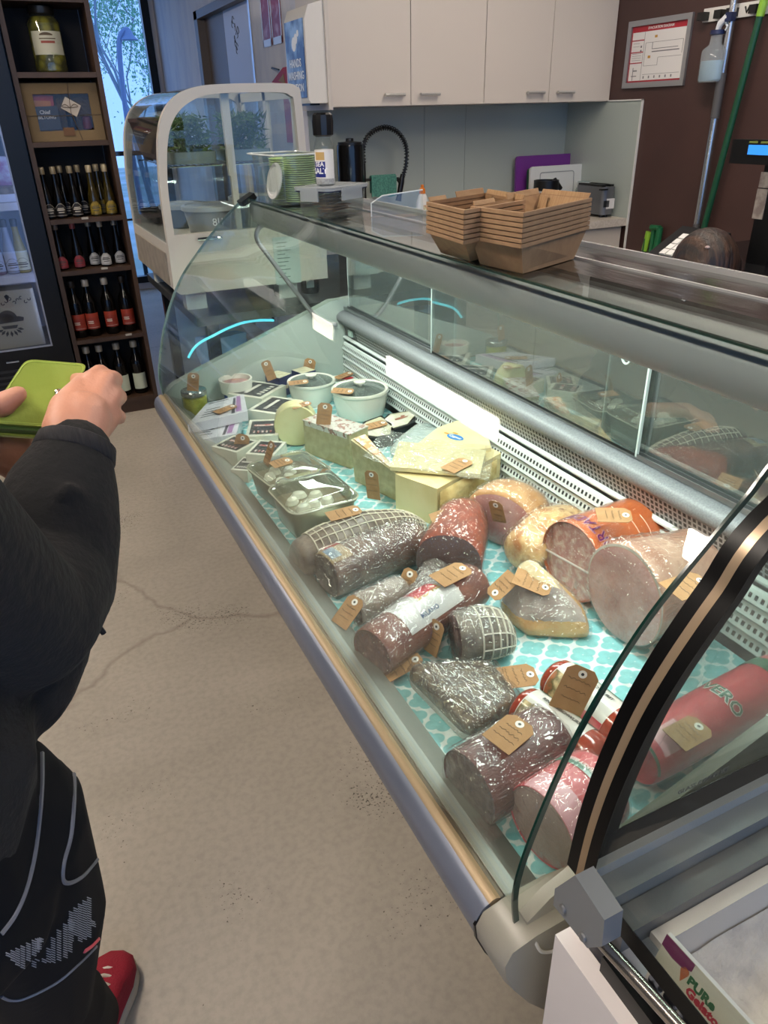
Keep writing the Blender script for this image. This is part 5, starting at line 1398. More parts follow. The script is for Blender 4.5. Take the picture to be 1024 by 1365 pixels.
# sausages with printed sleeves
for lab, a, b in (('red sausage with a food-photo sleeve beside the sliced salami', Pz(702, 945, .66), Pz(788, 1012, .655)),
                  ('red sausage with a food-photo sleeve partly under a standing tag', Pz(744, 905, .66), Pz(832, 982, .655))):
    r = .037
    a = Vector(a); b = Vector(b)
    t = thing('red_sausage', lab, 'sausage', ((a.x + b.x) / 2, (a.y + b.y) / 2, DZ), math.atan2(b.y - a.y, b.x - a.x), None)
    L = (b - a).length + .035
    n = 40; rings = []
    for u, k in ((0, .08), (.012, .45), (.04, .78), (.08, .95), (.13, 1), (.2, 1), (.3, 1), (.4, 1), (.5, 1), (.6, 1), (.7, 1), (.8, 1), (.88, 1), (.93, .95), (.965, .8), (.99, .45), (1, .08)):
        rings.append(ring_pts((u - .5) * L, r * k, r * k, r + .0006, n))
    bm = B(); loft(bm, rings); obj('casing', bm, M_redcase, t, ang=1.2)
    # sleeve: white panel, photo end, green stripe
    def band(u0, u1, a0, a1, m, off, nm):
        bm = B(); V = []
        for k in range(9):
            x = (u0 + (u1 - u0) * k / 8 - .5) * L
            V.append([bm.verts.new((x, (r + off) * math.cos(q), max(r + .0006 + (r + off) * math.sin(q), .0004))) for q in [a0 + (a1 - a0) * j / 24 for j in range(25)]])
        for A_, B_ in zip(V[:-1], V[1:]):
            for j in range(24): bm.faces.new((A_[j], A_[j + 1], B_[j + 1], B_[j]))
        return obj(nm, bm, m, t, ang=1.2)
    s = band(.14, .80, -.5, PI + .9, mat('sleeve_white', '#cfcdc8', .3, coat=.6), .0006, 'sleeve')
    band(.15, .50, PI * .62, PI + .85, mat('food_photo', '#b5663f', .35, col2='#5f5a3a', col3='#c9b48c', scale=42, lo=.4, hi=.55, coat=.5), .0011, 'photo_panel')
    band(.14, .80, PI * .16, PI * .30, mat('sleeve_green', '#1d6b45', .35, coat=.5), .0011, 'green_stripe')
    band(.56, .80, PI * .80, PI + .85, mat('sleeve_pink', '#b03542', .35, coat=.5, col2='#cf8a8a', scale=20), .0011, 'red_panel')
    def bend(ang):
        return lambda v: Vector((v.x, (r + .0016) * math.cos(ang - v.y / r), r + .0006 + (r + .0016) * math.sin(ang - v.y / r)))
    text('lettering', 'RINDFLEISCHWURST', .0085, mat('ink_dark', '#3a3a3a', .5), I4, t, bend=bend(PI * .45), bold=.0002, sx=.92)
    text('lettering', 'Bauernwurst', .011, mat('print_white', '#e9e6e2', .5), Matrix.Translation((0, 0, 0)), t, bend=bend(PI * .23), bold=.0002)
# sliced salami roll with tag
t, L, rg = meat('sliced_salami', 'thick dark red salami with a grainy cut face in cling film', 'salami', Pz(627, 1052, .67), Pz(738, 985, .67),
    [(0, .052, .052, .0525), (.02, .0535, .0535, .054), (.5, .053, .053, .0535), (.9, .052, .052, .053), (.97, .046, .046, .051), (1, .034, .034, .050)], wrapm('dark_red_salami', '#4a1a17', '#632822', '#361110', scale=20, wr=.5, ws=36), n=40, cut0=M_darksal, wrap=((1, 2, 2), 2, .002, 26))
surf_text(t, rg, 'ES', .030, mat('faded_print', '#b5a8a4', .5), 17, PI * .40, False, bold=.001)
patch(t, rg, 10, 11, 2, 14, mat('sal_stripe', '#7d7a3c', .4), .0012, 'stripe_band')
patch(t, rg, 12, 13, 4, 8, mat('sal_stripe2', '#b9a88c', .4), .0012, 'stripe_band')
# red printed poultry roll, near end
t, L, rg = meat('poultry_roll', 'pale cut poultry roll in red printed film at the near corner', 'cold meat', Pz(722, 1105, .672), Pz(800, 1050, .672),
    [(0, .054, .054, .055), (.02, .056, .056, .0565), (.5, .056, .056, .0565), (.9, .054, .054, .056), (.98, .046, .046, .054), (1, .038, .038, .052)], M_redpack, n=40, cut0=M_turkeycut, wrap=((.5, 2.2, 2.2), 2, .002, 24))
patch(t, rg, 0, 3, 0, 39, mat('poultry_rim', '#c9a793', .5, coat=.6), .0006, 'rind_band')
patch(t, rg, 3, 9, 6, 17, mat('film_pink', '#d69aa3', .3, coat=1, coatbump=.5, bscale=40), .0010, 'pink_panel')
patch(t, rg, 11, 13, 1, 20, mat('label_green', '#2e6d54', .35, coat=.6), .0012, 'green_band')
surf_text(t, rg, 'PURE TURKEY BREAST', .0085, M_print, 12, PI * .5, False, bold=.0002, off=.002)
# long red printed roll at the back right
t, L, rg = meat('poultry_roll', 'long red printed poultry roll lying along the near end panel', 'cold meat', Pz(852, 1012, .66), Pz(1040, 905, .662),
    [(0, .030, .030, .040), (.03, .040, .040, .043), (.5, .044, .044, .045), (.97, .042, .042, .044), (1, .030, .030, .040)], M_redpack, n=40)
for a, b in ((3, 4), (13, 14), (19, 20)): patch(t, rg, a, b + 1, 0, 20, mat('label_green', '#2e6d54', .35, coat=.6), .0010, 'green_band')
patch(t, rg, 5, 8, 10, 16, mat('film_pink', '#d69aa3', .3, coat=1, coatbump=.5, bscale=40), .0010, 'pink_panel')
surf_text(t, rg, 'VERO', .028, M_print, 10, PI * .55, False, bold=.0016, flip=-1)
surf_text(t, rg, 'VERO', .028, mat('label_green', '#2e6d54', .35), 10, PI * .55, False, off=.0022, bold=.0004, flip=-1)
surf_text(t, rg, 'Zarte', .024, mat('script_pink', '#e0a8a4', .4), 16, PI * .55, False, flip=-1)

# ---- hams and roasts, back row
t, L, rg = meat('paprika_roast', 'dome-shaped paprika-coated roast with a dark liver-brown cut face', 'cured meat', Pz(598, 760, .66), Pz(628, 688, .66),
    [(0, .066, .062, .058), (.12, .066, .066, .064), (.5, .057, .066, .066), (.8, .040, .052, .058), (.95, .026, .034, .05), (1, .010, .012, .05)], M_pate, amp=.05, ex=2.3, cut0=M_patecut, wrap=((1, 2, 2), 1, .0015))
t, L, rg = meat('half_ham', 'pink boneless ham half with a brown rind against the back grille', 'ham', Pz(672, 700, .68) + Vector((0, .02, 0)), Pz(716, 672, .68) + Vector((0, .03, 0)),
    [(0, .086, .060, .062), (.1, .09, .066, .067), (.5, .088, .064, .066), (.85, .066, .05, .056), (1, .030, .028, .045)], wrapm('ham_rind', '#a8733f', '#c99a66', '#7d4f2a', scale=14, wr=.5, ws=30), cut0=M_hamcut, amp=.04, wrap=((1, 2, 1.2), 2, .003, 22))
t, L, rg = meat('roast_ham', 'golden roast ham piece in cling film behind the mortadella', 'ham', Pz(690, 740, .67), Pz(772, 690, .68),
    [(0, .028, .026, .045), (.08, .048, .042, .05), (.4, .060, .054, .057), (.8, .056, .050, .055), (.96, .036, .034, .05), (1, .015, .015, .045)], M_roastskin, amp=.10, wrap=((1.4, 1.8, 1.8), 2, .004, 24))
# mortadella
t, L, rg = meat('mortadella', 'big orange-cased mortadella with a pale pink cut face', 'mortadella', Pz(766, 800, .62) + Vector((0, .015, 0)), Pz(898, 746, .62) + Vector((-.02, .015, 0)),
    [(0, .080, .080, .0805), (.01, .0815, .0815, .0825), (.5, .0815, .0815, .0825), (.96, .080, .080, .0815), (1, .072, .072, .080)], M_mortcase, n=48, cut0=M_mortcut, wrap=((.5, 1.6, 1.6), 1, .0014, 16))
M_purple2 = mat('casing_purple', '#6d1a5c', .4)
surf_text(t, rg, 'MORTADELLA', .032, mat('casing_pale', '#d99a9a', .4), 6, PI * .52, False, bold=.0010)
surf_text(t, rg, 'MORTADELLA', .032, M_purple2, 6, PI * .52, False, bold=.0002, off=.0022)
surf_text(t, rg, 'MORTADELLA', .022, mat('casing_pale', '#d99a9a', .4), len(rg) - 6, PI * .52, False, bold=.0012)
surf_text(t, rg, 'MORTADELLA', .022, M_purple2, len(rg) - 6, PI * .52, False, bold=.0003, off=.0022)
M_cprint = mat('casing_print', '#e6b9a0', .5)
for q, (x, w) in enumerate(((9, .5), (10, .42), (12, .36), (13, .36))):
    bm = B(); n = len(rg[0]); rgq = rg[x]; c = sum(rgq, Vector()) / n
    pts = [rgq[k] + (rgq[k] - c).normalized() * .0012 for k in range(int(n * (.52 - w * .5)) + 1, int(n * .54))]
    tube(bm, pts, .0009, 4); obj('print_line', bm, M_cprint, t)
k = int(len(rg[0]) * .515)
patch(t, rg, 16, 18, k - 2, k, mat('sticker_white', '#e3e4e8', .4, col2='#b9c0cf', scale=120), .0016, 'sticker')
bm = B(); r0 = rg[0]; pts = [r0[int(len(r0) * .52)] + Vector((-.0026, 0, 0)), Vector((r0[0].x - .0034, 0, .076)), r0[int(len(r0) * .985)] + Vector((-.0026, 0, 0))]
tube(bm, smooth_pts(pts, 6), .0022, 6); obj('film_seam', bm, mat('seam_white', '#d6cfcc', .3, coat=1), t)
bm = B(); re = rg[-1]; c = sum(re, Vector()) / len(re)
rr = [[c + (p - c) * f + Vector((o, 0, 0)) for p in re] for f, o in ((1.02, -.01), (1.02, .004), (.9, .018), (.6, .02))]
loft(bm, rr, False, False); obj('film_end', bm, M_film, t, ang=1.2)
# speck wedge: triangular
pts = [Pz(668, 818, DK), Pz(698, 850, DK), Pz(784, 856, DK), Pz(784, 856, DK) + Vector((.03, .035, 0)), Pz(668, 818, DK) + Vector((.045, .06, 0)),
       Pz(700, 742, .742), Pz(718, 748, .742), Pz(784, 824, .665), Pz(780, 815, .662) + Vector((.012, .02, 0)), Pz(668, 806, .655), Pz(700, 832, .652)]
pts = [Vector((p.x, p.y, max(p.z, DK))) for p in pts]
c = sum(pts, Vector()) / len(pts)
t = thing('speck_wedge', 'tapering speck wedge with golden rind under a folded tag', 'cured meat', (c.x, c.y, DZ))
bm = B()
for p in pts: bm.verts.new((p.x - c.x, p.y - c.y, p.z - DK + .0006))
bmesh.ops.convex_hull(bm, input=bm.verts[:])
for v in [v for v in bm.verts if not v.link_faces]: bm.verts.remove(v)
bmesh.ops.recalc_face_normals(bm, faces=bm.faces[:])
bmesh.ops.dissolve_limit(bm, angle_limit=.12, verts=bm.verts[:], edges=bm.edges[:])
bmesh.ops.bevel(bm, geom=bm.edges[:], offset=.011, segments=4, affect='EDGES', profile=.5)
bmesh.ops.triangulate(bm, faces=bm.faces[:])
bmesh.ops.subdivide_edges(bm, edges=bm.edges[:], cuts=2, use_grid_fill=True)
for v in bm.verts:
    if v.co.z > .004: v.co += v.normal * (noise.noise(v.co * 22) * .003)
bm.normal_update()
for f in bm.faces:
    z_ = f.calc_center_median().z; w_ = noise.noise(f.calc_center_median() * 30) * .008
    f.material_index = 2 if z_ + w_ > .088 else (1 if z_ + w_ > .036 and f.normal.x < .35 else 0)
film(obj('body', bm, [M_speck, M_speckmeat, M_specfat], t, ang=1.4), (1.6, 1, 1.8), 1, .003, 26)
# large ham in film, near end
t, L, rg = meat('large_ham', 'large cling-filmed ham with a pale fatty cut face near the end glass', 'ham', Pz(826, 862, .62) + Vector((.012, .022, 0)), Pz(985, 812, .62) + Vector((-.02, .045, 0)),
    [(0, .088, .090, .0915), (.02, .092, .094, .0955), (.15, .090, .093, .0945), (.5, .083, .086, .0885), (.85, .078, .080, .083), (.97, .060, .062, .075), (1, .042, .044, .07)], wrapm('ham_outer', '#a87a64', '#c3a08a', '#8c5e4e', scale=12, wr=.6, ws=28), n=44, cut0=M_hamcut, amp=.03, wrap=((1.2, 1.8, 1.2), 2, .004, 20))
patch(t, rg, 0, 4, 0, 43, M_fat, .0012, 'fat_rim')

# ---- cheeses
# big wedges with blue oval mark
def poly_wedge(name, label, top_px, h, m=M_cheese, base=0.0):
    q = [Pz(x, y, DZ + h + base) for x, y in top_px]
    c = sum(q, Vector()) / len(q)
    t = thing(name, label, 'cheese', (c.x, c.y, DZ + base))
    poly = [(p.x - c.x, p.y - c.y) for p in q]
    bm = B(); prism(bm, poly, h, z0=.0005)
    obj('wedge', bm, m, t, bev=.006, seg=3)
    return t, c
t, c = poly_wedge('cheese_wedge', 'big pale yellow cheese block in film with a crumbly broken face', ((527, 632), (583, 652), (668, 604), (640, 590), (560, 608)), .098)
bm = B(); p0 = Pz(585, 655, DZ + .098) - c; p1 = Pz(668, 608, DZ + .098) - c; dv = (p1 - p0); dv.z = 0
rn = random.Random(5); g = []
nrm = Vector((dv.y, -dv.x, 0)).normalized()
for i in range(15):
    row = []
    for j in range(9):
        u = .04 + .92 * i / 14; v = .04 + .90 * j / 8
        o = noise.noise(Vector((u * 5, v * 4, 2))) * .007 + noise.noise(Vector((u * 14, v * 11, 5))) * .004 + .006
        if i in (0, 14) or j in (0, 8): o = -.004
        row.append(bm.verts.new(Vector((p0.x, p0.y, 0)) + Vector((dv.x, dv.y, 0)) * u + nrm * o + Vector((0, 0, v * .098))))
    g.append(row)
for i in range(14):
    for j in range(8): bm.faces.new((g[i][j], g[i + 1][j], g[i + 1][j + 1], g[i][j + 1]))
obj('broken_face', bm, M_cheesebroken, t, ang=1.2)
t, c = poly_wedge('cheese_wedge', 'pale yellow cheese wedge with a blue oval mark behind the flat slab', ((556, 592), (584, 570), (610, 561), (634, 568), (651, 583), (655, 597), (600, 605)), .108)
o_c = Pz(607, 583, DZ + .1085) - c
Mo = Matrix.Translation((o_c.x, o_c.y, .1088)) @ frame_from(Pz(625, 590, DZ + .1085) - Pz(590, 577, DZ + .1085), (0, 0, 1)).to_4x4()
bm = B(); prism(bm, [(.026 * math.cos(2 * PI * k / 28), .015 * math.sin(2 * PI * k / 28)) for k in range(28)], .0006, Mo); ov = obj('blue_mark', bm, mat('mark_blue', '#1f6fb0', .4), t)
text('lettering', 'Cygnus', .014, M_print, Mo @ Matrix.Translation((0, 0, .001)), ov, bold=.0002)
bm = B(); prism(bm, [(.008 * math.cos(2 * PI * k / 14), .004 * math.sin(2 * PI * k / 14)) for k in range(14)], .0005, Mo @ Matrix.Translation((-.035, .004, 0))); prism(bm, [(.010 * math.cos(2 * PI * k / 14), .004 * math.sin(2 * PI * k / 14)) for k in range(14)], .0005, Mo @ Matrix.Translation((-.018, .020, 0))); obj('orange_mark', bm, mat('mark_orange', '#c9872c', .5), t)
# flat cheese slab in a vacuum bag lying on the wedges
q = [Pz(x, y, .735) for x, y in ((520, 622), (640, 632), (648, 600), (532, 588))]
c = sum(q, Vector()) / 4
t = thing('cheese_slab', 'flat pale cheese slab in a vacuum bag lying on the big wedges', 'cheese', (c.x, c.y, .7225)); 
bm = B(); prism(bm, [(p.x - c.x, p.y - c.y) for p in q], .010, z0=.0025); obj('slab', bm, mat('pale_slab', '#dccfa0', .45, col2='#cfc291', scale=30, coat=1, coatbump=.6, bscale=60), t, bev=.003)
bm = B(); qb = [Pz(x, y, .735) - c for x, y in ((484, 615), (652, 642), (660, 596), (512, 576))]
nx = 12; ny = 5; V = []
for i in range(nx + 1):
    row = []
    for j in range(ny + 1):
        u, v = i / nx, j / ny
        p = (qb[0] * (1 - u) + qb[1] * u) * (1 - v) + (qb[3] * (1 - u) + qb[2] * u) * v
        edge = u < .2
        z = .0135 + (noise.noise(Vector((u * 8, v * 6, 1))) * .006 if edge or v in (0, 1) else 0) + (.012 * (.2 - u) / .2 if edge else 0)
        row.append(Vector((p.x, p.y, z)))
    V.append(row)
vv = [[bm.verts.new(p) for p in r] for r in V]
for i in range(nx):
    for j in range(ny): bm.faces.new((vv[i][j], vv[i + 1][j], vv[i + 1][j + 1], vv[i][j + 1]))
bmesh.ops.solidify(bm, geom=bm.faces[:], thickness=.0006)
obj('vacuum_bag', bm, glass('vacuum_bag', '#fbfcfa', 1.6, .07, '#e6e6dc', bump=.5, bscale=30), t, ang=1.2)
a, b = Pz(480, 645, DK), Pz(528, 668, DK)
t = thing('cheese_wedge', 'upright grey-green cheese wedge with a tag leaning on it', 'cheese', ((a.x + b.x) / 2, (a.y + b.y) / 2 , DZ), math.atan2(b.y - a.y, b.x - a.x))
Lw = (b - a).length
bm = B(); loft(bm, [[Vector((x, y, z)) for x, y, z in ((-Lw / 2 - .02, 0, .0006), (Lw / 2, 0, .0006), (Lw / 2, 0, .075), (-Lw / 2 - .03, 0, .115))], [Vector((x, y, z)) for x, y, z in ((-Lw / 2 - .02, .04, .0006), (Lw / 2, .012, .0006), (Lw / 2, .012, .075), (-Lw / 2 - .03, .05, .115))]])
obj('wedge', bm, M_greencheese, t, bev=.003)
bm = B(); loft(bm, [[Vector((-Lw / 2 - .026, .006, .116)), Vector((Lw / 2 - .02, .003, .0815)), Vector((Lw / 2 - .02, .010, .0815)), Vector((-Lw / 2 - .026, .046, .116))], [Vector((-Lw / 2 - .026, .006, .118)), Vector((Lw / 2 - .02, .003, .0835)), Vector((Lw / 2 - .02, .010, .0835)), Vector((-Lw / 2 - .026, .046, .118))]])
obj('rind_paper', bm, mat('rind_orange', '#c98a5a', .5, col2='#d6cdb6', scale=60), t)
# sage cheese block with foil top
a, b = Pz(408, 604, DK), Pz(467, 625, DK); d = b - a
t = thing('cheese_block', 'sage-green speckled cheese block with printed foil on top', 'cheese', ((a.x + b.x) / 2, (a.y + b.y) / 2, DZ), math.atan2(d.y, d.x))
Lw = d.length * 1.02; D = .075; hB2 = .098
bm = B(); box(bm, (0, D / 2, hB2 / 2 + .0004), (Lw, D, hB2)); obj('block', bm, M_greencheese, t, bev=.003)
bm = B(); box(bm, (0, D / 2, hB2 + .0018), (Lw + .003, D + .003, .0026)); box(bm, (0, -.001, hB2 - .006), (Lw * .9, .001, .012)); obj('foil', bm, mat('printed_foil', '#d3cfc6', .3, .3, col2='#8c4a3a', col3='#c9a58c', scale=60, lo=.52, hi=.58, coat=.8, coatbump=.6, bscale=40), t)
# half wheel standing
a = Pz(402, 603, DK)
t = thing('cheese_round', 'pale cut cheese wheel standing on edge behind the sage block', 'cheese', (Pz(397, 597, DK).x + .012, Pz(397, 597, DK).y + .035, DZ), -.36)
bm = B(); lathe(bm, [(.0595, -.026), (.062, -.0235), (.062, .0235), (.0595, .026)], 40, Matrix.Translation((0, 0, .0625)) @ Euler((PI / 2, 0, 0)).to_matrix().to_4x4()); obj('wheel', bm, mat('wheel_paste', '#d2cd9a', .45, col2='#c6c08a', scale=14, coat=.7, coatbump=.4, bscale=30), t, ang=.35)
# white mould-ripened packs with black labels
def pack(label, tpx, h, group, m=M_feta, lab=True, base=0.0, printm=None):
    z = DZ + h + base
    q = [Pz(x, y, z) for x, y in tpx]; c = sum(q, Vector()) / 4
    d = q[1] - q[0]; ang = math.atan2(d.y, d.x)
    t = thing('cheese_pack', label, 'cheese', (c.x, c.y, DZ + base), ang, group)
    R_ = Matrix.Rotation(-ang, 3, 'Z'); q = [R_ @ (p - c) for p in q]
    w = ((q[1] - q[0]).length + (q[2] - q[3]).length) / 2; dd = ((q[3] - q[0]).length + (q[2] - q[1]).length) / 2
    bm = B(); box(bm, (0, 0, h / 2 + .0003), (w, dd, h - .0006)); obj('block', bm, m, t, bev=.006, seg=3)
    if lab:
        bm = B(); box(bm, (0, 0, h + .0003), (w * .8, dd * .78, .0008)); l = obj('label', bm, M_lblack, t)
        bm = B()
        for k in range(5): box(bm, ((k - 2) * w * .13, -dd * .26, h + .0009), (w * .06, dd * .12, .0006))
        box(bm, (0, dd * .12, h + .0009), (w * .6, dd * .10, .0006)); obj('print', bm, printm or mat('label_pale', '#c9c7be', .5), l)
    return t
G = 'white cheese packs with black labels'
M_flag = mat('label_flag', '#a3413f', .5, col2='#d8d4cc', scale=120)
pack('white cheese pack with a black label, furthest of the pile by the navy cartons', ((310, 522), (342, 505), (372, 515), (345, 535)), .045, G)
pack('white cheese pack with a black label in front of the first ribbed pot', ((338, 543), (368, 525), (398, 536), (366, 557)), .045, G)
pack('white cheese pack with a flag-printed label between the paper packs and the cheese wheel', ((328, 582), (373, 580), (372, 558), (332, 560)), .045, G, printm=M_flag)
pack('white cheese pack half hidden beside the standing cheese wheel', ((372, 560), (398, 552), (402, 572), (374, 578)), .030, G)
pack('white cheese pack with a dark tag leaning on it', ((288, 596), (320, 604), (338, 588), (308, 578)), .045, G, printm=M_flag)
pack('white cheese pack with a flag-printed label beside the first mozzarella tub', ((328, 605), (365, 608), (382, 588), (345, 587)), .058, G, printm=M_flag)
pack('small white cheese pack lowest of the pile next to the case front', ((312, 626), (334, 628), (340, 612), (322, 608)), .035, G)
# white paper packs with purple stripe
def paperpack(label, tpx, h, base):
    z = DZ + h + base
    q = [Pz(x, y, z) for x, y in tpx]; c = sum(q, Vector()) / 4
    t = thing('paper_pack', label, 'cheese', (c.x, c.y, DZ + base), 0, 'white packs with purple stripe')
    poly = [(p.x - c.x, p.y - c.y) for p in q]
    bm = B(); prism(bm, poly, h - .0006, z0=.0004); obj('pack', bm, mat('glossy_white_pack', '#d3d3da', .3, coat=.8, coatbump=.3, bscale=20), t, bev=.004)
    P = [Vector(p) for p in poly]
    def pt(u, v): return (P[0] * (1 - u) + P[1] * u) * (1 - v) + (P[3] * (1 - u) + P[2] * u) * v
    def quad(bm, u0, u1, v0, v1, dz): bm.faces.new([bm.verts.new((pt(u, v).x, pt(u, v).y, h + dz)) for u, v in ((u0, v0), (u1, v0), (u1, v1), (u0, v1))])
    bm = B(); quad(bm, .80, .90, .1, .95, .0004); obj('purple_stripe', bm, mat('purple_stripe', '#9a6fa0', .4), t)
    bm = B()
    quad(bm, .72, .78, .05, .9, .0004); quad(bm, .1, .6, .90, .94, .0004)
    for k in range(4): quad(bm, .15, .5 - .05 * (k % 2), .2 + k * .12, .235 + k * .12, .0004)
    obj('print', bm, mat('pack_ink', '#3c3e48', .5), t)
paperpack('lower white printed pack with a purple stripe near the case front', ((245, 590), (315, 578), (322, 556), (262, 560)), .034, 0)
paperpack('upper white printed pack with a purple stripe, tag lying on it', ((250, 566), (330, 548), (325, 525), (275, 538)), .030, .036)
# ribbed ceramic pots with glass lids
def ribbed_pot(label, cpx, rx, h, dip):
    c = Pz(*cpx, DK)
    t = thing('ribbed_pot', label, 'pot', (c.x, c.y, DZ), 0, 'ribbed white pots with glass lids')
    rings = []
    for f, z in ((.80, .0006), (.84, .006), (.93, h * .5), (.97, h * .86)):
        rings.append([Vector((rx * f * (1 + .014 * (k % 2)) * math.cos(2 * PI * k / 96), rx * f * (1 + .014 * (k % 2)) * math.sin(2 * PI * k / 96), z)) for k in range(96)])
    for f, z in ((1.02, h * .88), (1.04, h * .93), (1.02, h), (.95, h), (.90, h * .95), (.86, h * .7), (.8, h * .1)):
        rings.append([Vector((rx * f * math.cos(2 * PI * k / 96), rx * f * math.sin(2 * PI * k / 96), z)) for k in range(96)])
    bm = B(); loft(bm, rings); obj('body', bm, M_ceramic, t, ang=.9)
    bm = B(); lathe(bm, [(rx * .85, h * .6), (rx * .85, h * .74), (rx * .5, h * .77), (.001, h * .76)], 32); obj('dip', bm, dip, t)
    bm = B(); lathe(bm, [(rx * .90, h * .955), (rx * .90, h * .985), (rx * .5, h * 1.05), (.012, h * 1.08), (.012, h * 1.06), (rx * .5, h * 1.03), (rx * .89, h * .96)], 36); ld = obj('lid', bm, glass('lid_glass', '#d8e0dc', 1.8, .10), t)
    bm = B(); lathe(bm, [(.008, h * 1.06), (.008, h * 1.14), (.018, h * 1.18), (.019, h * 1.24), (.012, h * 1.28), (.001, h * 1.285)], 20); obj('knob', bm, M_ceramic, ld)
ribbed_pot('ribbed white pot with a glass lid, closer to the window end', (417, 535), .078, .075, M_dip)
ribbed_pot('ribbed white pot with a glass lid, closer to the black trays', (481, 552), .088, .088, M_dip)
# bowl, jar, navy cartons, round cheese, printed packet at the far end
c = Pz(297, 514, DK); 
t = thing('white_bowl', 'white ramekin on a blue base in the far corner of the deck', 'bowl', (Pz(297, 512, DK).x, 2.385, DZ))
bm = B(); lathe(bm, [(.040, .0006), (.044, .004), (.044, .024), (.04, .026)], 28); obj('blue_base', bm, mat('ramekin_blue', '#2f4f96', .3), t)
bm = B(); lathe(bm, [(.040, .026), (.052, .034), (.056, .07), (.056, .078), (.050, .078), (.046, .045), (.001, .04)], 32); obj('bowl', bm, M_ceramic, t)
bm = B(); lathe(bm, [(.047, .05), (.049, .062), (.03, .068), (.001, .069)], 24); obj('dip', bm, mat('pinkish_dip', '#b58a76', .6, col2='#9a7a80', scale=30), t)
c = Pz(262, 548, DK)
t = thing('preserve_jar', 'glass jar of yellow preserve with a silver lid and tag', 'jar', (.424, 2.33, DZ))
bm = B(); lathe(bm, [(.036, .002), (.0385, .006), (.0385, .056), (.034, .06)], 26); obj('preserve', bm, mat('yellow_preserve', '#dccf5c', .3, col2='#b9ab3c', scale=30), t)
bm = B(); lathe(bm, [(.038, .0006), (.041, .005), (.041, .058), (.038, .066)], 26); obj('glass', bm, glass('jar_thin', '#e9efe2', 1.4, .02), t)
bm = B(); lathe(bm, [(.0385, .064), (.0415, .066), (.0415, .078), (.039, .081), (.034, .080), (.001, .080)], 28); obj('lid', bm, mat('lid_silver', '#b9bbb6', .22, .9), t)
for lab, px, w, h, rz in (('navy carton with a cream top and a tag standing on it', (376, 527), (.062, .066), .068, .5), ('second navy carton behind the tagged one', (394, 507), (.06, .06), .064, .3)):
    c = Pz(*px, DK)
    t = thing('navy_carton', lab, 'box', (c.x, min(c.y + .02, 2.395), DZ), rz, None)
    bm = B(); box(bm, (0, 0, h / 2 + .0003), (w[0], w[1], h)); obj('box', bm, mat('carton_navy', '#1f2f63', .35, col2='#17224a', scale=30), t, bev=.002)
    bm = B(); box(bm, (0, 0, h + .0010), (w[0] * .96, w[1] * .96, .001)); obj('top_label', bm, mat('carton_cream', '#cfcab0', .4, col2='#b9b28e', scale=70), t)
    bm = B(); 
    for k in range(3): box(bm, (-.012 + k * .012, -w[1] / 2 - .0006, h * (.3 + .15 * k)), (.016, .001, .012))
    obj('print', bm, mat('carton_print', '#b9a98c', .5), t)
t = thing('round_cheese', 'small round yellow cheese under a standing tag by the back grille', 'cheese', (.835, 2.375, DZ))
bm = B(); lathe(bm, [(.042, .0006), (.047, .006), (.047, .036), (.042, .042), (.001, .042)], 30); obj('wheel', bm, mat('round_yellow', '#cdbb78', .45, coat=.5), t)
q = [Pz(x, y, DZ + .03) for x, y in ((437, 512), (475, 512), (472, 488), (436, 486))]; c = sum(q, Vector()) / 4
t = thing('printed_packet', 'white and green printed packet with a red oval mark', 'packet', (.945, 2.30, DZ), .0)
bm = B(); box(bm, (0, 0, .017), (.085, .15, .032)); obj('pack', bm, mat('packet_green', '#bfd0c8', .4, col2='#e0e4dc', scale=6, coat=.7, coatbump=.5, bscale=22), t, bev=.01, seg=3)
Mo = Matrix.Translation((0, -.005, .0338)) @ frame_from((1, -.25, 0), (0, 0, 1)).to_4x4()
bm = B(); prism(bm, [(.022 * math.cos(2 * PI * k / 24), .012 * math.sin(2 * PI * k / 24)) for k in range(24)], .0006, Mo @ Matrix.Translation((.006, .03, 0))); obj('red_oval', bm, M_mred, t)
text('lettering', 'WALDNER', .016, mat('pack_brown', '#4a3a2c', .5), Mo @ Matrix.Translation((0, .006, .0004)), t, bold=.0004)
# black shallow trays of cheese
for lab, tp in (('black shallow cheese tray with a tag lying on it', ((470, 578), (486, 561), (508, 553), (526, 564), (524, 580), (500, 584))), ('black shallow cheese tray nearer the back grille', ((508, 560), (518, 551), (556, 545), (558, 551), (545, 566), (522, 573)))):
    h = .034; z = DZ + h; q = [Pz(x, y, z) for x, y in tp]; c = sum(q, Vector()) / len(q)
    t = thing('black_tray', lab, 'cheese', (c.x, c.y, DZ), 0, None)
    poly = [(p.x - c.x, p.y - c.y) for p in q]
    bm = B(); prism(bm, poly, h - .002, z0=.0005); obj('tray', bm, M_black, t, bev=.004)
    bm = B(); prism(bm, [(x * .84, y * .84) for x, y in poly], .002, z0=h - .0018); obj('label', bm, mat('tray_label', '#d6d2c6', .3, col2='#b9b496', scale=14, coat=.8), t, bev=.0006)
    bm = B(); prism(bm, [(x * .35, y * .12) for x, y in poly], .0006, z0=h + .0004); prism(bm, [(x * .12 + .012, y * .12 + .012) for x, y in poly], .0006, z0=h + .0004); obj('print', bm, mat('tray_print', '#8c5a4a', .5), t)
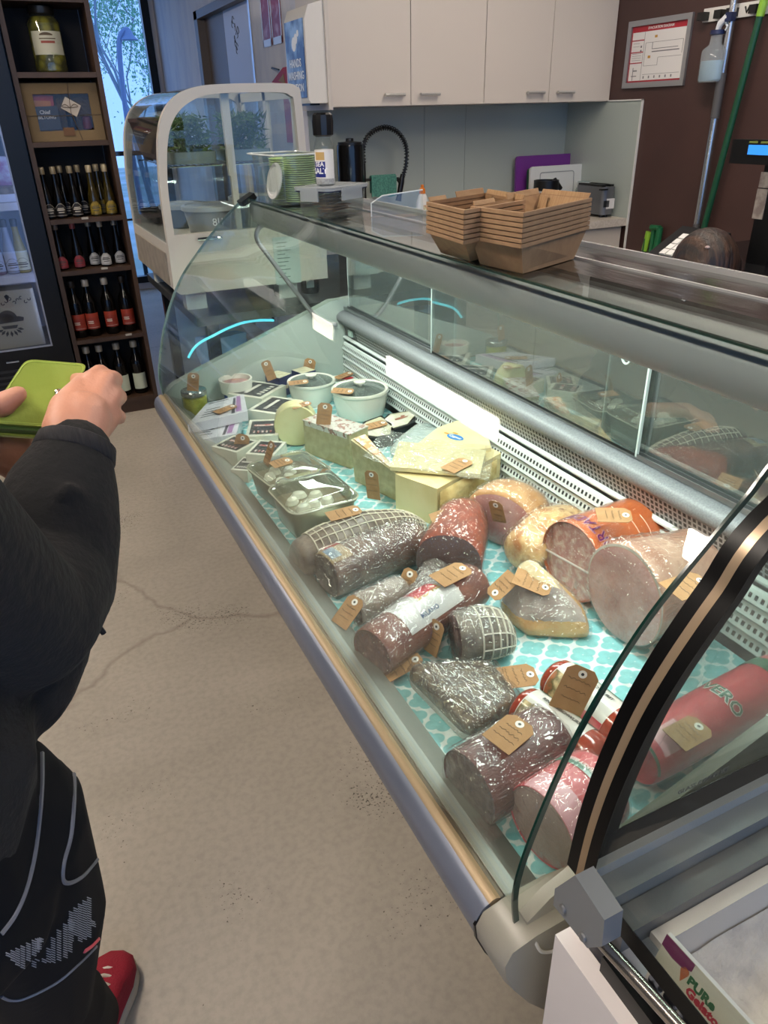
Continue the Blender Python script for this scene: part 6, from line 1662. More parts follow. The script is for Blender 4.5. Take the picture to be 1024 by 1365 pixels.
# grey film bag behind the flat slab
q = [Pz(x, y, DZ + .05) for x, y in ((515, 590), (560, 592), (600, 566), (560, 556))]; c = sum(q, Vector()) / 4
t = thing('film_bag', 'crumpled clear film bag between the black trays and the yellow wedge', 'bag', (c.x, c.y, DZ))
bm = B(); poly = [(p.x - c.x, p.y - c.y) for p in q]
rings = []
for f, z in ((.8, .0006), (1, .01), (1.02, .03), (.8, .045), (.3, .05)):
    out = []
    for u, v in rrect(1, 1, .2, 4):
        P = [Vector(p) for p in poly]; u += .5; v += .5
        w = ((P[0] * (1 - u) + P[1] * u) * (1 - v) + (P[3] * (1 - u) + P[2] * u) * v) * f
        out.append(Vector((w.x, w.y, max(.0006, z + .008 * noise.noise(Vector((w.x * 30, w.y * 30, z * 20)))))))
    rings.append(out)
loft(bm, rings); obj('bag', bm, mat('grey_film', '#9aa8a6', .25, coat=1, coatbump=.8, bscale=24, col2='#b9c4c1', scale=9), t, ang=1.2)
# mozzarella tubs
def mozz_tub(label, tpx, h, seed, dome):
    z = DZ + h
    q = [Pz(x, y, z) for x, y in tpx]; c = sum(q, Vector()) / 4
    d = q[1] - q[0]; ang = math.atan2(d.y, d.x)
    t = thing('mozzarella_tub', label, 'cheese tub', (c.x, c.y, DZ), ang, None)
    R_ = Matrix.Rotation(-ang, 3, 'Z'); q = [R_ @ (p - c) for p in q]
    w = ((q[1] - q[0]).length + (q[2] - q[3]).length) / 2; dd = ((q[3] - q[0]).length + (q[2] - q[1]).length) / 2
    def rr(f, z, r=.028): return [Vector((x, y, z)) for x, y in rrect(w * f, dd * f, r * f, 6)]
    bm = B(); loft(bm, [rr(.78, .0006), rr(.84, .006), rr(.95, h - .008), rr(1.0, h - .006), rr(1.0, h), rr(.94, h), rr(.92, h - .008), rr(.82, .006)]); obj('tub', bm, glass('tub_plastic', '#cfd0c0', 1.2, .38, '#b9b6a0'), t, ang=.9)
    bm = B(); loft(bm, [rr(.80, .008), rr(.90, h * .72), rr(.5, h * .74)]); obj('brine', bm, mat('cloudy_brine', '#8a7d66', .15, coat=1), t, ang=.9)
    rn = random.Random(seed)
    for (u, v) in ((-.28, .1), (-.12, .24), (-.22, -.16), (-.05, -.1), (.08, .12), (.16, -.12), (.3, .1))[:6 if dome else 5]:
        bm = B(); M = Matrix.Translation((u * w, v * dd, h * .76)) @ Matrix.Rotation(rn.uniform(0, 3), 4, 'Z'); lathe(bm, [(.002, -.014), (.011, -.010), (.0155, 0), (.011, .010), (.002, .014)], 14, M @ Matrix.Diagonal((1.25, .95, 1, 1)))
        o = obj('mozzarella_ball', bm, mat('mozzarella', '#f0ede0', .3, coat=.5), None); o.location = t.location.copy(); o.rotation_euler = (0, 0, ang)
        tag(o, 'white mozzarella ball floating in the ' + ('nearer' if dome else 'further') + ' clear-lidded tub', 'cheese', 'mozzarella in the ' + ('nearer' if dome else 'further') + ' tub')
    bm = B(); loft(bm, [rr(1.02, h + .0006), rr(1.03, h + .004), rr(.95, h + .005), rr(.88, h + .003), rr(.84, h + (.022 if dome else .008)), rr(.78, h + (.026 if dome else .011)), rr(.3, h + (.027 if dome else .011))], False, True); obj('lid', bm, glass('tub_lid', '#eef1ea', 2.2, .06, '#d6d8cf'), t, ang=.9)
    bm = B(); pr = rr(1.02, h + .002); tube(bm, pr + [pr[0]], .0022, 6); obj('lid_rim', bm, mat('rim_pale', '#c6c3b0', .25, coat=.6), t)
    return t
mozz_tub('clear-lidded mozzarella tub with a tag standing in it', ((355, 655), (438, 630), (410, 600), (334, 618)), .075, 3, False)
mozz_tub('domed clear-lidded mozzarella tub nearest the netted salami', ((386, 690), (482, 664), (438, 628), (362, 652)), .080, 8, True)
# ================================================================== KRAFT PRICE TAGS
M_tag = mat('tag_kraft', '#a9835b', .8, col2='#9b754f', scale=50, lo=.3, hi=.7)
M_ring = mat('ring_white', '#e2e0da', .5)
M_eye = mat('eyelet_dark', '#2f333a', .4)
TAGN = [0]
def ktag(label, far, hole, zf, zh, wid=.036, stand=False, normal=None, lines=('$', ), curl=.0, lean=0.0, minlen=.046, maxlen=.078, lift=.0012):
    if stand:
        P1 = Pz(far[0], far[1], zf); P2 = Py(hole[0], hole[1], P1.y + lean)
    else:
        P1 = Pz(far[0], far[1], zf); P2 = Pz(hole[0], hole[1], zh)
    x = P2 - P1; L = min(max(x.length, minlen), maxlen)
    if normal is None:
        normal = (CAM - (P1 + P2) / 2) if stand else Vector((-.12, -.12, 1))
    F = frame_from(x, normal)
    t = bpy.data.objects.new('price_tag', None); COL.objects.link(t)
    t.empty_display_size = .02
    t.matrix_world = Matrix.Translation(P1 + F @ Vector((0, 0, lift))) @ F.to_4x4()
    tag(t, label, 'price tag', 'kraft price tags')
    w = wid / 2; n = 8; th = .0009; c = w * .42
    def z(x_): u = x_ / L; return curl * (u - .5) ** 2 * 4
    xs = [0, L * .15, L * .3, L * .45, L * .6, L * .75, L - c, L]
    bm = B()
    up = [[Vector((q, -(w if q < L - c / 2 else w - c), z(q) + th)), Vector((q, (w if q < L - c / 2 else w - c), z(q) + th))] for q in xs]
    rings = [[a, b, b - Vector((0, 0, th)), a - Vector((0, 0, th))] for a, b in up]
    loft(bm, rings); obj('card', bm, M_tag, t, smooth=False)
    hx = L - .0105
    bm = B(); lathe(bm, [(.0024, 0), (.0062, 0), (.0062, .0006), (.0024, .0006)], 20, Matrix.Translation((hx, 0, z(hx) + th)), cap0=False, cap1=False); rg_ = obj('hole_ring', bm, M_ring, t, smooth=False)
    bm = B(); lathe(bm, [(.0026, 0), (.0026, .0004)], 14, Matrix.Translation((hx, 0, z(hx) + th))); obj('eyelet', bm, M_eye, rg_, smooth=False)
    rn = random.Random(TAGN[0]); TAGN[0] += 1
    # pen strokes, written across the card
    bm = B()
    for k in range(3):
        x0 = L - .022 - k * (L - .026) / 3.2
        pts = []
        ln_ = wid * rn.uniform(.55, .82); m = 13
        for i in range(m + 1):
            yy = ln_ / 2 - ln_ * i / m
            xx = x0 + (.0022 if k < 2 else .0018) * math.sin(i * 2.3 + rn.uniform(-.8, .8)) * rn.uniform(.4, 1)
            if xx < .002: continue
            pts.append(Vector((xx, yy, z(xx) + th + .0002)))
        if len(pts) > 3: tube(bm, smooth_pts(pts, 3), .00038, 3)
    obj('handwriting', bm, M_ink, t, smooth=False)
    return t
ktag('kraft price tag standing on the preserve jar lid', (257, 521), (258, 497), .705, 0, stand=True, wid=.036)
ktag('kraft price tag lying in the white ramekin', (288, 503), (308, 493), .692, .702, wid=.026, minlen=.04)
ktag('kraft price tag leaning upright on the navy carton', (363, 506), (353, 481), .690, 0, stand=True, wid=.032)
ktag('kraft price tag standing on the small round yellow cheese', (411, 495), (414, 480), .668, 0, stand=True, wid=.040)
ktag('kraft price tag lying on the printed packet', (448, 505), (474, 495), .660, .662, wid=.03)
ktag('kraft price tag under the knob of the pot closer to the window', (385, 512), (411, 509), .705, .707, wid=.03, lift=.002)
ktag('kraft price tag on the glass lid of the pot by the black trays', (443, 521), (471, 523), .718, .718, wid=.034, lift=.002)
ktag('kraft price tag stuck on top of the standing cheese wheel', (389, 544), (414, 537), .738, .742, wid=.026)
ktag('kraft price tag standing on the foil top of the sage cheese block', (431, 566), (434, 537), .722, 0, stand=True, wid=.040)
ktag('dark-looking kraft price tag leaning on the flag-label cheese packs', (319, 604), (325, 579), .640, 0, stand=True, wid=.040, normal=Vector((-.5, -.8, .1)))
ktag('kraft price tag standing twisted in the further mozzarella tub', (355, 620), (364, 589), .700, 0, stand=True, wid=.032, normal=Vector((-1, -.15, .1)))
ktag('kraft price tag lying flat on the lid of the further mozzarella tub', (362, 621), (388, 613), .708, .708, wid=.036)
ktag('kraft price tag leaning on the upright grey-green wedge', (499, 665), (495, 627), .640, 0, stand=True, wid=.036, normal=Vector((-.8, -.6, .15)))
ktag('kraft price tag on the vacuum-packed flat cheese slab', (596, 628), (627, 612), .739, .739, wid=.042)
ktag('folded kraft price tag on the netted salami', (437, 690), (480, 679), .722, .722, wid=.036)
ktag('kraft price tag on the paprika-coated roast', (575, 694), (614, 681), .735, .750, wid=.040)
ktag('kraft price tag on the salami with the printed label', (582, 776), (622, 756), .722, .722, wid=.044)
ktag('kraft price tag wedged between the short salami and the thin one', (534, 792), (550, 759), .655, .695, wid=.030, normal=Vector((-.6, -.6, .6)))
ktag('kraft price tag propped against the case front by the short salami', (452, 834), (478, 797), .652, .690, wid=.040, normal=Vector((-.7, -.3, .7)))
ktag('shaded kraft price tag standing behind the netted coppa', (573, 870), (585, 828), .635, 0, stand=True, wid=.034, normal=Vector((-.95, -.3, .1)))
ktag('kraft price tag tucked under the labelled salami end', (512, 904), (561, 876), .630, .650, wid=.030)
ktag('kraft price tag lying beside the pancetta slab', (661, 906), (715, 899), .655, .655, wid=.046)
ktag('kraft price tag folded over the speck wedge, flap facing the case front', (686, 767), (655, 796), .722, .690, wid=.036, normal=Vector((-.6, -.2, .8)))
ktag('kraft price tag folded over the speck wedge, flap facing the mortadella', (686, 767), (734, 787), .722, .705, wid=.044)
ktag('kraft price tag standing against the half ham cut face', (669, 705), (660, 667), .660, 0, stand=True, wid=.034, normal=Vector((-.9, -.4, .2)))
ktag('kraft price tag on top of the orange mortadella', (795, 687), (842, 688), .818, .818, wid=.042)
ktag('kraft price tag on the large cling-filmed ham', (893, 790), (950, 769), .820, .815, wid=.048)
ktag('dark-looking kraft price tag standing on the second red sausage', (752, 948), (781, 890), .690, 0, stand=True, wid=.048, normal=Vector((-.55, -.75, .35)))
ktag('kraft price tag on the thick dark red salami', (660, 994), (699, 962), .732, .732, wid=.046)
ktag('kraft price tag on the long red poultry roll', (898, 988), (938, 966), .708, .708, wid=.042)
ktag('kraft price tag on the upper white printed pack', (288, 551), (318, 539), .690, .690, wid=.030)
ktag('kraft price tag on the black tray nearer the ribbed pots', (485, 571), (519, 562), .659, .659, wid=.034)
# ================================================================== BOTTLE SHELF AND FRIDGE
YS = 4.23
SX0, SX1 = .176, .566
M_wood = mat('dark_walnut', '#46301f', .5, col2='#2e1e14', scale=9, stretch=(1, 1, .12), lo=.3, hi=.75, bump=.08, bscale=60, bstretch=(1, 1, .1))
M_wood2 = mat('dark_back', '#120e0d', .7)
sh = thing('display_shelf', 'tall narrow dark walnut shelf of bottles against the window', 'shelf', ((SX0 + SX1) / 2, YS + .14, 0))
tops = [.085, .44, .795, 1.042, 1.386, 1.672, 1.965]
for x in (SX0, SX1 - .022):
    bm = B(); box2(bm, (x, YS, 0), (x + .022, YS + .28, 2.3)); obj('side_panel', bm, M_wood, sh, True, bev=.002)
for z in tops:
    bm = B(); box2(bm, (SX0 + .0225, YS + .002, z - .022), (SX1 - .0225, YS + .27, z)); obj('shelf_board', bm, M_wood, sh, True, bev=.0015)
bm = B(); box2(bm, (SX0 + .023, YS + .27, .0), (SX1 - .023, YS + .278, 2.29)); obj('back_panel', bm, M_wood2, sh, True)
bm = B(); box2(bm, (SX0 + .0225, YS + .01, 0), (SX1 - .0225, YS + .02, .062)); obj('plinth', bm, M_wood, sh, True)
bm = B(); box2(bm, (SX0 + .0225, YS + .002, 2.278), (SX1 - .0225, YS + .27, 2.3)); obj('top_board', bm, M_wood, sh, True)
M_bglass = mat('dark_bottle_glass', '#080605', .14, spec=.35)
M_yglass = mat('yellow_soda', '#332a0a', .1, coat=.5)
def bottle(name, label, cat, x, y, z, kind, group, H=.235, r=.028, lab=None, body=None, cap='#b9b4a8', shape='soda'):
    t = thing(name, label, cat, (x, y, z), 0, group)
    if shape == 'soda':
        pr = [(r * .85, 0), (r, .006), (r, H * .30), (r * .92, H * .40), (r * .62, H * .58), (r * .45, H * .74), (r * .42, H * .93), (r * .5, H * .94), (r * .5, H * .97)]
    else:
        pr = [(r * .88, 0), (r, .008), (r, H * .58), (r * .9, H * .64), (r * .5, H * .74), (r * .38, H * .80), (r * .36, H * .95), (r * .43, H * .955), (r * .43, H * .975)]
    bm = B(); lathe(bm, pr, 22); obj('glass', bm, body or M_bglass, t)
    bm = B(); lathe(bm, [(r * .47, H * .88 if shape != 'soda' else H * .86), (r * .5, H * .885), (r * .52, H * .985), (r * .45, H)], 16); obj('cap', bm, mat('cap_' + cap[1:], cap, .4, .3), t)
    if lab:
        fn, m, mk = lab
        bm = B(); fn(bm, r, H); l = obj('label', bm, m, t)
        if mk:
            bm = B(); mk(bm, r, H); obj('print', bm, mat('print_pale', '#cfc6b6', .6) if mk is not marks_dark else mat('print_dark', '#4a4744', .6), l)
    return t
F = -PI / 2
def hexlabel(bm, r, H): cyl_band(bm, r * 1.015, F - 1.15, F + 1.15, H * .04, lambda u: H * (.30 - .13 * max(0, abs(u) - .25)), 14)
def rectlabel(z0, z1): return lambda bm, r, H: cyl_band(bm, r * 1.015, F - 1.1, F + 1.1, H * z0, H * z1, 12)
def marks_pale(bm, r, H):
    for k, (z, w) in enumerate(((.20, .55), (.165, .7), (.12, .5))): cyl_band(bm, r * 1.03, F - w, F + w, H * (z - .008), H * (z + .008 + .006 * (k == 1)), 8)
    cyl_band(bm, r * 1.03, F - 1.05, F + 1.05, H * .055, H * .062, 10); cyl_band(bm, r * 1.03, F - 1.05, F + 1.05, lambda u: H * (.285 - .13 * max(0, abs(u) - .25)), lambda u: H * (.292 - .13 * max(0, abs(u) - .25)), 10)
def marks_dark(bm, r, H): marks_pale(bm, r, H)
def marks_two(bm, r, H):
    for k in range(2): cyl_band(bm, r * 1.03, F - .75, F + .05, H * (.27 - k * .03), H * (.285 - k * .03), 8)
    cyl_band(bm, r * 1.03, F - .8, F + .8, H * .165, H * .17, 8)
M_lbdark = mat('label_black', '#1c1715', .5); M_lbyel = mat('label_yellow', '#9a8226', .5, col2='#6f5e18', scale=60)
M_lbred = mat('label_rose', '#8c2f38', .5); M_lbwhite = mat('label_offwhite', '#b9b8b4', .5)
M_lbor = mat('label_orange', '#963420', .5, col2='#6b1f1c', scale=4, stretch=(.2, .2, 3)); M_lbcream = mat('label_cream', '#b6bda6', .5)
def xs_at(pxs, py, y): return [Py(px, py, y).x for px in pxs]
z = tops[3] + .0005
nth = ['first', 'second', 'third', 'fourth', 'fifth']
for i, px in enumerate((64, 79, 88, 101, 110)):
    yy = YS + (.07 if i in (0, 1, 3) else .14)
    bottle('soda_bottle', 'black hex-label soda bottle, %s from the fridge side of its shelf' % nth[i], 'bottle', Py(px, 270, yy).x + (.004 if i == 4 else 0), yy, z, 'd', 'black-label soda bottles', lab=(hexlabel, M_lbdark, marks_pale), cap='#8f8268')
for i, px in enumerate((126, 136, 147, 155)):
    yy = YS + (.06 if i in (0, 2) else .13)
    bottle('lemon_soda_bottle', ['yellow lemon soda bottle beside the black-label bottles', 'yellow lemon soda bottle behind the gap of the front pair', 'yellow lemon soda bottle in front by the shelf side', 'yellow lemon soda bottle in the rear corner of the shelf'][i], 'bottle', min(Py(px, 270, yy).x, SX1 - .055), yy, z, 'y', 'yellow lemon soda bottles', lab=(hexlabel, M_lbyel, marks_dark), body=M_yglass, cap='#b9a988')
z = tops[2] + .0005
for i, px in enumerate((82, 105)):
    yy = YS + .07
    bottle('rose_label_bottle', ['dark soda bottle with a rose label next to the fridge', 'dark soda bottle with a rose label beside the white-label ones'][i], 'bottle', Py(px, 345, yy).x, yy, z, 'r', 'rose-label soda bottles', H=.225, lab=(hexlabel, M_lbred, marks_dark), cap='#7d6f66' if i == 0 else '#8c4a4a')
for i, px in enumerate((126, 141, 160)):
    yy = YS + (.11, .06, .09)[i]
    bottle('white_label_bottle', 'dark soda bottle with a white label, %s from the rose-label bottles' % nth[i], 'bottle', min(Py(px, 345, yy).x, SX1 - .056), yy, z, 'w', 'white-label soda bottles', H=.225, lab=(hexlabel, M_lbwhite, marks_dark), cap='#8f8c84')
z = tops[1] + .0005
for i, px in enumerate((105, 124, 149, 172)):
    yy = YS + .08
    bottle('orange_label_bottle', 'tall dark bottle with an orange-red label, %s from the fridge side' % nth[i], 'bottle', min(max(Py(px, 430, yy).x, SX0 + .06), SX1 - .062), yy, z, 'o', 'orange-label bottles', H=.295, r=.036, lab=(rectlabel(.14, .42), M_lbor, marks_two), cap='#1a1614' if i in (0, 3) else '#a7a29a', shape='wine')
z = tops[0] + .0005
for i, px in enumerate((118, 140, 163, 186)):
    yy = YS + .08
    bottle('cream_label_bottle', 'dark wine bottle with a cream label, %s from the fridge side of the lowest shelf' % nth[i], 'bottle', min(max(Py(px, 505, yy).x, SX0 + .062), SX1 - .064), yy, z, 'c', 'cream-label wine bottles', H=.30, r=.038, lab=(rectlabel(.10, .40), M_lbcream, None), cap='#8e897e', shape='wine')
# price tickets on shelf edges
for zz, px in ((tops[3], 115), (tops[2], 128), (tops[1], 144)):
    x = Py(px, 300, YS).x
    bm = B(); box2(bm, (x - .016, YS - .003, zz - .006), (x + .016, YS + .0015, zz + .004))
    tag(obj('shelf_ticket', bm, mat('ticket_white', '#a9a49a', .6), None), 'small white price ticket on the edge of the %s' % {tops[3]: 'black-label soda shelf', tops[2]: 'rose-label soda shelf', tops[1]: 'orange-label bottle shelf'}[zz], 'ticket')
# jar of pickles
z = tops[5] + .0005
yy = YS + .12
xj = Py(63, 60, yy).x; rj = .072; hj = .265
t = thing('pickle_jar', 'big glass jar of yellow-green pickles on the top shelf', 'jar', (xj, yy, z))
bm = B(); lathe(bm, [(rj * .9, .004), (rj * .96, .01), (rj * .96, hj * .74), (rj * .7, hj * .84), (.01, hj * .84)], 26)
obj('pickles', bm, mat('pickle_mix', '#8f8326', .3, col2='#3f3a12', scale=26, kind='voronoi', lo=.25, hi=.7, bump=.6, bscale=22), t)
bm = B(); lathe(bm, [(rj * .92, 0), (rj, .008), (rj, hj * .76), (rj * .74, hj * .87), (rj * .72, hj * .9)], 28); obj('glass', bm, glass('jar_thin', '#e9efe2', 1.4, .02), t)
bm = B(); lathe(bm, [(rj * .78, hj * .88), (rj * .8, hj * .9), (rj * .8, hj * .985), (rj * .74, hj)], 28); obj('lid', bm, mat('lid_dark', '#2c2a26', .3, .6), t)
bm = B(); cyl_band(bm, rj * 1.01, F - 1.05, F + 1.05, hj * .27, hj * .62, 16); lb = obj('label', bm, mat('pickle_label', '#b7b49c', .5, col2='#7c9152', scale=9, lo=.5, hi=.62), t)
bm = B(); cyl_band(bm, rj * 1.02, F - .45, F + .35, lambda u: hj * .555, lambda u: hj * (.60 - .03 * u * u), 10); cyl_band(bm, rj * 1.02, F - .5, F + .5, hj * .50, hj * .515, 8); obj('print', bm, mat('print_brown', '#51402a', .6), lb)
bm = B(); cyl_band(bm, rj * 1.02, F - .42, F + .42, hj * .44, hj * .475, 8); obj('red_print', bm, mat('print_red', '#8e4030', .6), lb)
# hamper box
z = tops[4] + .0005
yy = YS + .05
x0, x1 = Py(27, 150, yy).x, Py(136, 150, yy).x
x0 = max(x0, SX0 + .026); x1 = min(x1, SX1 - .026)
hb = .245; wd = x1 - x0; cx = (x0 + x1) / 2
hp = thing('gift_hamper', 'kraft gift hamper box with a clear window on the second shelf', 'gift box', (cx, yy, z), rot=(-.06, 0, 0))
bm = B(); f = .045
for s in (-1, 1):
    box(bm, (s * (wd / 2 - f / 2), .0, hb / 2), (f, .004, hb)); box(bm, (0, 0, hb / 2 + s * (hb / 2 - f / 2)), (wd - 2 * f, .004, f))
box(bm, (0, .08, hb / 2), (wd, .004, hb)); box(bm, (0, .041, .002), (wd, .078, .004)); box(bm, (0, .041, hb - .002), (wd, .078, .004))
for s in (-1, 1): box(bm, (s * (wd / 2 - .002), .041, hb / 2), (.004, .078, hb))
obj('box', bm, mat('hamper_kraft', '#7d6848', .8), hp, smooth=False)
bm = B(); box(bm, (0, .004, hb / 2), (wd - 2 * f + .01, .001, hb - 2 * f + .01)); obj('window', bm, glass('hamper_window', '#fafafa', .5, 0), hp)
M_straw = mat('straw', '#7d6c50', .8)
bm = B(); rn = random.Random(9)
for k in range(160):
    p = Vector((rn.uniform(-.5, .5) * (wd - 2 * f), rn.uniform(.045, .07), rn.uniform(f, hb - f))); d = Vector((rn.uniform(-1, 1), rn.uniform(-.1, .1), rn.uniform(-1, 1))).normalized() * .03
    tube(bm, [p - d, p + d * .2 + Vector((0, -.004, 0)), p + d], .0012, 4)
o = obj('straw_fill', bm, M_straw, hp); o['kind'] = 'stuff'
def slab(nm, c, s, m, r=(0, 0, 0), par=hp):
    bm = B(); box(bm, (0, 0, 0), s); o = obj(nm, bm, m, None, bev=.002); o.parent = par; o.location = c; o.rotation_euler = r; return o
slab('red_packet', (-.085, .033, .175), (.10, .012, .05), mat('packet_red', '#8c2a2c', .5), (0, .1, 0))
slab('orange_packet', (-.10, .028, .15), (.10, .010, .05), mat('packet_orange', '#a5682c', .5), (0, .04, 0))
bk = slab('black_packet', (-.085, .018, .10), (.12, .012, .10), mat('packet_black', '#1b1b1e', .4), (0, -.02, 0))
Mt = Matrix.Translation((-.085, .0115, 0)) @ frame_from((1, 0, 0), (0, -1, 0)).to_4x4()
text('lettering', 'Chief', .022, mat('ink_grey2', '#b9b7b2', .5), Mt @ Matrix.Translation((0, .125, 0)), hp, bold=.0005)
text('lettering', 'BILTONG', .019, mat('ink_grey2', '#b9b7b2', .5), Mt @ Matrix.Translation((.005, .103, 0)), hp, bold=.0004)
bm = B(); lathe(bm, [(.02, 0), (.022, .005), (.022, .09), (.012, .11), (.012, .12)], 14, Matrix.Translation((.03, .035, .05))); obj('small_bottle', bm, M_bglass, hp)
bm = B(); lathe(bm, [(.022, 0), (.024, .005), (.024, .05), (.02, .055)], 14, Matrix.Translation((.10, .035, .05))); obj('small_jar', bm, mat('jar_red', '#5c1c22', .2), hp)
slab('gift_card', (.035, -.006, .145), (.075, .002, .055), mat('card_cream', '#b8ad9e', .6), (0, .55, 0))
bm = B(); tube(bm, [(-wd / 2, -.005, hb * .45), (0, -.006, hb * .44), (wd / 2, -.005, hb * .45)], .0015, 5); tube(bm, [(.06, -.005, 0), (.03, -.009, hb * .5), (.04, -.005, hb)], .0015, 5)
for s in (-1, 1): tube(bm, smooth_pts([(.03, -.010, .14), (.03 + s * .02, -.014, .155), (.03 + s * .035, -.012, .145), (.03, -.010, .14)], 5), .0014, 5)
obj('twine', bm, mat('twine', '#55483a', .8), hp)
bm = B(); box(bm, (.005, -.006, .04), (.05, .0015, .035)); lathe(bm, [(.004, -.0085), (.004, -.006)], 10, Matrix.Translation((.005, 0, .055)) @ Euler((PI / 2, 0, 0)).to_matrix().to_4x4()); obj('price_tag', bm, mat('tag_brown', '#6b4c35', .8), hp)

# ------------------------------------------------------------------ drinks fridge
YF = 4.20
fr = thing('drinks_fridge', 'black upright glass-door drinks fridge', 'fridge', (-.2, 4.5, 0))
FX0, FX1 = -.62, .168
gx = .078
bm = B()
box2(bm, (FX0, YF + .04, 0), (FX0 + .03, YF + .62, 2.1)); box2(bm, (FX1 - .03, YF + .04, 0), (FX1, YF + .62, 2.1)); box2(bm, (FX0 + .03, YF + .59, .1), (FX1 - .03, YF + .62, 2.1))
box2(bm, (FX0 + .03, YF + .04, 0), (FX1 - .03, YF + .59, .42)); box2(bm, (FX0 + .03, YF + .04, 1.85), (FX1 - .03, YF + .59, 2.1))
obj('body', bm, mat('fridge_black', '#0a0b0e', .3, spec=.3), fr, True, bev=.004)
bm = B(); box2(bm, (FX0 + .03, YF + .57, .421), (FX1 - .03, YF + .588, 1.849)); box2(bm, (FX1 - .036, YF + .05, .421), (FX1 - .031, YF + .57, 1.849)); obj('liner', bm, mat('fridge_liner', '#aeb4c4', .5), fr, True)
bm = B()
box2(bm, (gx, YF, .40), (FX1 - .004, YF + .038, 2.0)); box2(bm, (FX0 + .004, YF, .40), (FX0 + .06, YF + .038, 2.0)); box2(bm, (FX0 + .06, YF, .40), (gx, YF + .038, .445)); box2(bm, (FX0 + .06, YF, 1.93), (gx, YF + .038, 2.0))
dr = obj('door', bm, mat('fridge_black', '#0d0f13', .25), fr, True, bev=.004)
bm = B(); box2(bm, (FX0 + .06, YF + .012, .445), (gx, YF + .018, 1.93)); obj('door_glass', bm, glass('fridge_glass', '#eef2f8', .9, .01, '#8fa3c8'), dr, True)
bm = B(); box2(bm, (gx - .008, YF - .002, .447), (gx - .001, YF + .011, 1.93)); box2(bm, (FX0 + .06, YF - .002, .440), (gx, YF + .011, .447)); obj('door_trim', bm, mat('trim_bluegrey', '#8c93a3', .3, .5), dr, True)
bm = B(); tube(bm, [(.112, YF + .055, .5), (.112, YF + .055, 1.8)], .012, 10); obj('light_tube', bm, mat('fridge_lamp', '#ffffff', .4, emit='#b9ccff', estr=7.0), fr, True)
for z in (.785, 1.125, 1.45):
    bm = B(); box2(bm, (FX0 + .04, YF + .075, z - .012), (FX1 - .04, YF + .56, z)); box2(bm, (FX0 + .04, YF + .07, z - .03), (FX1 - .04, YF + .075, z + .006)); obj('shelf', bm, mat('fridge_shelf', '#b9bccb', .4), fr, True)
bm = B()
for k in range(9): box2(bm, (FX0 + .05, YF + .035, .08 + k * .03), (FX1 - .05, YF + .0395, .092 + k * .03))
obj('lower_grille', bm, mat('grille_black', '#1a1b1e', .4), fr, True)
bm = B(); box2(bm, (-.16, YF + .030, .372), (-.10, YF + .0395, .378)); obj('badge', bm, mat('badge_silver', '#b9bcc0', .3, .6), fr, True)
# things in the fridge
bm = B(); cx = -.13
t = thing('crest_bag', 'cream bag printed with a black crest at the bottom of the fridge', 'bag', (-.13, YF + .16, .4215))
bm = B(); prism(bm, rrect(.36, .14, .02), .30); obj('body', bm, mat('cream_bag', '#a39a86', .7, bump=.3, bscale=8), t, bev=.01)
M_ink = mat('crest_ink', '#17171a', .6)
bm = B(); Mc = Matrix.Translation((0, -.0725, .16)) @ frame_from((1, 0, 0), (0, -1, 0)).to_4x4()
def ringp(r0, r1, a0, a1, n=20): return [(r1 * math.cos(a0 + (a1 - a0) * k / n), r1 * math.sin(a0 + (a1 - a0) * k / n)) for k in range(n + 1)] + [(r0 * math.cos(a1 - (a1 - a0) * k / n), r0 * math.sin(a1 - (a1 - a0) * k / n)) for k in range(n + 1)]
prism(bm, ringp(.014, .045, .1, PI - .1), .001, Mc @ Matrix.Translation((.03, .0, 0)))
prism(bm, ringp(.001, .022, 0, 2 * PI - .01), .001, Mc @ Matrix.Translation((.03, .005, 0)))
prism(bm, [(-.07, -.01), (.07, -.005), (.075, .012), (.055, .02), (-.055, .02), (-.075, .008)], .001, Mc @ Matrix.Translation((.03, -.01, 0)))
prism(bm, [(-.04, -.02), (.04, -.02), (.03, -.036), (-.03, -.036)], .001, Mc @ Matrix.Translation((.03, -.012, 0)))
for k in range(7):
    a = -PI / 2 + (k - 3) * .42; M = Mc @ Matrix.Translation((.03 + .05 * math.cos(a), -.045 + .03 * math.sin(a), 0)) @ Matrix.Rotation(a, 4, 'Z'); prism(bm, [(-.016, 0), (0, .007), (.016, 0), (0, -.007)], .001, M)
for k in range(16): prism(bm, ringp(.005, .009, .5 + k, 4.5 + k, 8), .001, Mc @ Matrix.Translation((-.12 + k * .018, .09 + .012 * math.sin(k * 2.1), 0)))
prism(bm, [(-.012, .02), (0, -.012), (.012, .02), (0, .028)], .001, Mc @ Matrix.Translation((.05, .095, 0)))
obj('crest', bm, M_ink, t)
for i, px in enumerate((-6, 14, 28)):
    yy = YF + .20
    x = Py(px, 340, yy).x
    bottle('fridge_bottle', ['pale bottle with a white label at the edge of the fridge shelf', 'pale bottle with a white label, middle one on the fridge shelf', 'amber bottle with a cream label nearest the fridge door frame'][i], 'bottle', x, yy, .786, 'f', 'bottles in the fridge', H=.26, r=.035, lab=(rectlabel(.06, .42), mat('fridge_label', '#aab0c0', .5) if i < 2 else mat('fridge_label2', '#b7b69a', .5), marks_dark), body=mat('pink_drink', '#7f6a78', .1) if i == 0 else (mat('pale_drink', '#8d93a3', .1) if i == 1 else mat('amber_drink', '#8a7a3c', .1)), cap='#3a3c44', shape='soda')
t = thing('fridge_tub', 'clear tub with a white label on the upper fridge shelf', 'tub', (Py(5, 255, YF + .2).x, YF + .2, 1.126))
bm = B(); prism(bm, rrect(.14, .12, .015), .07); obj('body', bm, mat('dark_food', '#4b4038', .4, col2='#6d6258', scale=30), t, bev=.004)
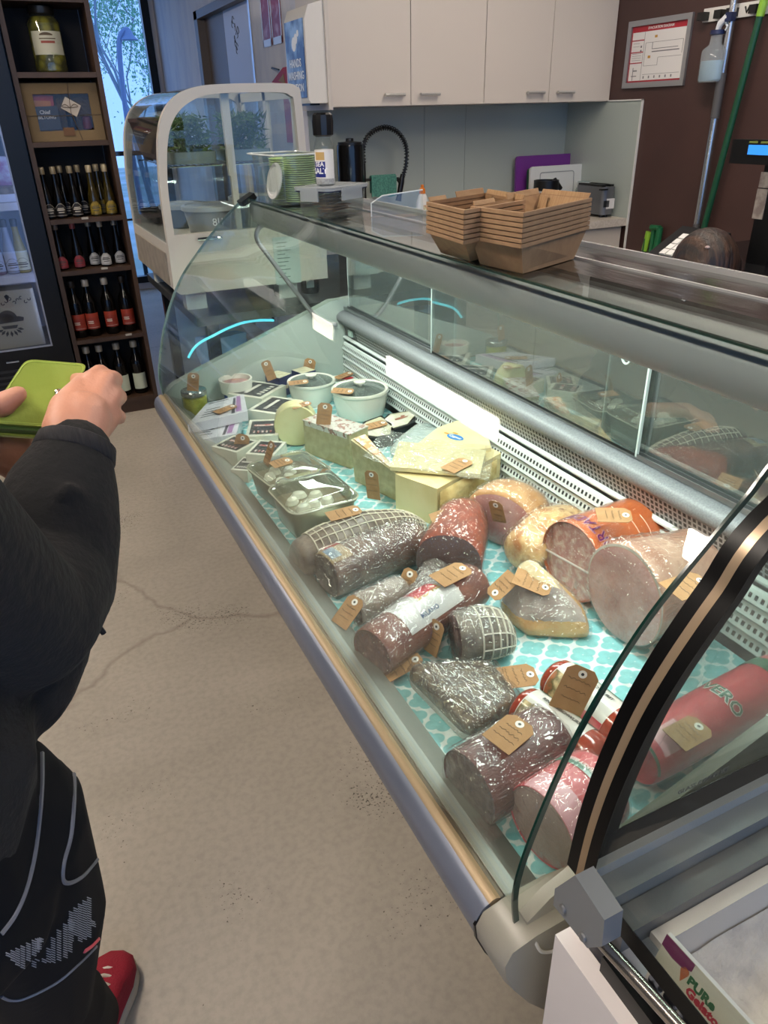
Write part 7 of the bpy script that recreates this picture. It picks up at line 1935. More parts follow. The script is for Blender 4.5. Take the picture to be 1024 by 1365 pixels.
bm = B(); box(bm, (0, -.0615, .02), (.13, .002, .035)); obj('label', bm, mat('fridge_label', '#aab0c0', .5), t)
t = thing('fridge_packet', 'pink and purple flower packet on the upper fridge shelf', 'packet', (Py(2, 190, YF + .2).x - .03, YF + .28, 1.126))
bm = B(); prism(bm, rrect(.12, .06, .01), .2); obj('body', bm, mat('floral_pack', '#a57aa8', .4, col2='#c9cfe2', scale=18), t, bev=.006)
# ================================================================== GELATO FREEZER (near corner)
gf = thing('gelato_freezer', 'white gelato display freezer with curved black-edged glass', 'freezer', (.75, -.3, 0))
GY = .34
M_frit = mat('frit_black', '#050506', .35, spec=.25)
M_bronze = mat('brushed_trim', '#a8937a', .3, .6)
M_gpanel = mat('freezer_white', '#cfc8c4', .4)
M_gglass = glass('freezer_glass', '#edf3f2', 1.0, .03, '#b9b6ae')
gpx = ((1024, 700), (960, 788), (930, 830), (893, 885), (860, 940), (834, 993), (810, 1050), (790, 1110), (775, 1170))
PR = [(Py(x, y, GY).x, Py(x, y, GY).z) for x, y in gpx]
PR = [(.80, 1.300), (.64, 1.245)] + PR
PR = [(q.x, q.z) for q in smooth_pts([(a, 0, b) for a, b in PR], 5)]
PRr = list(reversed(PR))
# side pane with frit border
def band_poly(off0, off1):
    A, Bq = [], []
    P = [Vector((p[0], 0, p[1])) for p in PRr]
    for i, p in enumerate(P):
        tt = (P[min(i + 1, len(P) - 1)] - P[max(i - 1, 0)]).normalized(); n = Vector((tt.z, 0, -tt.x))
        if n.x < 0: n = -n
        A.append(p + n * off0); Bq.append(p + n * off1)
    return A, Bq
def strip(nm, off0, off1, y0, y1, m, par):
    A, Bq = band_poly(off0, off1)
    bm = B()
    r0 = [[a + Vector((0, y0, 0)), a + Vector((0, y1, 0)), b + Vector((0, y1, 0)), b + Vector((0, y0, 0))] for a, b in zip(A, Bq)]
    loft(bm, r0); return obj(nm, bm, m, par, True, ang=.5)
zb = .845
A, Bq = band_poly(0.006, .03)
bm = B(); poly = [(p.x, p.z) for p in A if p.z > zb - .02] + [(1.2, 1.30), (1.2, zb - .01)]
poly = [(A[0].x, zb - .01)] + poly
loft(bm, [[Vector((x, GY - .002, z)) for x, z in poly], [Vector((x, GY + .003, z)) for x, z in poly]]); sp_ = obj('side_glass', bm, M_gglass, gf, True, smooth=False)
strip('edge_frit', .006, .030, GY - .0035, GY - .0025, M_frit, sp_)
bm = B(); box2(bm, (A[0].x, GY - .0036, zb - .012), (1.2, GY - .0026, zb + .022)); obj('bottom_frit', bm, M_frit, sp_, True)
text('lettering', 'GLASS COMPANY', .0085, mat('mark_grey', '#4c4c4c', .6), Matrix.Translation((.50, GY - .0040, zb + .034)) @ frame_from((1, 0, 0), (0, -1, 0)).to_4x4(), sp_, True)
strip('corner_trim', -.004, .0055, GY - .006, GY + .004, M_bronze, gf)
strip('edge_gasket', -.003, .006, GY + .004, GY + .018, M_frit, gf)
# curved front pane: black frit next to the trim and along the bottom
bm = B(); sheet(bm, PR, GY - .006, -1.2, -.005); fg = obj('front_glass', bm, glass('freezer_front_glass', '#f2f5f4', .8, .012, '#b9b6ae'), gf, True, ang=.8)
strip('edge_frit', -.0062, -.0052, GY - .018, GY - .006, M_frit, fg)
A2, B2 = band_poly(-.0062, -.0052)
zlow = PRr[0][1]
bm = B(); pr = [(p[0] - .006, p[1]) for p in PRr if p[1] < zlow + .022]
sheet(bm, pr, GY - .018, -1.2, .001); obj('bottom_frit', bm, M_frit, fg, True, ang=.8)
# body
fx = .325
bm = B(); box2(bm, (fx, -1.2, .08), (fx + .02, GY - .012, .765)); box2(bm, (fx + .02, GY - .03, .08), (1.2, GY - .012, .79)); box2(bm, (fx + .05, -1.2, 0), (1.15, GY - .05, .08)); obj('body_panel', bm, M_gpanel, gf, True, bev=.004)
# metal frame steps along the side
M_frame = mat('frame_grey', '#85888a', .38, .25)
bm = B(); box2(bm, (.36, GY - .012, .815), (1.2, GY - .003, .836)); obj('side_rail', bm, mat('rail_bright', '#b4b5b4', .3, .3), gf, True, bev=.003)
bm = B(); box2(bm, (.36, GY - .035, .79), (1.2, GY - .012, .822)); obj('side_rail', bm, M_frame, gf, True, bev=.003)
bm = B(); box2(bm, (.36, GY - .06, .775), (1.2, GY - .036, .805)); obj('side_rail', bm, mat('rail_dark', '#606264', .4, .2), gf, True, bev=.003)
bm = B(); box2(bm, (.352, -1.2, .755), (.395, GY - .06, .780)); obj('front_rail', bm, mat('rail_pale', '#a9adb2', .3, .5), gf, True, bev=.006)
bm = B(); box2(bm, (.338, -1.2, .770), (.352, GY - .06, .792)); obj('black_gasket', bm, M_frit, gf, True, bev=.004)
# well: white walls stepping down, frost
M_frost2 = mat('frosted_white', '#dcd0c4', .6, col2='#c9bdb4', scale=40, bump=.8, bscale=55)
bm = B()
box2(bm, (.395, GY - .075, .60), (1.2, GY - .061, .79)); box2(bm, (.396, -1.2, .60), (.41, GY - .076, .775)); obj('well_wall', bm, mat('well_white', '#d6ccc4', .5), gf, True, bev=.004)
bm = B(); n1, n2 = 40, 60; g = []
for i in range(n1 + 1):
    row = []
    for j in range(n2 + 1):
        x = .411 + .78 * i / n1; y = GY - .077 - 1.1 * j / n2
        dz = noise.noise(Vector((x * 22, y * 22, 3))) * .008 + noise.noise(Vector((x * 60, y * 60, 7))) * .003
        edge = max(0, .06 - (GY - .077 - y)) / .06
        row.append(bm.verts.new((x, y, .69 + dz + edge * edge * .055)))
    g.append(row)
for i in range(n1):
    for j in range(n2): bm.faces.new((g[i][j], g[i + 1][j], g[i + 1][j + 1], g[i][j + 1]))
obj('frost_layer', bm, M_frost2, gf, True, ang=1.2)
# bracket and handle bar
c0 = Px(768, 1166, .33); c1 = Px(800, 1262, .335)
bm = B()
ax = (c1 - c0)
zt, zbm = c0.z + .004, c1.z - .004
poly = [(Px(x, y, .316).y, Px(x, y, .316).z) for x, y in ((768, 1166), (741, 1184), (739, 1206), (784, 1263), (804, 1261), (807, 1226))]
loft(bm, [[Vector((fx - .010, y, z)) for y, z in poly], [Vector((fx + .010, y, z)) for y, z in poly]])
br = obj('hinge_bracket', bm, mat('bracket_grey', '#7f8285', .35, .4), gf, True, bev=.004, seg=3)
for sx, sy in ((751, 1211), (778, 1249)):
    q = Px(sx, sy, fx - .0105)
    bm = B(); lathe(bm, [(.0042, 0), (.0042, .002), (.003, .003)], 14, Matrix.Translation(q) @ Euler((0, -PI / 2, 0)).to_matrix().to_4x4()); obj('screw', bm, M_alu, br, True)
b0 = Px(803, 1256, .335); b1 = Px(905, 1368, .335)
b2 = b0 + (b1 - b0) * 4.5
bm = B(); tube(bm, [b0, b1, b2], .0062, 14); obj('handle_bar', bm, mat('bar_satin', '#a8a19a', .25, .9), gf, True)
# tub with frosted lid in the well
tb = thing('gelato_tub', 'frosted gelato tub lid in the freezer well', 'tub', (.60, .02, .70))
bm = B()
o1 = rrect(.22, .36, .06, 6)
loft(bm, [[Vector((x, y, -.05)) for x, y in o1], [Vector((x, y, .0)) for x, y in o1], [Vector((x * .93, y * .93, .012)) for x, y in o1], [Vector((x * .8, y * .8, .006)) for x, y in o1], [Vector((x * .3, y * .3, .012)) for x, y in o1]]); obj('lid', bm, mat('frosty_metal', '#b9b0a6', .35, .3, col2='#d6cabd', scale=30, bump=.6, bscale=40), tb, ang=.9)
# flavour card
LB = Pz(860, 1303, .792); LT = Pz(889, 1243, .845)
RB = LB + Vector((.02, -.15, -.0)); 
xd = Vector((0.06, -1, -.02)).normalized(); up = (LT - LB).normalized(); 
Fm = Matrix((xd, (up - xd * up.dot(xd)).normalized(), xd.cross(up).normalized())).transposed()
cd = bpy.data.objects.new('flavour_card', None); COL.objects.link(cd); cd.empty_display_size = .05
cd.matrix_world = Matrix.Translation(LB) @ Fm.to_4x4()
tag(cd, 'cream gelato flavour card for lemon standing inside the freezer front', 'card')
ch = (LT - LB).length; cw = .17
bm = B(); prism(bm, [(0, 0), (cw, 0), (cw, ch), (0, ch)], .004, z0=-.004); obj('board', bm, mat('card_white', '#d9d6d6', .5), cd, smooth=False)
bm = B(); prism(bm, [(0, 0), (cw, 0), (cw, ch), (0, ch)], .0006); obj('face', bm, mat('card_cream2', '#c3bcaa', .5), cd, smooth=False)
bm = B(); prism(bm, [(0, ch), (.030, ch), (.030, ch * .85), (.022, ch * .76), (.012, ch * .74), (0, ch * .78)], .0004, z0=.0008); obj('purple_corner', bm, mat('plum', '#6a1f4c', .5), cd, smooth=False)
bm = B()
for k in range(5): lathe(bm, [(.0075, .0006), (.0075, .0022), (.006, .003)], 18, Matrix.Translation((.0105 + k * .0165, ch * .13, 0)))
obj('flavour_photo', bm, mat('photo_black', '#141416', .3, col2='#77777a', scale=90, lo=.5, hi=.6), cd)
text('lettering', 'PURe', .0115, mat('pure_green', '#1c5a34', .5), Matrix.Translation((.0435, ch * .70, .001)), cd, bold=.0005)
text('lettering', 'Gelato', .0115, mat('gelato_red', '#a3283a', .5), Matrix.Translation((.0485, ch * .53, .001)), cd, bold=.0005)
text('lettering', 'LEMON', .0095, mat('ink_dark2', '#4a4644', .5), Matrix.Translation((.0425, ch * .32, .001)), cd, bold=.0002)
text('lettering', 'PURE FRUIT', .0058, mat('ink_dark2', '#4a4644', .5), Matrix.Translation((.046, ch * .19, .001)), cd)
bm = B(); prism(bm, [(.004 * math.cos(a), .004 * math.sin(a)) for a in [k * .6 for k in range(10)]], .0004, Matrix.Translation((.0255, ch * .76, .0008))); prism(bm, [(-.004, 0), (.004, 0), (0, -.011)], .0004, Matrix.Translation((.0255, ch * .74, .0008))); obj('cone_logo', bm, mat('logo_orange', '#b5623a', .5), cd, smooth=False)
# ================================================================== PEOPLE
M_skin = mat('skin', '#c08a72', .5, col2='#b67f68', scale=16, lo=.35, hi=.65, bump=.08, bscale=220)
M_jacket = mat('black_fleece', '#08080a', .9, bump=.3, bscale=90)
M_tights = mat('navy_tights', '#07080d', .85, spec=.2)
M_hair = mat('dark_brown_hair', '#170e0a', .5, col2='#4a2f1d', scale=95, stretch=(1, .1, .1), lo=.42, hi=.72, bump=.5, bscale=110, bstretch=(1, 1, .12))
def blobs(name, parts, m, parent, vox=.004, smooth=8, factor=.5):
    """overlapping tapered tubes and ellipsoids fused into one continuous skin by a voxel remesh"""
    bm = B()
    for p in parts:
        if p[0] == 'tube':
            pts, r = p[1], p[2]
            seg = 14
            tube(bm, pts, r, seg, flat=p[3] if len(p) > 3 else None)
            for q, rr in ((pts[0], r[0]), (pts[-1], r[-1])):
                bmesh.ops.create_icosphere(bm, subdivisions=2, radius=rr * .98, matrix=Matrix.Translation(q))
        elif p[0] == 'ell':
            c, s = p[1], p[2]
            R_ = p[3] if len(p) > 3 else Matrix.Identity(4)
            bmesh.ops.create_icosphere(bm, subdivisions=3, radius=1, matrix=Matrix.Translation(c) @ R_ @ Matrix.Diagonal((s[0], s[1], s[2], 1)))
    bmesh.ops.recalc_face_normals(bm, faces=bm.faces[:])
    o = obj(name, bm, m, parent, True)
    r = o.modifiers.new('remesh', 'REMESH'); r.mode = 'VOXEL'; r.voxel_size = vox; r.use_smooth_shade = True
    s = o.modifiers.new('smooth', 'SMOOTH'); s.iterations = smooth; s.factor = factor
    return bake(o)
V = lambda *a: Vector(a)
per = thing('person', 'person in a black jacket and dark sports tights holding a green wallet', 'person', (-.22, .80, 0))
fd = V(.5, .86, 0).normalized(); rt = V(.86, -.5, 0).normalized()
# joints
wrR = Py(103, 592, .80); elR = Py(28, 830, .62); shR = V(-.13, .46, 1.33)
hip = V(-.215, .58, .93); chest = V(-.26, .55, 1.22); neck = V(-.25, .59, 1.42); head = V(-.225, .66, 1.56)
hipR = V(-.150, .60, .88); hipL = hip - rt * .085
kneeR = V(-.188, .71, .44); ankR = V(-.172, .885, .085)
kneeL = hipL + V(-.01, .10, -.44); ankL = V(-.36, .93, .085)
shL = chest - rt * .18 + V(0, 0, .13); elL = V(-.33, .80, 1.12); wrL = Py(-48, 585, .93)
wq = {'TL': Py(34, 482, .925), 'TR': Py(117, 487, .925), 'BR': Py(66, 573, .865), 'BL': Py(-22, 567, .865)}
body = []
body += [('tube', [hip + V(0, 0, .04), hip + V(0, -.01, .12), chest, chest + V(0, 0, .13)], [.10, .10, .125, .09], .75),
         ('tube', [chest + V(0, 0, .12), neck, neck + V(.01, .01, .06)], [.07, .055, .05]),
         ('tube', [chest + V(0, 0, .15), shR], [.07, .055]), ('tube', [chest + V(0, 0, .15), shL], [.07, .055]),
         ('tube', [shR, elR], [.05, .042]), ('tube', [elR, Py(58, 772, .71), Py(80, 700, .755), Py(92, 640, .782), wrR], [.042, .042, .038, .032, .027]),
         ('tube', [shL, elL], [.05, .042]), ('tube', [elL, elL.lerp(wrL, .4), wrL], [.042, .040, .027]),
         ('tube', [hipR, hipR.lerp(kneeR, .45), kneeR], [.085, .080, .056]), ('tube', [kneeR, kneeR.lerp(ankR, .3), ankR], [.054, .055, .034]),
         ('tube', [hipL, hipL.lerp(kneeL, .45), kneeL], [.085, .080, .056]), ('tube', [kneeL, kneeL.lerp(ankL, .3), ankL], [.054, .055, .034])]
# head with a face: skull, jaw, nose, brow, ears, lips
hr = Matrix((rt, fd, V(0, 0, 1))).transposed().to_4x4()
def H(x, y, z): return head + hr.to_3x3() @ V(x, y, z)
body += [('ell', head + V(0, 0, .02), (.073, .092, .10), hr), ('ell', H(0, .028, -.055), (.052, .060, .058), hr), ('tube', [H(0, .088, .0), H(0, .108, -.026)], [.009, .014]),
         ('ell', H(0, .082, .022), (.045, .012, .012), hr), ('ell', H(.077, -.005, -.01), (.010, .018, .032), hr), ('ell', H(-.077, -.005, -.01), (.010, .018, .032), hr),
         ('ell', H(0, .090, -.056), (.022, .008, .005), hr), ('ell', H(0, .088, -.066), (.019, .009, .006), hr), ('ell', H(0, .080, -.094), (.018, .016, .014), hr)]
# right hand: back of the hand to the viewer, fingers curled over the wallet edge
kn = [Py(124, 508, .872), Py(141, 508, .868), Py(150, 528, .856), Py(150, 553, .842)]
palmc = Py(112, 556, .828)
body += [('tube', [wrR, palmc], [.027, .030])]
for k, q in enumerate(kn):
    body.append(('tube', [wrR.lerp(palmc, .4), wrR.lerp(q, .6) , q], [.020, .0165, .0115]))
pip = [Py(134, 497, .905), Py(152, 506, .90), Py(158, 529, .888), Py(158, 556, .870)]
dip = [Py(122, 503, .926), Py(134, 512, .925), Py(142, 528, .915), Py(143, 546, .898)]
tipp = [Py(104, 510, .920), Py(117, 518, .922), Py(126, 532, .915), Py(128, 547, .900)]
for a, b, c, d3, r in zip(kn, pip, dip, tipp, (.0105, .0108, .0102, .009)):
    body.append(('tube', [a, b, c, d3], [r * 1.12, r * 1.02, r * .92, r * .8]))
body.append(('tube', [Py(84, 576, .80), Py(92, 545, .835), Py(108, 522, .865), Py(112, 510, .895), Py(100, 507, .915)], [.022, .021, .016, .012, .009]))
# left hand: thumb on the front of the wallet, fingers behind and under it
pl = Py(-18, 575, .925)
body.append(('tube', [wrL, pl], [.027, .030]))
body.append(('tube', [wrL.lerp(pl, .5), Py(-22, 548, .885), Py(6, 538, .868), Py(25, 525, .872)], [.018, .0155, .0135, .0095]))
for k, (a, b, c) in enumerate((((10, 585, .90), (32, 588, .905), (46, 578, .925)), ((8, 597, .91), (34, 603, .91), (50, 594, .93)), ((4, 609, .915), (28, 618, .91), (44, 610, .93)), ((0, 620, .92), (20, 632, .915), (33, 628, .93)))):
    q0, q1, q2 = Py(*a), Py(*b), Py(*c)
    body.append(('tube', [pl.lerp(q0, .2), q0, q1, q2], [.015, .0115, .0105, .008]))
bo = blobs('body', body, M_skin, per, .0033, 2)
# eyes and hair
bm = B()
for s in (-1, 1): bmesh.ops.create_uvsphere(bm, u_segments=14, v_segments=10, radius=.0115, matrix=Matrix.Translation(H(s * .030, .074, .004)))
obj('eyes', bm, mat('eye_white', '#d8d4cc', .2), per, True)
blobs('hair', [('ell', head + V(0, 0, .04), (.082, .095, .098), hr), ('ell', H(0, -.03, -.02), (.078, .078, .10), hr), ('tube', [H(0, -.06, 0), H(0, -.08, -.12), H(0, -.07, -.22)], [.055, .05, .03])], M_hair, per, .006, 6)
# jacket with sleeves
jk = [('tube', [hip + V(-.01, .0, .075), hip + V(-.01, -.01, .14), chest, chest + V(0, 0, .12)], [.160, .158, .165, .12], .80),
      ('tube', [chest + V(0, 0, .14), neck + V(0, 0, .0)], [.10, .072]),
      ('tube', [chest + V(0, 0, .15), shR], [.09, .075]), ('tube', [chest + V(0, 0, .15), shL], [.09, .075]),
      ('tube', [shR, shR.lerp(elR, .6), elR], [.072, .066, .062]),
      ('tube', [elR, Py(58, 775, .70), Py(76, 700, .745), Py(87, 645, .775), Py(99, 606, .79)], [.066, .070, .064, .055, .042]),
      ('tube', [shL, elL], [.068, .058]), ('tube', [elL, elL.lerp(wrL, .5), wrL.lerp(elL, .12)], [.058, .052, .040]),
      ('tube', [Py(40, 790, .72), Py(86, 822, .72), Py(108, 836, .72)], [.06, .036, .015]), ('tube', [Py(30, 790, .69), Py(30, 870, .665), Py(12, 915, .65)], [.07, .062, .060])]
for k in range(1, 6):     # soft sleeve folds
    u = k / 5
    c0 = Py(104 - 46 * u, 632 + 160 * u, .765 - .07 * u)
    jk.append(('tube', [c0 + rt * -.045 + V(0, 0, .012 * (k % 2)), c0 + V(0, -.044, .022), c0 + rt * .026 + V(0, -.022, -.006)], [.009, .0145, .008]))
jo = blobs('jacket', jk, M_jacket, per, .006, 5)
bm = B(); cfa, cfb = Py(98, 610, .79), Py(104, 588, .802)
tube(bm, [cfa, cfa.lerp(cfb, .1), cfa.lerp(cfb, .9), cfb], [.041, .0425, .040, .0375], 28); obj('cuff', bm, mat('ribbed_cuff', '#15151a', .85, bump=.6, bscale=160, bstretch=(1, .1, .1)), per, True, ang=1.0)
bm = B(); zp = [Py(*p, .80) for p in ((98, 775), (116, 800), (122, 815), (124, 826), (132, 838))]
zp = [p + V(.004, -.012, 0) for p in zp]
tube(bm, smooth_pts(zp, 5), .0035, 6); obj('zip', bm, mat('zip_dark', '#26262b', .4, .4), per, True)
# tights
tg = [('tube', [hip + V(0, 0, .07), hip + V(0, 0, -.06)], [.148, .142], .88),
      ('tube', [hipR, hipR.lerp(kneeR, .45) + V(.01, 0, 0), kneeR], [.094, .088, .063]), ('tube', [kneeR, kneeR.lerp(ankR, .3), ankR + V(0, 0, .0)], [.062, .062, .042]),
      ('tube', [hipL, hipL.lerp(kneeL, .45), kneeL], [.094, .088, .063]), ('tube', [kneeL, kneeL.lerp(ankL, .3), ankL + V(0, 0, .0)], [.062, .062, .042])]
to = blobs('tights', tg, M_tights, per, .006, 8)
# printed seams on the tights: lines lie on the cloth itself
dg = bpy.context.evaluated_depsgraph_get(); bpy.context.view_layer.update()
bmt = B(); bmt.from_mesh(to.data); off = wpos(to)
for v in bmt.verts: v.co += off
TREE = BVHTree.FromBMesh(bmt); bmt.free()
def on_leg(px, py):
    d = ray((px, py)).normalized(); hit, nrm, i, dist = TREE.ray_cast(CAM, d)
    return None if hit is None else hit - d * .0005
def leg_line(nm, pts, r, m):
    P = [Vector((p[0], p[1], 0)) for p in pts]
    out = [on_leg(q.x, q.y) for q in smooth_pts(P, 8)]
    runs, cur = [], []
    for q in out:
        if q is None or (cur and (q - cur[-1]).length > .05):
            if len(cur) > 2: runs.append(cur)
            cur = []
        if q is not None: cur.append(q)
    if len(cur) > 2: runs.append(cur)
    if not runs: return
    bm = B()
    for c in runs: tube(bm, c, r, 6)
    obj(nm, bm, m, per, True)
M_seam = mat('seam_grey', '#62646c', .5)
leg_line('seam_line', ((56, 1004), (56, 1040), (53, 1085), (46, 1140), (35, 1185), (20, 1220), (2, 1245)), .0022, M_seam)
leg_line('seam_line', ((87, 935), (88, 965), (96, 1015), (99, 1050), (95, 1110), (85, 1150), (84, 1172), (92, 1177), (110, 1168), (128, 1148), (137, 1136)), .0022, M_seam)
leg_line('seam_line', ((2, 1328), (15, 1333), (35, 1330), (75, 1310), (105, 1285), (128, 1262)), .0020, M_seam)
leg_line('red_dash', ((112, 1268), (122, 1261), (131, 1252)), .0024, mat('coral', '#c0505a', .5))
def hatch(poly, n):
    """short woven dashes filling a px polygon given as (x, ytop, ybottom) columns"""
    bm = B(); ok = 0
    for k in range(n):
        u = k / (n - 1) * (len(poly) - 1); i = min(int(u), len(poly) - 2); f = u - i
        x = poly[i][0] + (poly[i + 1][0] - poly[i][0]) * f; a = poly[i][1] + (poly[i + 1][1] - poly[i][1]) * f; b = poly[i][2] + (poly[i + 1][2] - poly[i][2]) * f
        m = max(2, int((b - a) / 3))
        for j in range(m):
            y0 = a + (b - a) * j / m
            p, q = on_leg(x, y0), on_leg(x + 5.5, y0 + 2.2)
            if p and q and (p - q).length < .02: tube(bm, [p, q], .0006, 4); ok += 1
    if ok: obj('woven_mark', bm, mat('mark_palegrey', '#8c8e94', .6), per, True)
    else: bm.free()
hatch(((8, 1270, 1276), (25, 1262, 1292), (45, 1252, 1290), (52, 1250, 1256)), 9)
hatch(((56, 1278, 1284), (70, 1245, 1284), (90, 1226, 1275), (94, 1228, 1240)), 8)
hatch(((92, 1215, 1240), (104, 1205, 1256), (116, 1196, 1250), (126, 1192, 1210)), 7)
hatch(((122, 1215, 1236), (130, 1196, 1232), (136, 1182, 1222)), 4)
# shoes
def shoe(nm, heel, toe, lab=None):
    d = (toe - heel); d.z = 0; L = d.length + .03; ang = math.atan2(d.y, d.x)
    M = Matrix.Translation((heel.x, heel.y, 0)) @ Matrix.Rotation(ang, 4, 'Z') @ Matrix.Translation((-.012, 0, 0))
    def outline(f, z, w=.046): return [M @ V(x * L, y * w * f, z) for x, y in ((0, 0), (.02, .45), (.1, .72), (.3, .74), (.5, .80), (.7, 1.0), (.85, .95), (.95, .65), (1, .25), (1.0, -.25), (.95, -.7), (.85, -.95), (.7, -1), (.5, -.84), (.3, -.74), (.1, -.72), (.02, -.45))]
    bm = B(); loft(bm, [outline(.97, .0005), outline(1.06, .006), outline(1.08, .026), outline(1.0, .030)]); so = obj('shoe_sole', bm, mat('sole_cream', '#c9bda6', .6), per, True, ang=.8)
    bm = B(); rings = []
    for f, z in ((1.0, .028), (1.02, .04)): rings.append(outline(f, z))
    def up(z, x0, w, k): return [M @ V(L * (x0 + (q[0]) * k), q[1] * w, z) for q in ((0, 0), (.02, .45), (.1, .72), (.3, .74), (.5, .80), (.7, 1.0), (.85, .95), (.95, .65), (1, .25), (1.0, -.25), (.95, -.7), (.85, -.95), (.7, -1), (.5, -.84), (.3, -.74), (.1, -.72), (.02, -.45))]
    rings += [up(.052, .01, .043, .95), up(.066, .01, .040, .78), up(.080, .005, .040, .58), up(.092, .0, .038, .46)]
    loft(bm, rings); obj('shoe_upper', bm, mat('red_canvas', '#9c1b30', .8, bump=.3, bscale=260), per, True, ang=1.2)
    bm = B()
    for k in range(4):
        x = L * (.50 + k * .085); z = .086 - k * .0085
        tube(bm, smooth_pts([M @ V(x, -.030, z - .012), M @ V(x + .004, 0, z + .006), M @ V(x, .030, z - .012)], 4), .0035, 6)
    obj('laces', bm, mat('lace_white', '#d8d2c6', .7), per, True)
shoe('shoe', V(-.205, .835, 0), V(-.130, 1.005, 0))
shoe('shoe', V(-.385, .87, 0), V(-.30, 1.06, 0))
# ------------------------------------------------------------------ wallet held in both hands
wc_ = sum(wq.values(), Vector()) / 4
wl = thing('wallet', 'lime green leather wallet held in both hands', 'wallet', wc_)
nrm = (wq['TR'] - wq['TL']).cross(wq['TL'] - wq['BL']).normalized()
if nrm.dot(CAM - wc_) < 0: nrm = -nrm
Fw = frame_from(wq['BR'] - wq['BL'], nrm)
q2 = [Fw.transposed() @ (wq[k] - wc_) for k in ('BL', 'BR', 'TR', 'TL')]
def rnd_poly(P, r=.010):
    out = []
    n = len(P)
    for i in range(n):
        p, a, b = P[i], P[i - 1], P[(i + 1) % n]
        da = (a - p).normalized() * r; db = (b - p).normalized() * r
        for k in range(5):
            t_ = k / 4; out.append((p + da) * (1 - t_) ** 2 + p * 2 * t_ * (1 - t_) + (p + db) * t_ ** 2)
    return out
pl2 = rnd_poly([q.to_2d() for q in q2])
Mw2 = Matrix.Translation(wc_) @ Fw.to_4x4()
M_lime2 = mat('lime_leather', '#8ea048', .38, col2='#86983f', scale=20, bump=.12, bscale=160, coat=.25)
bm = B(); prism(bm, pl2, .0045, Mw2, z0=.0015); obj('front_flap', bm, M_lime2, wl, True, bev=.0015)
bm = B(); prism(bm, [(x * .985, y * .98 - .004) for x, y in pl2], .010, Mw2, z0=-.010); obj('inner', bm, mat('dark_green_lining', '#43602a', .5), wl, True, bev=.001)
bm = B(); prism(bm, [(x, y - .006) for x, y in pl2], .004, Mw2, z0=-.0145); obj('back_flap', bm, M_lime2, wl, True, bev=.0012)
bm = B(); prp = [(Mw2 @ Vector((x * .95, y * .94, .0062))) for x, y in pl2]; tube(bm, prp + [prp[0]], .0005, 4); obj('stitching', bm, mat('stitch_lime', '#a3bb5a', .6), wl, True)
sn = Fw.transposed() @ (Py(79, 526, .895) - wc_)
bm = B(); lathe(bm, [(.0052, 0), (.0052, .0012), (.004, .002), (.0025, .0012), (.001, .001)], 18, Mw2 @ Matrix.Translation((sn.x, sn.y, .0058))); obj('snap_button', bm, M_chrome, wl, True)

# ------------------------------------------------------------------ staff member bending down behind the case
hc = Vector((2.03, 1.74, 0)); q = Px(942, 352, 2.03)
hd = Vector((2.03, q.y, q.z - .015))
st = thing('person', 'person with brown hair bending low behind the case, only the crown showing', 'person', (hd.x, hd.y + .1, 0))
def O(x, y, z): return Vector((-y, x, z))
ch2 = hd + O(.16, -.02, -.30); hp2 = hd + O(.34, -.02, -.50)
sb2 = [('ell', hd, (.085, .095, .105)), ('ell', hd + O(-.06, 0, -.06), (.05, .055, .06)), ('tube', [hd + O(-.10, 0, -.03), hd + O(-.118, 0, -.06)], [.008, .013]),
       ('ell', hd + O(-.095, 0, -.09), (.007, .02, .006)),
       ('tube', [hd + O(.03, 0, -.07), ch2 + O(-.02, 0, .12)], [.05, .055]), ('tube', [ch2 + O(0, 0, .08), hp2], [.12, .12], 1.2)]
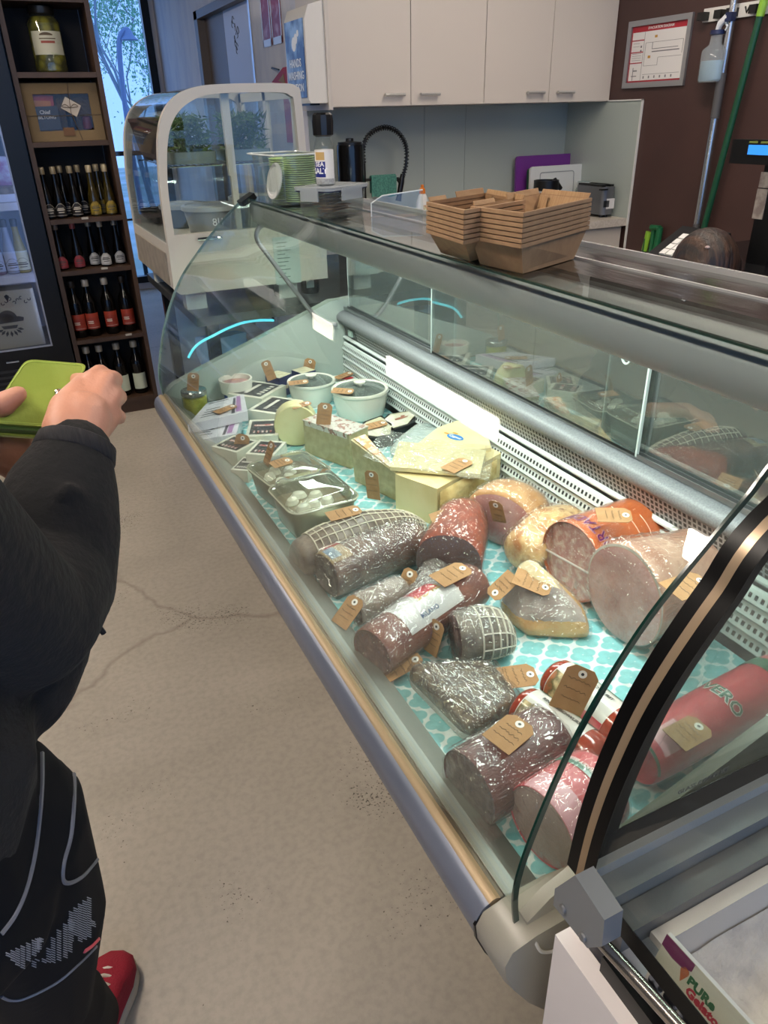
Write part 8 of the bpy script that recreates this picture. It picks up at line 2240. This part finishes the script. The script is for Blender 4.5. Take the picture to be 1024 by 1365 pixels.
for s in (-1, 1):
    sh = ch2 + O(-.02, s * .17, .06); el = sh + O(-.12, s * .04, -.22); wr = el + O(-.16, -s * .06, .04)
    sb2 += [('tube', [ch2 + O(0, 0, .08), sh], [.08, .055]), ('tube', [sh, el, wr], [.05, .04, .026]), ('tube', [wr, wr + O(-.06, 0, -.01)], [.024, .026])]
    for k in range(4): b0_ = wr + O(-.06, (k - 1.5) * .016, -.01); sb2.append(('tube', [b0_, b0_ + O(-.04, 0, -.008), b0_ + O(-.06, 0, -.028 + .003 * k)], [.0095, .0088, .0075]))
    sb2.append(('tube', [wr + O(-.02, -s * .02, 0), wr + O(-.05, -s * .048, -.01), wr + O(-.072, -s * .05, -.02)], [.011, .0095, .008]))
    hpj = hp2 + O(0, s * .09, 0); kn_ = hp2 + O(-.28, s * .12, .44 - hp2.z); an = hp2 + O(-.02, s * .12, .08 - hp2.z)
    sb2 += [('tube', [hpj, kn_], [.085, .06]), ('tube', [kn_, an, an + O(-.14, 0, -.045)], [.055, .04, .03])]
blobs('body', sb2, M_skin, st, .006, 5)
blobs('hair', [('ell', hd + O(.008, 0, .010), (.106, .106, .118)), ('ell', hd + O(.05, 0, -.06), (.10, .085, .10)), ('tube', [hd + O(-.04, -.07, .02), hd + O(-.05, -.095, -.09)], [.03, .02]), ('tube', [hd + O(-.04, .07, .02), hd + O(-.05, .095, -.09)], [.03, .02])], M_hair, st, .005, 5)
cl = [('tube', [ch2 + O(-.01, 0, .10), ch2.lerp(hp2, .5), hp2], [.135, .14, .135], 1.2)]
for s in (-1, 1):
    sh = ch2 + O(-.02, s * .17, .06); el = sh + O(-.12, s * .04, -.22)
    cl += [('tube', [ch2 + O(0, 0, .08), sh], [.09, .068]), ('tube', [sh, el], [.064, .055])]
blobs('shirt', cl, mat('black_shirt', '#131316', .85), st, .008, 6)
tr = []
for s in (-1, 1):
    hpj = hp2 + O(0, s * .09, 0); kn_ = hp2 + O(-.28, s * .12, .44 - hp2.z); an = hp2 + O(-.02, s * .12, .10 - hp2.z)
    tr += [('tube', [hpj, kn_], [.10, .072]), ('tube', [kn_, an], [.066, .052])]
tr.append(('ell', hp2, (.12, .15, .11)))
blobs('trousers', tr, mat('dark_trousers', '#1a1b20', .8), st, .008, 6)
bm = B(); a = hd + O(-.05, .065, .075); lathe(bm, [(.004, 0), (.008, .004), (.004, .009)], 10, Matrix.Translation(a)); obj('hair_clip', bm, mat('clip_pink', '#b09a98', .3), st, True)
